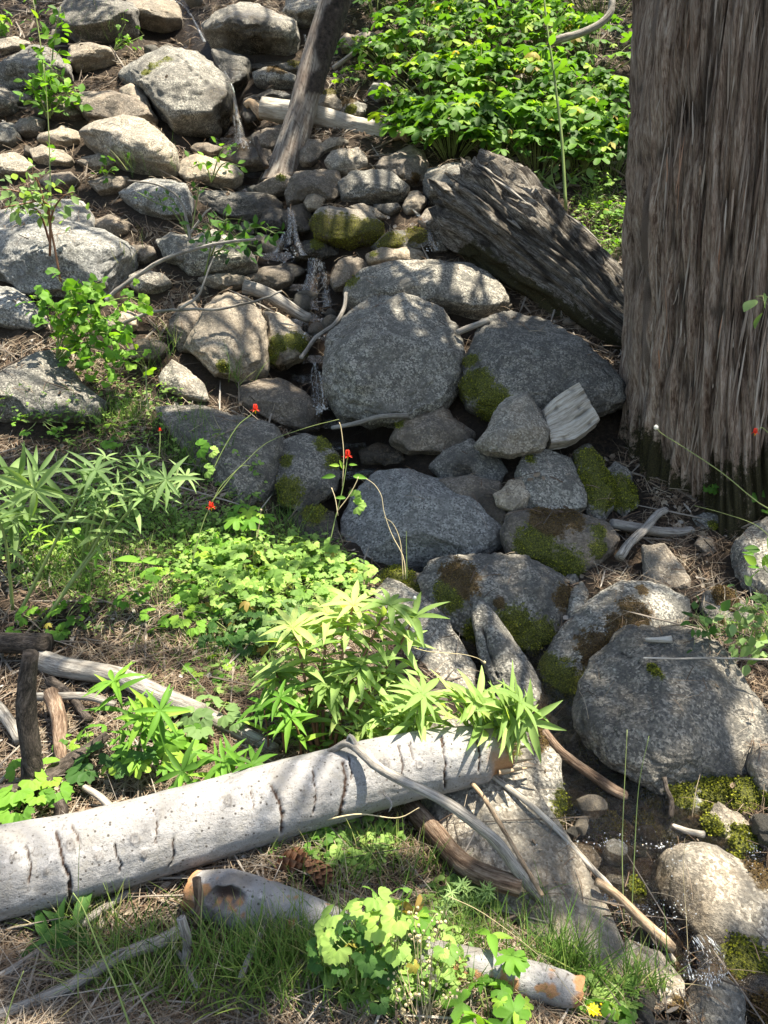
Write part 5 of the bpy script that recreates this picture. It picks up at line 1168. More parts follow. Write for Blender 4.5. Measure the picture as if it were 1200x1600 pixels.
# ------------------------------------------------------------------ leaves
M['deadleaf'] = leafm('yellowed_leaf', [(0, (0.30, 0.22, 0.06)), (0.5, (0.42, 0.38, 0.08)), (1, (0.25, 0.15, 0.06))])
def blade_leaf(width, fold=.25, droop=.25, n=8, power=.8, tip=1.3, serr=0.0):
    t = np.linspace(0, 1, n); w = width * .5 * (np.sin(np.pi * np.clip(t, 0.02, .985) ** power) ** .9) * (1 - .15 * t)
    w = w * (1 + serr * (np.arange(n) % 2 * 2 - 1))
    z = -droop * t ** 1.8; zf = np.abs(w) * fold * 2
    v = np.concatenate([np.stack([-w, t, z + zf], -1), np.stack([0 * w, t, z], -1), np.stack([w, t, z + zf], -1)])
    f = [[i, i + n, i + n + 1, i + 1] for i in range(n - 1)] + [[i + n, i + 2 * n, i + 2 * n + 1, i + n + 1] for i in range(n - 1)]
    return v, np.array(f)
def fan_leaf(lobes=5, depth=.45, span=300, teeth=3, cup=.18, size=.5, centre=0.0, seed=0, nn=26):
    """palmate leaf, attached at the origin, growing along +y"""
    n = nn; rs = np.random.RandomState(seed)
    a = np.radians(np.linspace(-span / 2, span / 2, n)); L = lobes
    ph = (a / np.radians(span) + .5) * L
    lob = np.abs(np.sin(np.pi * ph)) ** .55
    r = size * (1 - depth + depth * lob) * (1 - .22 * np.abs(a / np.radians(span / 2)) ** 2) * (1 + .06 * np.sin(ph * teeth * 2 * math.pi) + .03 * rs.normal(size=n))
    x, y = r * np.sin(a), r * np.cos(a)
    rim = np.stack([x, y + centre, -cup * r ** 2 * 2 + .06 * size * np.cos(ph * 2 * math.pi)], -1)
    mid = np.stack([x * .5, y * .5 + centre, .02 * size * np.cos(ph * 2 * math.pi) - cup * (r * .5) ** 2 * 2], -1)
    v = np.concatenate([[[0, centre, 0]], mid, rim])
    f = [[0, 1 + i + 1, 1 + i] for i in range(n - 1)] + sum([[[1 + i, 2 + i, 2 + i + n], [1 + i, 2 + i + n, 1 + i + n]] for i in range(n - 1)], [])
    return v, np.array(f)
def trifoliate(seed=0, nn=14):
    parts = []
    for ang, sc in ((0, 1.0), (68, .9), (-68, .9)):
        v, f = fan_leaf(3, .30, 150, 2, .25, .52, 0, seed + int(ang) + 80, nn)
        v = v[:, [0, 1, 2]] * sc; v[:, 1] += .12; v[:, 2] -= .05 * v[:, 1] ; c, s = math.cos(math.radians(ang)), math.sin(math.radians(ang))
        v = np.stack([v[:, 0] * c + v[:, 1] * s, -v[:, 0] * s + v[:, 1] * c, v[:, 2] + .02 * (ang != 0)], -1); parts.append((v, f))
    return join_np(parts)
LEAF = {}
def lm(key, gens, mat, smooth=True): LEAF[key] = [mk_mesh('leaf', v, f, M[mat], smooth) for v, f in gens]
lance = [blade_leaf(.20, .3, .28, 9, .75, serr=.05), blade_leaf(.17, .22, .12, 9, .75, serr=.05), blade_leaf(.22, .3, .45, 9, .8, serr=.05)]
lm('lance', lance, 'leaf_lance'); lm('lance_bright', lance, 'leaf_bright'); lm('lance_blue', [blade_leaf(.17, .3, .3), blade_leaf(.15, .2, .12)], 'leaf_blue'); lm('broad', [blade_leaf(.42, .3, .3, 8), blade_leaf(.36, .25, .2, 8)], 'leaf_bright'); lm('broad_dark', [blade_leaf(.32, .25, .2, 8)], 'leaf_dark')
ov = [blade_leaf(.62, .12, .15, 6, .9), blade_leaf(.7, .1, .08, 6, .9)]
lm('oval', ov, 'leaf_bright'); lm('oval_dark', ov, 'leaf_dark'); lm('oval_blue', ov, 'leaf_blue')
tb = [fan_leaf(5, .52, 300, 3, .25, .64, .0, s, 31) for s in (1, 2, 3)]
lm('thimble', tb, 'leaf_thimble'); lm('palm_bright', [fan_leaf(5, .5, 290, 3, .2, .6, 0, 5), fan_leaf(5, .5, 280, 3, .3, .6, 0, 6)], 'leaf_bright')
tr = [trifoliate(1), trifoliate(2)]
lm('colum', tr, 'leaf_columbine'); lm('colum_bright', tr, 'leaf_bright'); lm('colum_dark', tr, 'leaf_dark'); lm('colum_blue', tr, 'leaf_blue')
LEAF['dead'] = [mk_mesh('leaf', *fan_leaf(5, .4, 300, 3, .8, .5, 0, 4), M['deadleaf'], True)]
def whorl(n, seed, w=.2, droop=.3):
    rs = np.random.RandomState(seed); parts = []
    for k in range(n):
        v, f = blade_leaf(w, .3, droop * rs.uniform(.5, 1.4), 7, .75); sc = rs.uniform(.7, 1.05); a = 6.283 * k / n + rs.uniform(-.2, .2); c, s = math.cos(a), math.sin(a)
        v = v * sc; v[:, 2] += .25 * v[:, 1]; parts.append((np.stack([v[:, 0] * c + v[:, 1] * s, -v[:, 0] * s + v[:, 1] * c, v[:, 2]], -1), f))
    return join_np(parts)
lm('whorl', [whorl(8, 1), whorl(7, 2), whorl(9, 3)], 'leaf_lance'); lm('whorl_blue', [whorl(7, 4, .16), whorl(6, 5, .15)], 'leaf_blue'); lm('whorl_bright', [whorl(6, 6)], 'leaf_bright')
roundl = [fan_leaf(3, .18, 220, 2, .2, .5, 0, 9)]
lm('round', roundl, 'leaf_bright')
def put_leaf(parent, key, pos, fwd, up, size, name='leaf'):
    f = np.asarray(fwd, float); u = np.asarray(up, float); R = frames(f[None], u[None])[0] * size
    o = bpy.data.objects.new(name, LEAF[key][RS.randint(len(LEAF[key]))]); COL.objects.link(o); o.parent = parent
    m = Matrix(((R[0, 0], R[0, 1], R[0, 2], pos[0]), (R[1, 0], R[1, 1], R[1, 2], pos[1]), (R[2, 0], R[2, 1], R[2, 2], pos[2]), (0, 0, 0, 1)))
    o.matrix_basis = m; return o
def herb(label, cat, stems, leaf, nper, size, name='herb', mat='stalk', r=2.2, d_base=None, dtop=-.06, start=.25, ang=1.0, droop=0.0, top_tuft=True, group=None, face=.35, opp=False, sizevar=.25, jit=None):
    """stems: picture polylines from the ground up; leaves set round each stem"""
    d0 = d_base or sd(*stems[0][0])
    base = P(*stems[0][0], d0); root = empty(name, base, label, cat, group)
    if jit is None: jit = 1.0 if leaf.split('_')[0] in ('oval', 'round') else 0.0
    pet = []
    for line in stems:
        n = len(line); db = d_base or min(sd(*line[0]), d0 + .3); dep = db + np.linspace(0, 1, n) * (dtop + RS.uniform(-.04, .04))
        pts = np.array([P(x, y, d) for (x, y), d in zip(line, dep)]) - base
        V, F, th, s = tube_mesh('stem', pts, np.linspace(r, r * .45, n) / F_PX * db, None, 10, 5)
        link('stem', mk_mesh('stem', V, F, M[mat], True), root)
        c = resample(pts, 60); tan = np.gradient(c, axis=0); tan /= np.linalg.norm(tan, axis=1, keepdims=True)
        ts = np.linspace(start, 1.0, nper) ** 1.0; phi = RS.uniform(0, 6.28)
        if leaf.startswith('lance'):
            wk = {'lance': 'whorl', 'lance_blue': 'whorl_blue', 'lance_bright': 'whorl_bright'}[leaf]
            put_leaf(root, wk, c[-1], RS.normal(0, 1, 3) * (1, 1, .2), tan[-1] + [0, -.7, .6], size * .95, name='leaf_whorl')
            if nper > 12: put_leaf(root, wk, c[46], RS.normal(0, 1, 3) * (1, 1, .2), tan[46] + [0, -.7, .6], size * .9, name='leaf_whorl')
        for k, t in enumerate(ts):
            i = int(t * 59); T = tan[i]; a = np.cross(T, [.1, 1, .2]); a /= np.linalg.norm(a); b = np.cross(T, a)
            phi += math.pi if (opp and k % 2 == 0) else 2.4
            o = a * math.cos(phi) + b * math.sin(phi)
            up_amt = ang * (1.1 - .5 * t) if not (top_tuft and t > .9) else 1.5
            f = o + T * (1.35 - up_amt * .9) + np.array([0, 0, -droop]); f /= np.linalg.norm(f)
            u = T + o * -.2 + np.array([0, -face, .4])
            sz = size * (1 - sizevar * abs(t - .6) * 2) * RS.uniform(.8, 1.15)
            pos = c[i]
            if jit:
                pos = c[i] + (o + RS.normal(0, .7, 3)) * size * jit * RS.uniform(.1, 1.1); f = f + RS.normal(0, .45, 3); u = np.array([0, -.45, .9]) + RS.normal(0, .35, 3); sz = size * RS.uniform(.7, 1.25)
                pet.append([c[i], (c[i] + pos) / 2 + [0, 0, .004], pos])
            put_leaf(root, leaf, pos, f, u, sz)
    if pet:
        V, F = stems_np(pet, [[.0009, .0007, .0005]] * len(pet), 3, 4); link('leaf_stalks', mk_mesh('leaf_stalks', V, F, M[mat], True), root, kind='stuff')
    return root
def dome(label, cat, px, py, rad, h, n, size, leaf, name='bush', mat='stalk', group=None, squash=.8, tilt=.45, flat=.35, lift=0.0, low=.25):
    d0 = sd(px, py); base = P(px, py, d0); root = empty(name, base - [0, 0, 0], label, cat, group)
    paths, rads = [], []
    for k in range(n):
        a = RS.uniform(0, 6.283); q = math.sqrt(RS.rand()); hz = h * (low + (1 - low) * math.sqrt(max(0, 1 - q * q * .8)) * RS.uniform(.65, 1.05))
        x, y = rad * q * math.cos(a), rad * q * math.sin(a) * squash
        gzz = float(H0(base[0] + x, base[1] + y)) - base[2]
        pos = np.array([x, y, max(gzz, -.25) * .8 + hz + lift])
        f = np.array([math.cos(a) * q + RS.normal(0, .45), math.sin(a) * q + RS.normal(0, .45) - .15, RS.normal(-.12, .25)])
        u = np.array([math.cos(a) * q * tilt + RS.normal(0, .22), math.sin(a) * q * tilt - flat + RS.normal(0, .22), 1.0])
        s = size * RS.uniform(.35, 1.25)
        if leaf.startswith('colum') and RS.rand() < .12: pos[2] += RS.uniform(.01, .05)
        if RS.rand() < .03: leaf_k = 'dead'
        else: leaf_k = leaf
        put_leaf(root, leaf_k, pos, f, u, s)
        if k % 2 == 0:
            st = np.array([x * .25, y * .25, (gzz) * .3]); paths.append([st, st * .4 + pos * .6 + [0, 0, .0] - np.array([x, y, 0]) * .12, pos]); rads.append([.0022 * (1 + h), .0016 * (1 + h), .001])
    V, F = stems_np(paths, rads, 4, 5); link('stems', mk_mesh('stems', V, F, M[mat], True), root, kind='stuff')
    return root

# ---- thimbleberry bank, upper right
TBL = [(650,222,.34,.36,50,'just above the driftwood root end'),(705,235,.45,.5,90,'spilling onto the rotten log top'),(775,240,.45,.5,90,'behind the tip of the rotten log'),(838,262,.42,.5,80,'left of the slim sapling base'),(905,262,.45,.55,90,'between sapling and cedar, lower row'),(955,275,.35,.5,60,'dark, tight against the cedar at the foot of the bank'),
       (680,165,.5,.45,80,'around the weathered grey rock'),(750,160,.5,.5,90,'in the bright middle of the bank'),(830,165,.5,.5,90,'in the bright middle right of the weathered rock'),(905,190,.5,.5,80,'beside the pale flat rock'),(960,215,.4,.5,60,'against the middle of the cedar'),
       (612,110,.35,.35,46,'right of the dead branch at the creek'),(665,90,.55,.5,80,'left part of the upper rows'),(745,80,.55,.5,80,'behind the bleached wood chunk'),(840,85,.55,.5,80,'under the curved grey bough'),(930,110,.55,.5,70,'between bough and cedar'),
       (590,30,.45,.4,50,'right beside the leaning trunk top'),(650,20,.7,.5,70,'at the top edge, left of the middle'),(740,10,.7,.55,70,'at the top edge, in the middle'),(830,20,.7,.55,70,'at the top edge left of the bough'),(940,30,.7,.6,70,'at the top edge beside the cedar')]
for (x, y, r, h, n, w) in TBL:
    dome('broad-leaved green berry bush ' + w, 'bush', x, y, r, h * .8, int(n * 1.1), .145, 'thimble', name='berry_bush', group='broad-leaved berry bushes on the upper right bank')
herb('slim pale sapling stem rising through the berry bushes', 'sapling', [[(884,330),(882,290),(878,220),(870,150),(862,90),(853,30),(848,-40)]], 'oval', 26, .085, name='sapling', r=3.0, mat='stalk', start=.45, ang=.9)
herb('low round-leaved sprout at the foot of the slim sapling', 'shrub', [[(870,300),(862,270),(868,225)],[(880,300),(900,275),(922,262)],[(875,300),(850,280),(838,268)]], 'oval_blue', 12, .07, name='shrub', r=1.5)
# ---- shrubs and sprigs on the left
herb('small leafy bush with upright stems before the tall grey slab', 'bush', [[(75,185),(70,130),(62,60),(50,-10)],[(78,185),(80,120),(85,60),(95,10)],[(74,180),(60,150),(45,130)],[(80,180),(100,150),(118,140)],[(76,185),(75,150),(90,120)]], 'oval', 34, .078, name='bush', r=1.6, start=.2, dtop=-.15)
herb('big-leaved plant tip at the top left corner', 'plant', [[(-10,60),(5,40),(12,18)],[(-15,60),(-5,50),(8,45)]], 'palm_bright', 4, .12, name='plant', r=1.5)
herb('single tall round-leaved shoot rising over the flat stones at left', 'shoot', [[(80,330),(78,260),(76,200),(72,140),(68,100)]], 'oval', 12, .06, name='shoot', r=1.2, start=.3, dtop=-.2)
herb('small-leaved rose sprig spreading over the big left slab', 'shrub', [[(78,400),(78,350),(72,315),(40,318),(0,325)],[(78,400),(80,340),(95,310),(115,300)],[(78,400),(75,330),(30,300),(-10,295)],[(78,380),(60,330),(30,325)],[(95,440),(80,360),(60,285),(45,270)]], 'oval_blue', 24, .055, name='rose_shrub', r=2.0, dtop=-.25, start=.35, mat='redstalk')
herb('bright yellow-green shrub with scalloped round leaves in the sun', 'shrub', [[(88,560),(95,500),(120,460),(155,445)],[(88,560),(100,520),(150,480),(200,465),(228,476)],[(88,560),(120,530),(160,520),(205,530)],[(90,560),(90,500),(75,470),(52,462)],[(92,560),(130,540),(180,555),(205,560)],[(90,560),(110,500),(120,480),(110,455)],[(90,562),(120,540),(140,560),(150,575)],[(92,560),(130,500),(160,495),(180,500)]], 'round', 34, .075, name='shrub', r=1.6, dtop=-.22, start=.22, d_base=None)
herb('dark leafy rose twig above the small cascade', 'shrub', [[(320,430),(345,390),(375,365),(405,355),(430,365)],[(330,400),(345,360),(355,342)],[(335,395),(370,380),(400,385)],[(320,430),(330,380),(325,350)]], 'oval_dark', 24, .06, name='rose_shrub', r=1.4, dtop=-.2, start=.3)
herb('green twig with small leaves over the blue-grey flat boulder', 'shrub', [[(298,375),(270,330),(240,315),(215,300)],[(298,375),(275,320),(255,300)],[(298,370),(310,300),(312,295)]], 'oval_dark', 9, .04, name='rose_shrub', r=1.2, dtop=-.25, start=.4)
herb('leafy sprig hanging by the splash of the upper waterfall', 'shrub', [[(330,285),(340,250),(350,232),(375,228)],[(330,285),(350,255),(380,262)],[(330,285),(320,255),(300,262)]], 'oval', 9, .055, name='shrub', r=1.2, dtop=-.15, start=.35)
herb('two small tufts of round leaves beside the cracked boulder top', 'plant', [[(178,78),(190,50),(196,38)],[(180,78),(205,65),(225,55)],[(178,78),(195,62),(200,60)]], 'round', 6, .07, name='plant', r=1.2)
herb('little green plant at the foot of the loaf boulder', 'plant', [[(165,275),(158,260),(170,252)],[(165,275),(175,262),(182,262)]], 'round', 6, .06, name='plant', r=1.1)
dome('trailing sprig of round leaves lying across the pointed grey boulder', 'plant', 60, 640, .14, .10, 14, .055, 'colum_bright', name='plant')
dome('small columbine tuft at left edge on the pointed boulder', 'plant', 10, 610, .10, .08, 9, .05, 'colum_bright', name='plant')
# ---- left: blue-green lanceolate plant
herb('tall blue-green plant with long narrow leaflets at the left', 'plant', [[(22,975),(60,900),(100,820),(130,760),(150,735)],[(55,990),(120,900),(175,830),(220,780),(260,750)],[(20,960),(15,900),(5,830),(-20,780)],[(60,985),(110,910),(150,850),(165,800),(150,770)]], 'lance_blue', 15, .13, name='plant', r=3.2, dtop=-.15, start=.5, droop=.15, opp=True, ang=1.4)
herb('blue-green compound leaf arching toward the dark boulder', 'plant', [[(130,880),(170,800),(205,775),(255,755),(290,745)],[(130,880),(150,800),(180,760),(215,735),(225,715)],[(125,890),(140,800),(145,760),(165,715)]], 'lance_blue', 13, .10, name='plant', r=2.2, dtop=-.15, start=.45, opp=True, ang=1.4)
herb('drooping narrow-leaved plant cut by the left edge', 'plant', [[(-30,900),(-20,820),(0,760),(30,745),(55,765)],[(-30,900),(-25,830),(-5,800),(20,810)],[(-30,880),(-15,790),(20,750),(60,738)]], 'lance_blue', 10, .19, name='plant', r=3, dtop=-.15, start=.45, droop=.25, ang=1.3)
herb('single broad veined leaf standing in the grass', 'plant', [[(222,900),(224,885),(222,876)]], 'broad', 2, .13, name='plant', r=1.5, dtop=-.02, start=.8, ang=.3)
herb('pair of yellow-green leaves on a thin stalk among blue-green stems', 'plant', [[(112,890),(114,850),(116,838)]], 'broad', 3, .09, name='plant', r=1.3, start=.95)
herb('scatter of narrow yellow-green shoots under the blue-green plant', 'plant', [[(60,900),(65,870),(60,830)],[(90,910),(95,880),(85,850)],[(30,890),(28,860),(35,820)],[(140,930),(142,900),(150,870)]], 'lance_bright', 7, .08, name='plant', r=1.5)
# ---- columbine mass
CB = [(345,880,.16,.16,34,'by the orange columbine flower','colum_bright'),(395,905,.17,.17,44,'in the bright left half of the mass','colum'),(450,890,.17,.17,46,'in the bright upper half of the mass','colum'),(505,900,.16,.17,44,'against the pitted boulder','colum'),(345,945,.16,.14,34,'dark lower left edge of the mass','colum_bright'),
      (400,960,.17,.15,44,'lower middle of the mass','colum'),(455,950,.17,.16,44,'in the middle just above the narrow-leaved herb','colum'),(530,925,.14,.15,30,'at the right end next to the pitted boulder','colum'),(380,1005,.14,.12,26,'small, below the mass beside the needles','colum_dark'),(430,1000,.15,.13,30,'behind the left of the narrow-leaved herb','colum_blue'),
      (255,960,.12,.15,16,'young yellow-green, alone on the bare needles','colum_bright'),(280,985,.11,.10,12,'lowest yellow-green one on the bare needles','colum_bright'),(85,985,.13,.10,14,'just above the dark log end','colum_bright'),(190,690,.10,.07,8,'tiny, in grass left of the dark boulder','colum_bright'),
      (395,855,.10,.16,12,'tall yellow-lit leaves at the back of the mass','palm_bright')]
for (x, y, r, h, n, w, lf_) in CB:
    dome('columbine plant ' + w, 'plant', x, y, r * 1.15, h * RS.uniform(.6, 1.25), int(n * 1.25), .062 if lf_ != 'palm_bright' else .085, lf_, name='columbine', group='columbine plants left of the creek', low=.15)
# ---- the bright narrow-leaved herb in the centre
HS = [[(515,1190),(520,1110),(538,1010),(552,945)],[(500,1190),(485,1110),(470,1030),(458,980)],[(520,1190),(535,1100),(580,1000),(608,945)],[(505,1190),(505,1090),(508,1010),(512,958)],
      [(525,1190),(560,1110),(612,1030),(648,965)],[(500,1190),(475,1140),(445,1080),(430,1050)],[(530,1190),(570,1140),(600,1085),(615,1050)],[(515,1190),(540,1100),(560,1060),(565,1040)],[(500,1190),(495,1130),(505,1080),(508,1065)]]
herb('big bushy herb with narrow pale green leaves and red stems above the white log', 'herb', HS, 'lance', 17, .135, name='herb', mat='redstalk', r=3.4, d_base=2.25, dtop=.02, start=.3, droop=.12, face=.3, ang=1.4)
herb('narrow-leaved herb sprawling over the right end of the white log', 'herb', [[(660,1165),(690,1130),(720,1110),(745,1095)],[(690,1170),(730,1135),(775,1110),(812,1098)],[(680,1170),(715,1150),(760,1135),(800,1130)],[(640,1160),(650,1120),(660,1085)],[(690,1170),(740,1140),(790,1120),(825,1125)]], 'lance', 13, .125, name='herb', mat='stalk', r=2.4, d_base=2.12, dtop=-.06, start=.35, droop=.12, face=.3, ang=1.4)
herb('shorter narrow-leaved shoots filling between the two big herbs', 'herb', [[(590,1175),(600,1140),(605,1105)],[(620,1170),(635,1140),(640,1110)],[(560,1185),(565,1160),(575,1130)],[(600,1175),(625,1155),(660,1145)]], 'lance', 13, .10, name='herb', r=2.4, d_base=2.2, dtop=-.02, start=.3)
herb('young herb with sunlit narrow leaves beside the dead pole', 'herb', [[(210,1190),(200,1140),(185,1090),(178,1065)],[(215,1190),(220,1150),(222,1120)],[(210,1190),(225,1140),(250,1110)]], 'lance_bright', 10, .10, name='herb', r=2.0, d_base=2.22, dtop=-.12, start=.45)
herb('low dark-leaved shoots along the top of the white log', 'herb', [[(310,1235),(300,1215),(285,1205)],[(320,1235),(335,1215),(350,1190)],[(340,1230),(370,1205),(395,1195)],[(330,1235),(350,1225),(375,1232)]], 'lance_bright', 7, .10, name='herb', r=2.0, d_base=2.02, dtop=-.06, start=.4)
herb('thin reddish shoots with few leaves left of the bushy herb', 'herb', [[(420,1180),(418,1140),(410,1100)],[(445,1175),(440,1130),(438,1090)],[(470,1185),(468,1150),(455,1120)]], 'lance_bright', 8, .10, name='herb', mat='redstalk', r=2.2, d_base=2.22, start=.35)
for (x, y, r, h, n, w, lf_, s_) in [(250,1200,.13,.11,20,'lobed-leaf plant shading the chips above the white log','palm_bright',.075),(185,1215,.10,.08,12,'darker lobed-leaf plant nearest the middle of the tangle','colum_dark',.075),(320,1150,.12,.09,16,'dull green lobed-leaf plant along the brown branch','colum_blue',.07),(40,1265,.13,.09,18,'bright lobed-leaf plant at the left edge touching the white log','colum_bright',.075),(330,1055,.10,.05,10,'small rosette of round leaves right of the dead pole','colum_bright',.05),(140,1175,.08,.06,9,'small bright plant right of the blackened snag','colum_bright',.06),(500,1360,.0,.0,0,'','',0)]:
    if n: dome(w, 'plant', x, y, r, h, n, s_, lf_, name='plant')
# ---- bottom foreground plants
dome('dense lobed-leaf plant at the bottom centre before the logs', 'plant', 610, 1560, .15, .24, 30, .050, 'colum', name='plant', squash=.6)
dome('lobed-leaf plant low at the bottom, left of the dry seed heads', 'plant', 560, 1570, .09, .16, 24, .05, 'colum_dark', name='plant')
herb('three-leaflet sunny leaf held over the bottom plant', 'plant', [[(640,1520),(648,1470),(655,1432)]], 'palm_bright', 3, .07, name='plant', r=1.5, d_base=1.62, start=.97, dtop=-.05)
herb('clover-like leaf above the orange-patched log', 'plant', [[(770,1530),(768,1490),(766,1460)]], 'broad', 3, .065, name='plant', r=1.3, d_base=1.65, start=.96, dtop=-.04)
herb('bright lobed leaf hanging before the orange-patched log', 'plant', [[(800,1570),(802,1530),(800,1495)]], 'palm_bright', 3, .07, name='plant', r=1.3, d_base=1.58, start=.96, dtop=-.03)
dome('leafy plant cut by the bottom edge right of the middle', 'plant', 770, 1620, .10, .11, 18, .06, 'palm_bright', name='plant')
dome('small round-leaved plant by the pine cones under the white log', 'plant', 470, 1330, .10, .06, 26, .03, 'round', name='plant')
herb('two broad smooth leaves under the white log at lower left', 'plant', [[(115,1500),(112,1470),(118,1440)],[(110,1500),(95,1475),(75,1468)]], 'broad_dark', 4, .10, name='plant', r=1.5, d_base=1.72, start=.7)
herb('ferny yarrow-like sprig beside the long granite slab', 'plant', [[(735,1440),(728,1400),(722,1380)],[(740,1440),(750,1400),(765,1390)]], 'lance_blue', 26, .03, name='plant', r=1.2, start=.1)
herb('feathery sprig left of the granite slab near the grass', 'plant', [[(700,1450),(695,1420),(705,1395)]], 'lance_blue', 20, .028, name='plant', r=1.0, start=.1)
# right edge
herb('sunlit pinnate sprig with small oval leaves at the right edge', 'shrub', [[(1215,1010),(1180,985),(1150,975),(1112,985)],[(1215,1000),(1190,960),(1165,945),(1150,950)],[(1215,990),(1200,945),(1190,930)],[(1215,1010),(1170,1000),(1140,1010)],[(1215,1000),(1185,970),(1175,955)],[(1215,1020),(1190,1010),(1160,1018)]], 'oval_blue', 16, .04, name='rose_shrub', r=1.3, d_base=2.6, dtop=.0, start=.15)
herb('dim sprig of oval leaves left of the sunlit right-edge sprig', 'shrub', [[(1110,1000),(1095,980),(1070,975)],[(1110,1000),(1100,975),(1085,962)]], 'oval_dark', 9, .04, name='shrub', r=1.2, d_base=2.65, start=.2)
dome('shaded lobed leaves at the right foot of the cedar', 'plant', 1160, 800, .18, .2, 18, .09, 'colum_bright', name='plant')
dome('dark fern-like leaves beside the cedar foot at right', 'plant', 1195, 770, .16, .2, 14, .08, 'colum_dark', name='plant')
herb('single leaf pair crossing the cedar bark at the right edge', 'plant', [[(1215,470),(1195,463),(1180,463)]], 'oval_blue', 4, .06, name='plant', r=1.0, d_base=2.6, start=.4)
herb('small leafy plant in the crack of the right-edge boulder', 'plant', [[(1215,905),(1195,890),(1190,875)],[(1215,905),(1205,880),(1195,870)]], 'oval', 6, .045, name='plant', r=1.0, d_base=2.6, start=.3)
dome('low bright herb on the sunlit needles between rotten log and cedar', 'plant', 955, 345, .16, .10, 40, .05, 'colum_bright', name='plant')
dome('pale small herb below it on the needles next to the cedar', 'plant', 968, 400, .12, .10, 24, .045, 'colum_bright', name='plant')
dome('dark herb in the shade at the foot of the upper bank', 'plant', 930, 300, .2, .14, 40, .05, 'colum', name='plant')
dome('green plant in the dark gap behind the driftwood', 'plant', 560, 140, .2, .18, 20, .08, 'colum_bright', name='plant')
dome('small bright plant beside the leaning trunk at mid height', 'plant', 550, 85, .16, .18, 18, .09, 'colum_bright', name='plant')
dome('small green tuft in the dark under the berry bushes', 'plant', 612, 170, .18, .15, 20, .07, 'colum', name='plant')
small_cover('ground_herbs', 'tiny green seedlings and herbs over the ground', [(150,640,150,60,600,.03),(300,760,120,90,900,.04),(150,860,150,90,700,.04),(250,940,150,80,500,.03),(420,930,150,90,1700,.09),(330,1030,160,60,420,.03),(560,1140,120,60,600,.06),(620,1530,120,60,500,.08),(940,340,50,60,500,.04),(720,1420,60,40,150,.03),(560,1330,80,40,220,.04),(940,1570,60,40,150,.03),(330,860,60,60,400,.08)], M['leaf_columbine_j'], *trifoliate(5, 6), .016, .036)

# ------------------------------------------------------------------ flowers
def petal_mesh(mat, w=.3, droop=.1): v, f = blade_leaf(w, .2, droop, 5); return mk_mesh('petal', v, f, M[mat], True)
PR, PYE, PW = petal_mesh('red', .28), petal_mesh('yellow', .5), petal_mesh('white', .6)
def tube_part(name, pts, radii, mat, parent, nr=6, ns=5):
    V, F, th, s = tube_mesh(name, pts, radii, None, nr, ns); return link(name, mk_mesh(name, V, F, M[mat], True), parent)
def petal(parent, me, pos, f, u, size):
    R = frames(np.array([f], float), np.array([u], float))[0] * size
    o = bpy.data.objects.new('petal', me); COL.objects.link(o); o.parent = parent
    o.matrix_basis = Matrix([[*R[i], pos[i]] for i in range(3)] + [[0, 0, 0, 1]])
def columbine_flower(label, line, d, s=.020, leaves=(), stem_r=1.0, extra=()):
    base = P(*line[0], d); root = empty('columbine_flower', base, label, 'flower')
    pts = np.array([P(x, y, d) for x, y in line]) - base
    tube_part('stem', pts, np.linspace(stem_r, stem_r * .6, len(line)) / F_PX * d, 'stalk', root, 14)
    for ln in extra: tube_part('stem', np.array([P(x, y, d - .01) for x, y in ln]) - base, np.full(len(ln), .7) / F_PX * d, 'straw', root, 10)
    c = pts[-1]
    for k in range(5):      # five spurs up, five sepals out
        a = k * 1.2566; o = np.array([math.cos(a), math.sin(a), 0])
        tube_part('spur', [c + o * s * .25, c + o * s * .35 + [0, 0, s * .5], c + o * s * .22 + [0, 0, s * 1.0]], [s * .17, s * .13, s * .06], 'red', root)
        a += .63; o = np.array([math.cos(a), math.sin(a), 0]); petal(root, PR, c + o * s * .12, o + [0, 0, -.15], [0, 0, 1], s * .95)
    tube_part('stamens', [c, c - [0, 0, s * .4], c - [0, 0, s * .75]], [s * .22, s * .12, s * .05], 'yellow', root)
    for (x, y, ang, sz, kind) in leaves:
        p = P(x, y, d) - base; put_leaf(root, kind, p, [math.cos(ang), -.25, math.sin(ang)], [0, -.8, .6], sz)
    return root
dF = 2.75
columbine_flower('red columbine flower on the tallest stalk before the pitted boulder', [(515,850),(524,810),(534,770),(540,735),(543,712)], dF, .021,
    [(530,728,2.9,.035,'broad'),(545,726,.1,.03,'broad'),(524,744,3.1,.05,'broad'),(552,744,0,.05,'broad'),(552,778,.9,.055,'colum'),(556,790,.2,.06,'colum'),(540,778,3,.04,'broad'),(537,733,1.9,.035,'broad')], extra=[[(535,760),(537,710),(533,670),(530,660)],[(526,800),(545,775),(556,755),(560,745)],[(528,806),(524,780),(518,762)]])
columbine_flower('red columbine flower in front of the flat-topped block', [(330,740),(350,700),(372,665),(390,650),(399,640)], 3.1, .022, [(322,735,.3,.06,'colum'),(330,705,.1,.05,'colum')])
columbine_flower('orange-red columbine flower low over the columbine leaves', [(300,880),(310,840),(322,805),(330,792)], 2.8, .020, [(310,700,.4,.07,'colum_bright')])
columbine_flower('red columbine flower at the right edge before the cedar bark', [(1230,700),(1215,690),(1200,676),(1190,668),(1180,676)], 2.4, .014)
columbine_flower('small red flower in the grass at the upper left beside the dark boulder', [(170,75),(168,55),(164,38)], 7.2, .035)
columbine_flower('faded orange flower bud in the grass left of the long dark boulder', [(248,720),(250,690),(250,672)], 3.1, .009)
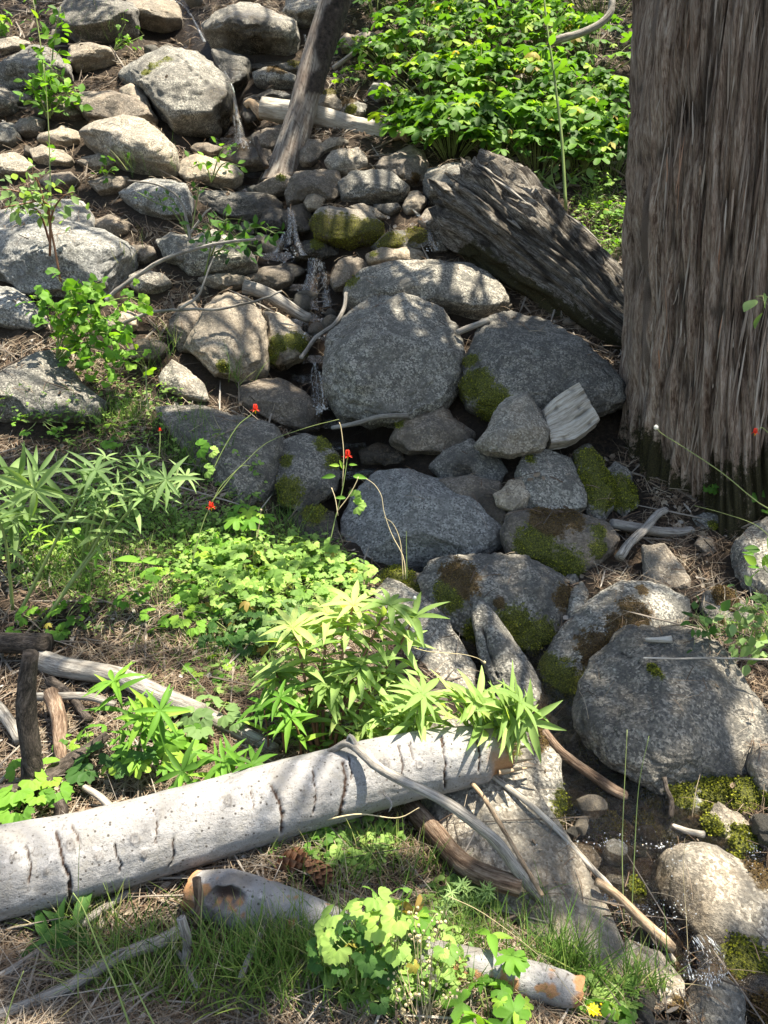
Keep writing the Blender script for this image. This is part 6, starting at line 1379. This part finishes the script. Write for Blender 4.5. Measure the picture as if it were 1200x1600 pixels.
def stalk(label, lines, d, mat='straw', r=1.3, head=None, hs=.006, cat='grass stalk', name='grass_stalk'):
    base = P(*lines[0][0], d); root = empty(name, base, label, cat)
    for ln in lines:
        pts = np.array([P(x, y, d) for x, y in ln]) - base; tube_part('stem', pts, np.linspace(r, r * .5, len(ln)) * .68 / F_PX * d, mat, root, 18)
        if head:
            c = pts[-1]; v, f = ico(1); me = mk_mesh('head', v * (hs, hs, hs * 1.2) * (1 + .25 * perlin(v * 2))[:, None], f, M[head], True); o = link('flower_head', me, root); o.location = [float(q) for q in c]
    return root
stalk('nodding straw-coloured grass stalk bending over the pitted boulder', [[(634,905),(630,870),(612,835),(600,800),(596,775),(585,757),(572,748)],[(630,905),(626,850),(615,820),(600,808)]], 2.6, r=1.2)
stalk('thin upright dry stem right of the nodding stalk', [[(636,905),(635,860),(635,830)]], 2.6, 'stalk', 1.0)
stalk('slender stalk with a pale round head in front of the dark boulder', [[(402,840),(405,820),(408,797)]], 2.8, 'straw', .9, 'straw', .005)
stalk('slender stalk with a white head above the bushy herb', [[(620,1000),(635,965),(648,934)]], 2.3, 'straw', .9, 'white', .006)
stalk('tiny white head on a stalk left of the long dark boulder', [[(270,770),(276,745),(278,725)]], 3.0, 'straw', .8, 'straw', .005)
stalk('upright budded stem in needles above the columbines', [[(232,640),(229,610),(228,575)]], 3.3, 'stalk', 2.0, 'straw', .006)
stalk('long green grass stalk arching across the long dark boulder', [[(330,790),(345,760),(380,725),(420,690),(480,668),(530,655)]], 2.8, 'stalk', 1.0)
stalk('grass blade leaning out from the long dark boulder', [[(330,785),(350,760),(375,730),(392,728)]], 2.78, 'stalk', 1.5)
stalk('drooping pale seed stalk beside the fin of rock', [[(640,1010),(670,1018),(720,1022),(745,1028),(757,1035)]], 2.3, 'straw', 1.0, 'straw', .005)
stalk('long slender stalk with a white flower head crossing the cedar base', [[(1290,830),(1200,795),(1130,740),(1070,700),(1035,678),(1025,668)]], 2.5, 'stalk', 1.6, 'white', .008)
stalk('pale arching stalk by the right edge below the cedar', [[(1215,850),(1180,820),(1130,802),(1085,790)]], 2.6, 'stalk', 1.0)
stalk('tall green grass blade standing before the huge granite boulder', [[(975,1440),(972,1330),(976,1220),(980,1140)]], 1.9, 'stalk', 1.4)
stalk('second tall grass blade just right of it before the granite boulder', [[(985,1480),(990,1360),(998,1230),(1014,1150)]], 1.9, 'stalk', 1.3)
stalk('bright thick grass blade rising from the bottom left to the log crack', [[(205,1610),(180,1540),(150,1470),(130,1420),(114,1395)]], 1.35, 'stalk', 2.6)
stalk('bright grass blade leaning left at the bottom beside the forked branch', [[(245,1610),(220,1560),(200,1520),(191,1500)]], 1.35, 'stalk', 2.2)
stalk('thin grass blade rising straight before the forked branch', [[(122,1560),(122,1480),(122,1400),(124,1320)]], 1.5, 'stalk', 1.4)
stalk('pale green blade at the bottom left corner', [[(5,1610),(20,1560),(37,1517)]], 1.35, 'stalk', 2.0)
stalk('fine curved dry stalk across the foreground right of the slab', [[(700,1400),(760,1430),(850,1500),(900,1560),(960,1600)]], 1.55, 'straw', .9)
stalk('white twig-like stalk lying on the needles under the white log', [[(500,1283),(560,1272),(620,1278),(655,1262)]], 1.9, 'straw', 2.0)
stalk('thin grass stem upright in the pool water', [[(1075,1490),(1072,1430),(1068,1370),(1070,1310)]], 1.7, 'straw', .9)
def seedheads():
    base = P(660, 1600, 1.5); root = empty('dry_seed_plant', base, 'dry beige seed-head plant at the bottom centre in front of dark leaves', 'plant')
    v, f = ico(1); hm = mk_mesh('seed_head', v * (.0032, .0032, .004), f, M['straw'], False)
    for k in range(16):
        x, y = RS.uniform(600, 715), RS.uniform(1430, 1590); pts = np.array([P(660 + RS.uniform(-15, 15), 1625, 1.5), P(.5 * (x + 660), y + 60, 1.49), P(x, y, 1.48)]) - base
        tube_part('stem', pts, [.0011, .0009, .0006], 'straw', root, 8, 4)
        for j in range(7):
            o = bpy.data.objects.new('seed_head', hm); COL.objects.link(o); o.parent = root; q = pts[-1] + RS.normal(0, .008, 3); o.location = [float(c) for c in q]; o.scale = (RS.uniform(.7, 1.3),) * 3
seedheads()
# yellow daisies
dbase = P(930, 1640, 1.62); dz = empty('yellow_flower', dbase, 'cluster of yellow daisy-like flowers at the bottom edge', 'flower')
for (x, y, s, up) in [(926, 1578, .013, .9), (906, 1567, .0075, .3), (939, 1569, .006, .3), (938, 1586, .007, .4)]:
    c = P(x, y, 1.6) - dbase; tube_part('stem', [P(x + RS.uniform(-8, 14), 1640, 1.62) - dbase, c * .6 + [.005, 0, 0], c], [.0012, .001, .0008], 'stalk', dz)
    v, f = ico(2); o = link('flower_centre', mk_mesh('flower_centre', v * (s * .42, s * .42, s * .35) * (1 + .2 * perlin(v * 4))[:, None], f, M['yellow'], False), dz); o.location = [float(q) for q in c]
    if s > .01:
        for k in range(11): a = k * .571; petal(dz, PYE, c + np.array([math.cos(a), math.sin(a), 0]) * s * .3, [math.cos(a), math.sin(a), .25], [0, -.4, 1], s)
dome('green lobed leaves under the yellow flowers', 'plant', 940, 1622, .07, .06, 16, .045, 'colum_bright', name='plant')
# pine cones under the log
def cone(label, x, y, d, L, ax):
    base = P(x, y, d); root = empty('pine_cone', base, label, 'pine cone'); ax = np.array(ax, float); ax /= np.linalg.norm(ax)
    v, f = blade_leaf(.9, -.15, -.25, 5, .9); sc_ = mk_mesh('scale', v, f, M['cone'], True)
    a = np.cross(ax, [.1, .2, 1]); a /= np.linalg.norm(a); b = np.cross(ax, a)
    tube_part('core', [ax * -L * .5, ax * L * .5], [L * .16, L * .08], 'cone', root)
    for k in range(64):
        t = k / 64; ph = k * 2.4; r = L * .38 * math.sin(math.pi * (t * .85 + .12)); o = a * math.cos(ph) + b * math.sin(ph)
        q = frames((o + ax * (.3 + .6 * t))[None], (ax - o * .3)[None])[0] * r * 1.15; p = ax * L * (t - .5) + o * r * .15
        ob = bpy.data.objects.new('scale', sc_); COL.objects.link(ob); ob.parent = root; ob.matrix_basis = Matrix([[*q[i], p[i]] for i in range(3)] + [[0, 0, 0, 1]])
cone('brown pine cone under the white log behind small round leaves, upper one', 455, 1347, sd(455, 1352) - .03, .082, (1, .2, .3))
cone('darker pine cone partly hidden under the white log, lower right one', 497, 1362, sd(497, 1367) - .03, .075, (.7, -.3, -.4))
# ------------------------------------------------------------------ water
g = NT('drops_and_sparkles'); gl = g.n('ShaderNodeBsdfGlossy'); gl.inputs['Roughness'].default_value = .08; dfb = g.n('ShaderNodeBsdfDiffuse'); dfb.inputs[0].default_value = (.8, .83, .86, 1)
mxd = g.n('ShaderNodeMixShader'); mxd.inputs[0].default_value = .45; g.s(mxd.inputs[1], gl.outputs[0]); g.s(mxd.inputs[2], dfb.outputs[0]); tpd = g.n('ShaderNodeBsdfTransparent'); mx3 = g.n('ShaderNodeMixShader'); mx3.inputs[0].default_value = .4; g.s(mx3.inputs[1], mxd.outputs[0]); g.s(mx3.inputs[2], tpd.outputs[0]); M['drops'] = g.done(mx3.outputs[0])
def water_sheet():
    ys = np.concatenate([np.linspace(.7, 3.6, 230), np.linspace(3.63, 9, 190)]); nx = 60
    w = np.interp(ys, [.7, 1.5, 1.8, 2.2, 2.6, 3.5, 9], [.40, .42, .45, .40, .2, .16, .16])
    cxs = creek_x(ys) + np.interp(ys, [.7, 1.5, 2.2, 2.8], [.04, .06, .10, 0])
    z0 = H0(creek_x(ys), ys) + np.interp(ys, [.7, 1.45, 1.6, 2.3, 2.8, 9], [.02, .03, .085, .075, .045, .03])
    z0 = np.minimum.accumulate(z0[::-1])[::-1]
    # pools and lips: water stands flat, then drops
    st = np.where(ys > 2.6, .10 * (np.floor(z0 / .10)) + .10 * sstep(.75, 1.0, (z0 / .10) % 1), z0)
    U = np.linspace(-1, 1, nx); X = cxs[:, None] + U[None] * w[:, None]; Y = np.repeat(ys[:, None], nx, 1); Z = np.repeat(st[:, None], nx, 1)
    p = np.stack([X, Y, Z], -1).reshape(-1, 3); Z = Z + (.007 * fbm(p * (12, 20, 3), 4, .6)).reshape(Z.shape)
    i, j = np.meshgrid(np.arange(len(ys) - 1), np.arange(nx - 1), indexing='ij')
    Q = np.stack([i * nx + j, i * nx + j + 1, (i + 1) * nx + j + 1, (i + 1) * nx + j], -1).reshape(-1, 4)
    link('stream_water', mk_mesh('stream_water', np.stack([X, Y, Z], -1).reshape(-1, 3), Q, M['water']), kind='structure')
water_sheet()
def fall(lines, wpx, doff=.03, seed=1, name='waterfall'):
    """threads and thin clear sheets of falling water over the rock lip"""
    parts, thr = [], []
    for li, (line, w0, w1) in enumerate(lines):
        n = 40; dl = np.array([sd(x, y) for x, y in line]) - doff
        dl = np.minimum.accumulate(dl); c = resample(np.array([P(x, y, d) for (x, y), d in zip(line, dl)]), n); m = 7
        w0, w1 = w0 * .85, w1 * .85; wd = np.linspace(w0, w1, n) / F_PX * dl.mean(); t = np.linspace(-1, 1, m)
        V = c[:, None] + CX[None, None] * (t[None] * wd[:, None] * .9)[..., None] - CF[None, None] * ((1 - t[None] ** 2) * wd[:, None] * .4)[..., None]
        nz = perlin((V * (60, 60, 12)).reshape(-1, 3) + li * 9).reshape(n, m); V = V + (nz * wd[:, None] * .25)[..., None] * np.array([1, -.6, 0])
        i, j = np.meshgrid(np.arange(n - 1), np.arange(m - 1), indexing='ij')
        parts.append((V.reshape(-1, 3), tris(np.stack([i * m + j, i * m + j + 1, (i + 1) * m + j + 1, (i + 1) * m + j], -1).reshape(-1, 4))))
        L = np.linalg.norm(np.diff(c, axis=0), axis=1).sum(); k = int(RS.uniform(.9, 1.3) * (wd.mean() / .004 + 3) * L / .02)
        tq = RS.uniform(0, n - 1.01, k) ; tq = np.where(RS.rand(k) < .3, n - 1.01 - np.abs(RS.normal(0, n * .12, k)), tq).clip(0, n - 1.01); ix = tq.astype(int); u = RS.normal(0, .42, k)
        q = c[ix] + (c[ix + 1] - c[ix]) * (tq - ix)[:, None] + CX[None] * (u * wd[ix])[:, None] - CF[None] * (.004 + (1 - np.minimum(u * u, 1)) * wd[ix] * .42 + RS.rand(k) * .004)[:, None]
        tg = np.gradient(c, axis=0)[ix]; tg /= np.linalg.norm(tg, axis=1, keepdims=True)
        thr.append((q, tg + RS.normal(0, .14, (k, 3)), np.stack([RS.uniform(.0004, .0016, k)] * 2, -1), RS.uniform(.004, .028, k)))
    V, Q = join_np(parts); link(name, mk_mesh(name, V, Q, M['fall']), kind='structure')
    q = np.concatenate([t[0] for t in thr]); tg = np.concatenate([t[1] for t in thr]); w = np.concatenate([t[2] for t in thr]); l = np.concatenate([t[3] for t in thr])
    link('water_streaks', scatter_mesh('water_streaks', np.array([(1,0,0),(-1,0,0),(0,0,1),(0,0,-1),(0,.5,0),(0,-.5,0)]), np.array([[0,2,4],[2,1,4],[1,3,4],[3,0,4],[2,0,5],[1,2,5],[3,1,5],[0,3,5]]), q, frames(tg, np.repeat(-CF[None], len(q), 0)), np.stack([w[:, 0], l, w[:, 1]], -1), M['drops']), kind='stuff', label='white streaks in the falling water')
fall([([(352,112),(362,135),(368,165),(372,190)],2.5,3.5),([(369,172),(374,200),(377,226)],4,9),([(371,180),(380,210),(384,228)],2,5),([(366,182),(368,205),(370,226)],2,5)], 6)
fall([([(452,325),(454,350),(452,382)],4,7),([(457,328),(461,355),(466,385)],3,5),([(446,362),(440,380),(432,396)],5,9),([(460,365),(468,385),(475,400)],5,7)], 6)
fall([([(492,405),(490,430),(486,460),(482,485)],12,20),([(500,410),(508,440),(512,480)],7,10),([(484,430),(474,460),(470,482)],6,8),([(488,492),(492,515),(496,530)],14,8)], 10)
fall([([(492,568),(494,590),(498,620),(500,645)],5,7),([(488,575),(488,600),(492,630)],3,5),([(499,580),(504,610),(506,640)],2,4)], 6)
fall([([(275,2),(290,12),(300,26)],2,3),([(300,26),(310,45),(320,66)],2,3)], 6)
fall([([(476,55),(479,70),(482,85)],3,4)], 4)
fall([([(1085,1462),(1095,1480),(1105,1510),(1108,1535)],12,22),([(1105,1462),(1122,1490),(1128,1520)],8,12),([(1075,1475),(1072,1500),(1078,1525)],6,8)], 10)
fall([([(640,325),(655,338),(668,350)],4,6),([(672,362),(676,380),(682,392)],6,8)], 5)
# white balls: drops where it lands, and sun sparkles set on the water
v0, f0 = ico(1); DP = []
for (cx, cy, rx, ry, n, off) in [(378,226,14,8,60,.05),(440,392,26,16,120,.05),(490,520,26,10,70,.05),(485,470,18,50,50,.05),(500,640,9,8,40,.04),(1100,1525,34,14,90,.04),(980,1318,80,6,90,.13),(1000,1324,60,4,70,.13),(1060,1350,30,10,20,.12),(1060,1420,40,40,60,.02),(1180,1330,20,30,60,.02),(970,1305,60,10,20,.12),(1010,1440,40,40,60,.02),(675,385,12,10,40,.03),(900,1300,20,20,30,.01)]:
    x = RS.normal(cx, rx * .5, n); y = RS.normal(cy, ry * .5, n); d = ground_d(x, y, Hs) - off * RS.rand(n)
    DP.append(np.stack([P(a, b, c) for a, b, c in zip(x, y, d)]))
DP = np.concatenate(DP); n = len(DP)
dist = (DP - CAM) @ CF
link('drops_and_sparkles', scatter_mesh('drops_and_sparkles', v0, f0, DP, np.repeat(np.eye(3)[None], n, 0), RS.uniform(.4, 1.25, n) ** 1.6 / F_PX * dist, M['drops']), kind='stuff', label='drops and foam of the small falls, and white sun sparkles on the pool')
# ------------------------------------------------------------------ unseen tree crowns, added and shaped so their leaves break the sunlight
# sunlit patches of the place, as seen in the picture: x, y, rx, ry, strength
LIT = [(970,1350,80,60,1),(1075,1480,40,50,1),(245,15,45,30,1),(190,5,20,20,.8),(20,60,30,25,.8),(145,85,38,34,1),(95,100,22,30,.8),(250,82,70,34,.95),(322,115,38,50,.95),(285,175,45,45,.55),(220,110,30,30,.8),(395,30,60,35,.75),(440,60,25,25,.7),(340,20,20,20,.6),
 (360,90,18,16,.6),(240,232,55,48,1),(165,185,36,22,.75),(150,215,25,25,.5),(325,262,42,26,1),(90,208,34,18,1),(80,240,40,18,1),(15,258,40,22,1),(130,262,30,12,.8),(378,200,10,32,1),(205,145,30,25,.7),(230,160,14,30,.8),
 (125,402,85,22,1),(175,395,35,25,1),(45,372,24,12,.8),(120,370,28,10,.9),(20,462,40,14,.8),(45,575,60,45,.9),(15,620,40,30,.8),(60,600,30,30,.6),(355,520,58,62,1),(385,560,35,30,1),(380,440,70,14,.9),(440,505,30,28,1),(290,600,38,28,1),(190,490,28,16,.9),(140,500,110,70,.75),
 (590,275,40,18,.85),(540,325,48,14,.9),(580,338,20,10,.7),(650,335,18,16,.9),(520,412,22,10,.8),(620,396,46,12,1),(735,425,45,28,.9),(655,412,55,14,.5),(790,465,14,14,.9),(590,485,44,30,.85),(560,520,25,30,.5),(640,470,30,14,.5),(608,545,14,30,.35),
 (812,486,18,10,.9),(700,270,25,12,.5),(740,255,18,8,.8),(760,270,20,16,.6),(850,335,30,14,.6),(900,392,60,22,.9),(930,420,50,60,.95),(955,470,30,50,.8),(850,460,16,12,.5),(905,330,60,40,.8),
 (780,170,110,70,.85),(700,200,90,60,.85),(900,160,80,80,.7),(640,170,50,60,.7),(850,250,100,30,.5),(620,30,80,50,.6),(750,30,120,40,.6),(900,30,80,60,.7),(880,90,60,30,.8),(740,110,60,25,.9),(560,195,60,18,.95),(430,175,30,14,.8),(520,150,20,25,.6),(650,235,30,20,.8),
 (450,200,12,60,.7),(470,120,10,60,.6),(500,60,10,60,.6),(440,240,20,20,.5),(590,60,20,20,.7),(420,110,26,16,.5),(545,235,16,25,.6),(480,255,20,10,.3),
 (680,640,30,14,.8),(620,672,12,14,.5),(800,640,45,50,.42),(900,640,45,45,.5),(815,730,50,30,.35),(805,770,30,20,.45),(660,810,110,70,.48),(600,760,40,20,.4),(860,810,50,14,.35),(780,885,90,16,.35),
 (1040,945,34,18,.8),(1000,985,22,20,.3),(1035,880,16,26,.6),(1172,1110,18,80,.9),(1110,1000,50,10,.4),(1170,960,60,45,.9),(1190,870,30,40,.6),(1095,900,70,60,.35),(1130,860,60,40,.35),(765,960,14,16,.8),(800,1010,12,40,.4),(610,925,40,14,.4),(700,990,20,30,.2),
 (420,890,130,75,1),(350,830,70,50,.9),(480,930,110,60,1),(560,1040,150,130,1),(760,1110,120,70,1),(660,1080,60,80,.9),(300,780,60,60,.7),(150,760,190,90,.5),(60,760,80,60,.7),(250,900,120,60,.7),(120,860,120,50,.65),(60,940,80,40,.6),
 (240,990,150,40,.75),(390,1060,130,40,.6),(220,1120,180,70,.85),(80,1180,120,80,.7),(330,1200,150,50,.75),(60,1280,120,40,.9),(20,1080,50,60,.5),
 (100,1350,260,95,1.3),(400,1270,260,90,1.3),(700,1190,150,85,1.2),(850,1180,60,50,.7),(840,1240,40,50,.6),
 (560,1330,120,30,.6),(520,1450,60,30,.85),(560,1520,80,40,.85),(430,1400,60,20,.4),(330,1400,60,20,.3),(180,1480,180,12,.35),(100,1560,90,16,.4),(660,1430,50,30,.9),(700,1350,60,40,.7),(640,1290,60,25,.7),(800,1520,130,40,1.1),(690,1480,50,30,.9),(620,1530,60,50,.6),
 (800,1300,60,60,.6),(870,1390,60,70,.7),(900,1450,50,50,.6),(790,1400,50,30,.5),(930,1560,50,30,.8),(770,1470,60,30,.6),
 (980,1290,70,30,.9),(1130,1270,70,40,1),(1140,1320,60,30,1),(1130,1370,90,35,1),(970,1340,60,25,.8),(930,1250,50,25,.5),(1050,1230,30,20,.8),(960,1400,60,30,.7),(1000,1440,50,40,.7),(1020,1530,50,30,.9),(1110,1510,40,25,1),(1100,1560,30,25,.8),(1170,1420,30,40,.6),(900,1215,50,12,.5),(1190,1250,20,20,.7),
 (420,1590,80,20,.3),(1160,1250,20,20,1),(1200,1180,20,40,.5),(700,1560,60,40,.5)]
_L = np.array(LIT, float)
def lit(px, py):
    s = np.zeros(len(px))
    for x, y, rx, ry, k in LIT:
        if y < 700: rx, ry = rx * 1.2, ry * 1.3
        kk = k * (.80 if y > 1290 and k < 1.1 and x < 900 else 1); q = ((px - x) / rx) ** 2 + ((py - y) / ry) ** 2; s = np.maximum(s, kk * (1 - sstep(.55, 1.25, np.sqrt(q))))
    return s
def shade_points():
    px, py, X, Y, Z = [], [], [], [], []
    gx, gy = np.meshgrid(np.arange(-330, 1530, 9.5), np.arange(-220, 1760, 9.5)); gx = gx.ravel() + RS.uniform(-5, 5, gx.size); gy = gy.ravel() + RS.uniform(-5, 5, gy.size)
    d = ground_d(gx, gy, Hs); q = CAM + (CF[None] + CX[None] * ((gx - 600) / F_PX)[:, None] + CU[None] * ((800 - gy) / F_PX)[:, None]) * d[:, None]
    inside = (gx > -10) & (gx < 1210) & (gy > -10) & (gy < 1610)
    p3 = q * 2.2; nz = perlin(p3) + .7 * perlin(p3 * 2.7 + 7)
    L = np.where(inside, lit(gx + 10 * perlin(q * 9), gy + 10 * perlin(q * 9 + 5)), .55 + 1.2 * nz)
    # the cedar trunk is not in the height map: shade its face as well
    keep = (L + RS.normal(0, .10, len(L)) + np.where(gy > 980, .28, .12) * nz) < .5
    # thin the cover for half-lit patches
    keep &= ~((RS.rand(len(L)) < L * .55))
    opn = inside & (L > .72)
    return q[keep], d[keep], q[opn]
sp, sdp, opn = shade_points()
# and the trunk of the cedar
nt = 2600; tt = RS.uniform(-3.0, .4, nt); tz = gz + RS.rand(nt) * 3.4; ca, cb2, cc = cedar_axis(tz)
tp = np.stack([ca + cc * np.cos(tt), cb2 + cc * np.sin(tt), tz], -1); k = perlin(tp * (5, 5, 1.6)) < .04; tp = tp[k]
sp = np.concatenate([sp, tp]); sdp = np.concatenate([sdp, np.full(len(tp), 3.6)])
hgt = RS.uniform(3.4, 6.2, len(sp)); hgt += np.clip(2.2 - sp[:, 2] - 0, 0, 1.5) * .5
cpos = sp + SUN[None] * hgt[:, None]
ok = np.ones(len(cpos), bool)
r_ = cpos - CAM; dd2 = r_ @ CF; pyy = 800 - F_PX * (r_ @ CU) / np.maximum(dd2, .01)
ok &= ~((dd2 > 0) & (pyy > -60)); cpos = cpos[ok]; sz = (sdp[ok] * 9.5 / F_PX * 1.35).clip(.022, .078)
# leave the sunbeams open that fall on what is seen bright: ground, leaves held above it, the white log
SA = np.cross(SUN, [0, 1, 0]); SA /= np.linalg.norm(SA); SB = np.cross(SUN, SA)
bpy.context.view_layer.update()
lp = np.array([(o.parent.matrix_world @ o.matrix_basis).translation[:] for o in bpy.data.objects if o.name.startswith('leaf') and o.parent])
lx, ly, _ = proj(lp); m = (lx > -20) & (lx < 1220) & (ly > -20) & (ly < 1620); lp, lx, ly = lp[m], lx[m], ly[m]; lp = lp[lit(lx, ly) + RS.normal(0, .12, len(lp)) > .6]
av = np.concatenate([resample(apts, 400) + o for o in ([0, 0, .08], [0, -.06, .06], [0, .06, .06], [.04, -.08, 0])])
opn = np.concatenate([opn, lp, av])
CS = .035
def cells(p): return np.floor(np.stack([p @ SA, p @ SB], -1) / CS).astype(int) + 2000
grid = np.zeros((4000, 4000), bool); c = cells(opn)
for dx, dy in ((0, 0), (1, 0), (-1, 0), (0, 1), (0, -1)): grid[c[:, 0] + dx, c[:, 1] + dy] = True
far = c[(opn @ CF) - CAM @ CF > 3.6]
for dx in (-2, -1, 0, 1, 2):
    for dy in (-2, -1, 0, 1, 2): grid[far[:, 0] + dx, far[:, 1] + dy] = True
c = cells(cpos); hitm = grid[c[:, 0].clip(0, 3999), c[:, 1].clip(0, 3999)]; keepm = ~hitm | (RS.rand(len(cpos)) < .03)
cpos, sz = cpos[keepm], sz[keepm]
# three leaves to a spray
lfv, lff = blade_leaf(.9, .1, .15, 3, .9)
trip = []
for a in (0, 2.1, 4.2):
    c, s = math.cos(a), math.sin(a); trip.append((np.stack([lfv[:, 0] * c + lfv[:, 1] * s, -lfv[:, 0] * s + lfv[:, 1] * c, lfv[:, 2]], -1), lff))
cv, cf_ = join_np(trip)
n = len(cpos); upv = SUN[None] + RS.normal(0, .33, (n, 3)); fwv = RS.normal(0, 1, (n, 3)); rot = frames(fwv, upv)
# which tree each spray belongs to
TREES = [((-4.6, 4.2), 'shade_aspen', 'leafy aspen standing outside the view on the left bank', 'tree'), ((2.6, -1.6), 'shade_aspen', 'leafy aspen standing behind the viewer', 'tree'), ((8.5, 6.0), 'shade_aspen', 'leafy aspen right of the cedar outside the view', 'tree')]
tgt = np.array([t[0] for t in TREES] + [(B0[0], B0[1])])
own = np.argmin(((cpos[:, None, :2] - tgt[None]) ** 2).sum(-1) * np.array([1, 1, 1, 1.15])[None], 1)
bark_m = M['grey_wood']
for ti_, T in enumerate(TREES + [None]):
    m = own == ti_
    if T is None: root, b0, top = cedar, cb, 15.0
    else:
        b0 = np.array([T[0][0], T[0][1], float(H0(*T[0]))]); root = empty(T[1], b0, T[2], T[3])
        V, F, th, s = tube_mesh('trunk', [(0, 0, -.2), (.05, .03, 2.5), (-.05, 0, 6), (0, .05, 11)], [.17, .14, .1, .03], None, 40, 20)
        link('trunk', mk_mesh('trunk', V, F, M['aspen'], True, {'around': np.abs(th - math.pi) * .15, 'along': s, 'crack': 0 * s, 'scar': 0 * s, 'rot': 0 * s}), root)
    if m.sum() == 0: continue
    q = cpos[m]
    link('shade_crown', scatter_mesh('shade_crown', cv, cf_, q - b0, rot[m], sz[m] * 1.15, M['leaf_canopy']), root, kind='stuff')  # sprays set along sun rays to cast the wanted dapples
    # limbs to clumps of sprays
    cell = np.round(q / .9).astype(int); uq, inv = np.unique(cell, axis=0, return_inverse=True); inv = inv.ravel(); paths, rads = [], []
    for c_ in range(len(uq)):
        idx = np.where(inv == c_)[0]
        if len(idx) < 4: continue
        cen = q[idx].mean(0) - b0; zt = np.clip(cen[2] * .75, .5, 9); st = np.array([0, 0, zt]) if T is not None else np.array([0, 0, max(zt, 3.6)])
        if T is None: cen[2] = max(cen[2], 3.4)
        if c_ % 3 == 0: paths.append([st, st * .45 + cen * .55 + [0, 0, .25], cen]); rads.append([.035, .02, .006])
        for i_ in idx[::11]: paths.append([cen, (cen + q[i_] - b0) / 2 + [0, 0, .03], q[i_] - b0]); rads.append([.005, .003, .002])
    if not paths: continue
    V, F = stems_np(paths, rads, 4, 5); link('limbs', mk_mesh('limbs', V, F, bark_m, True, {'around': V[:, 0], 'along': V[:, 2], 'crack': 0 * V[:, 0]}), root)
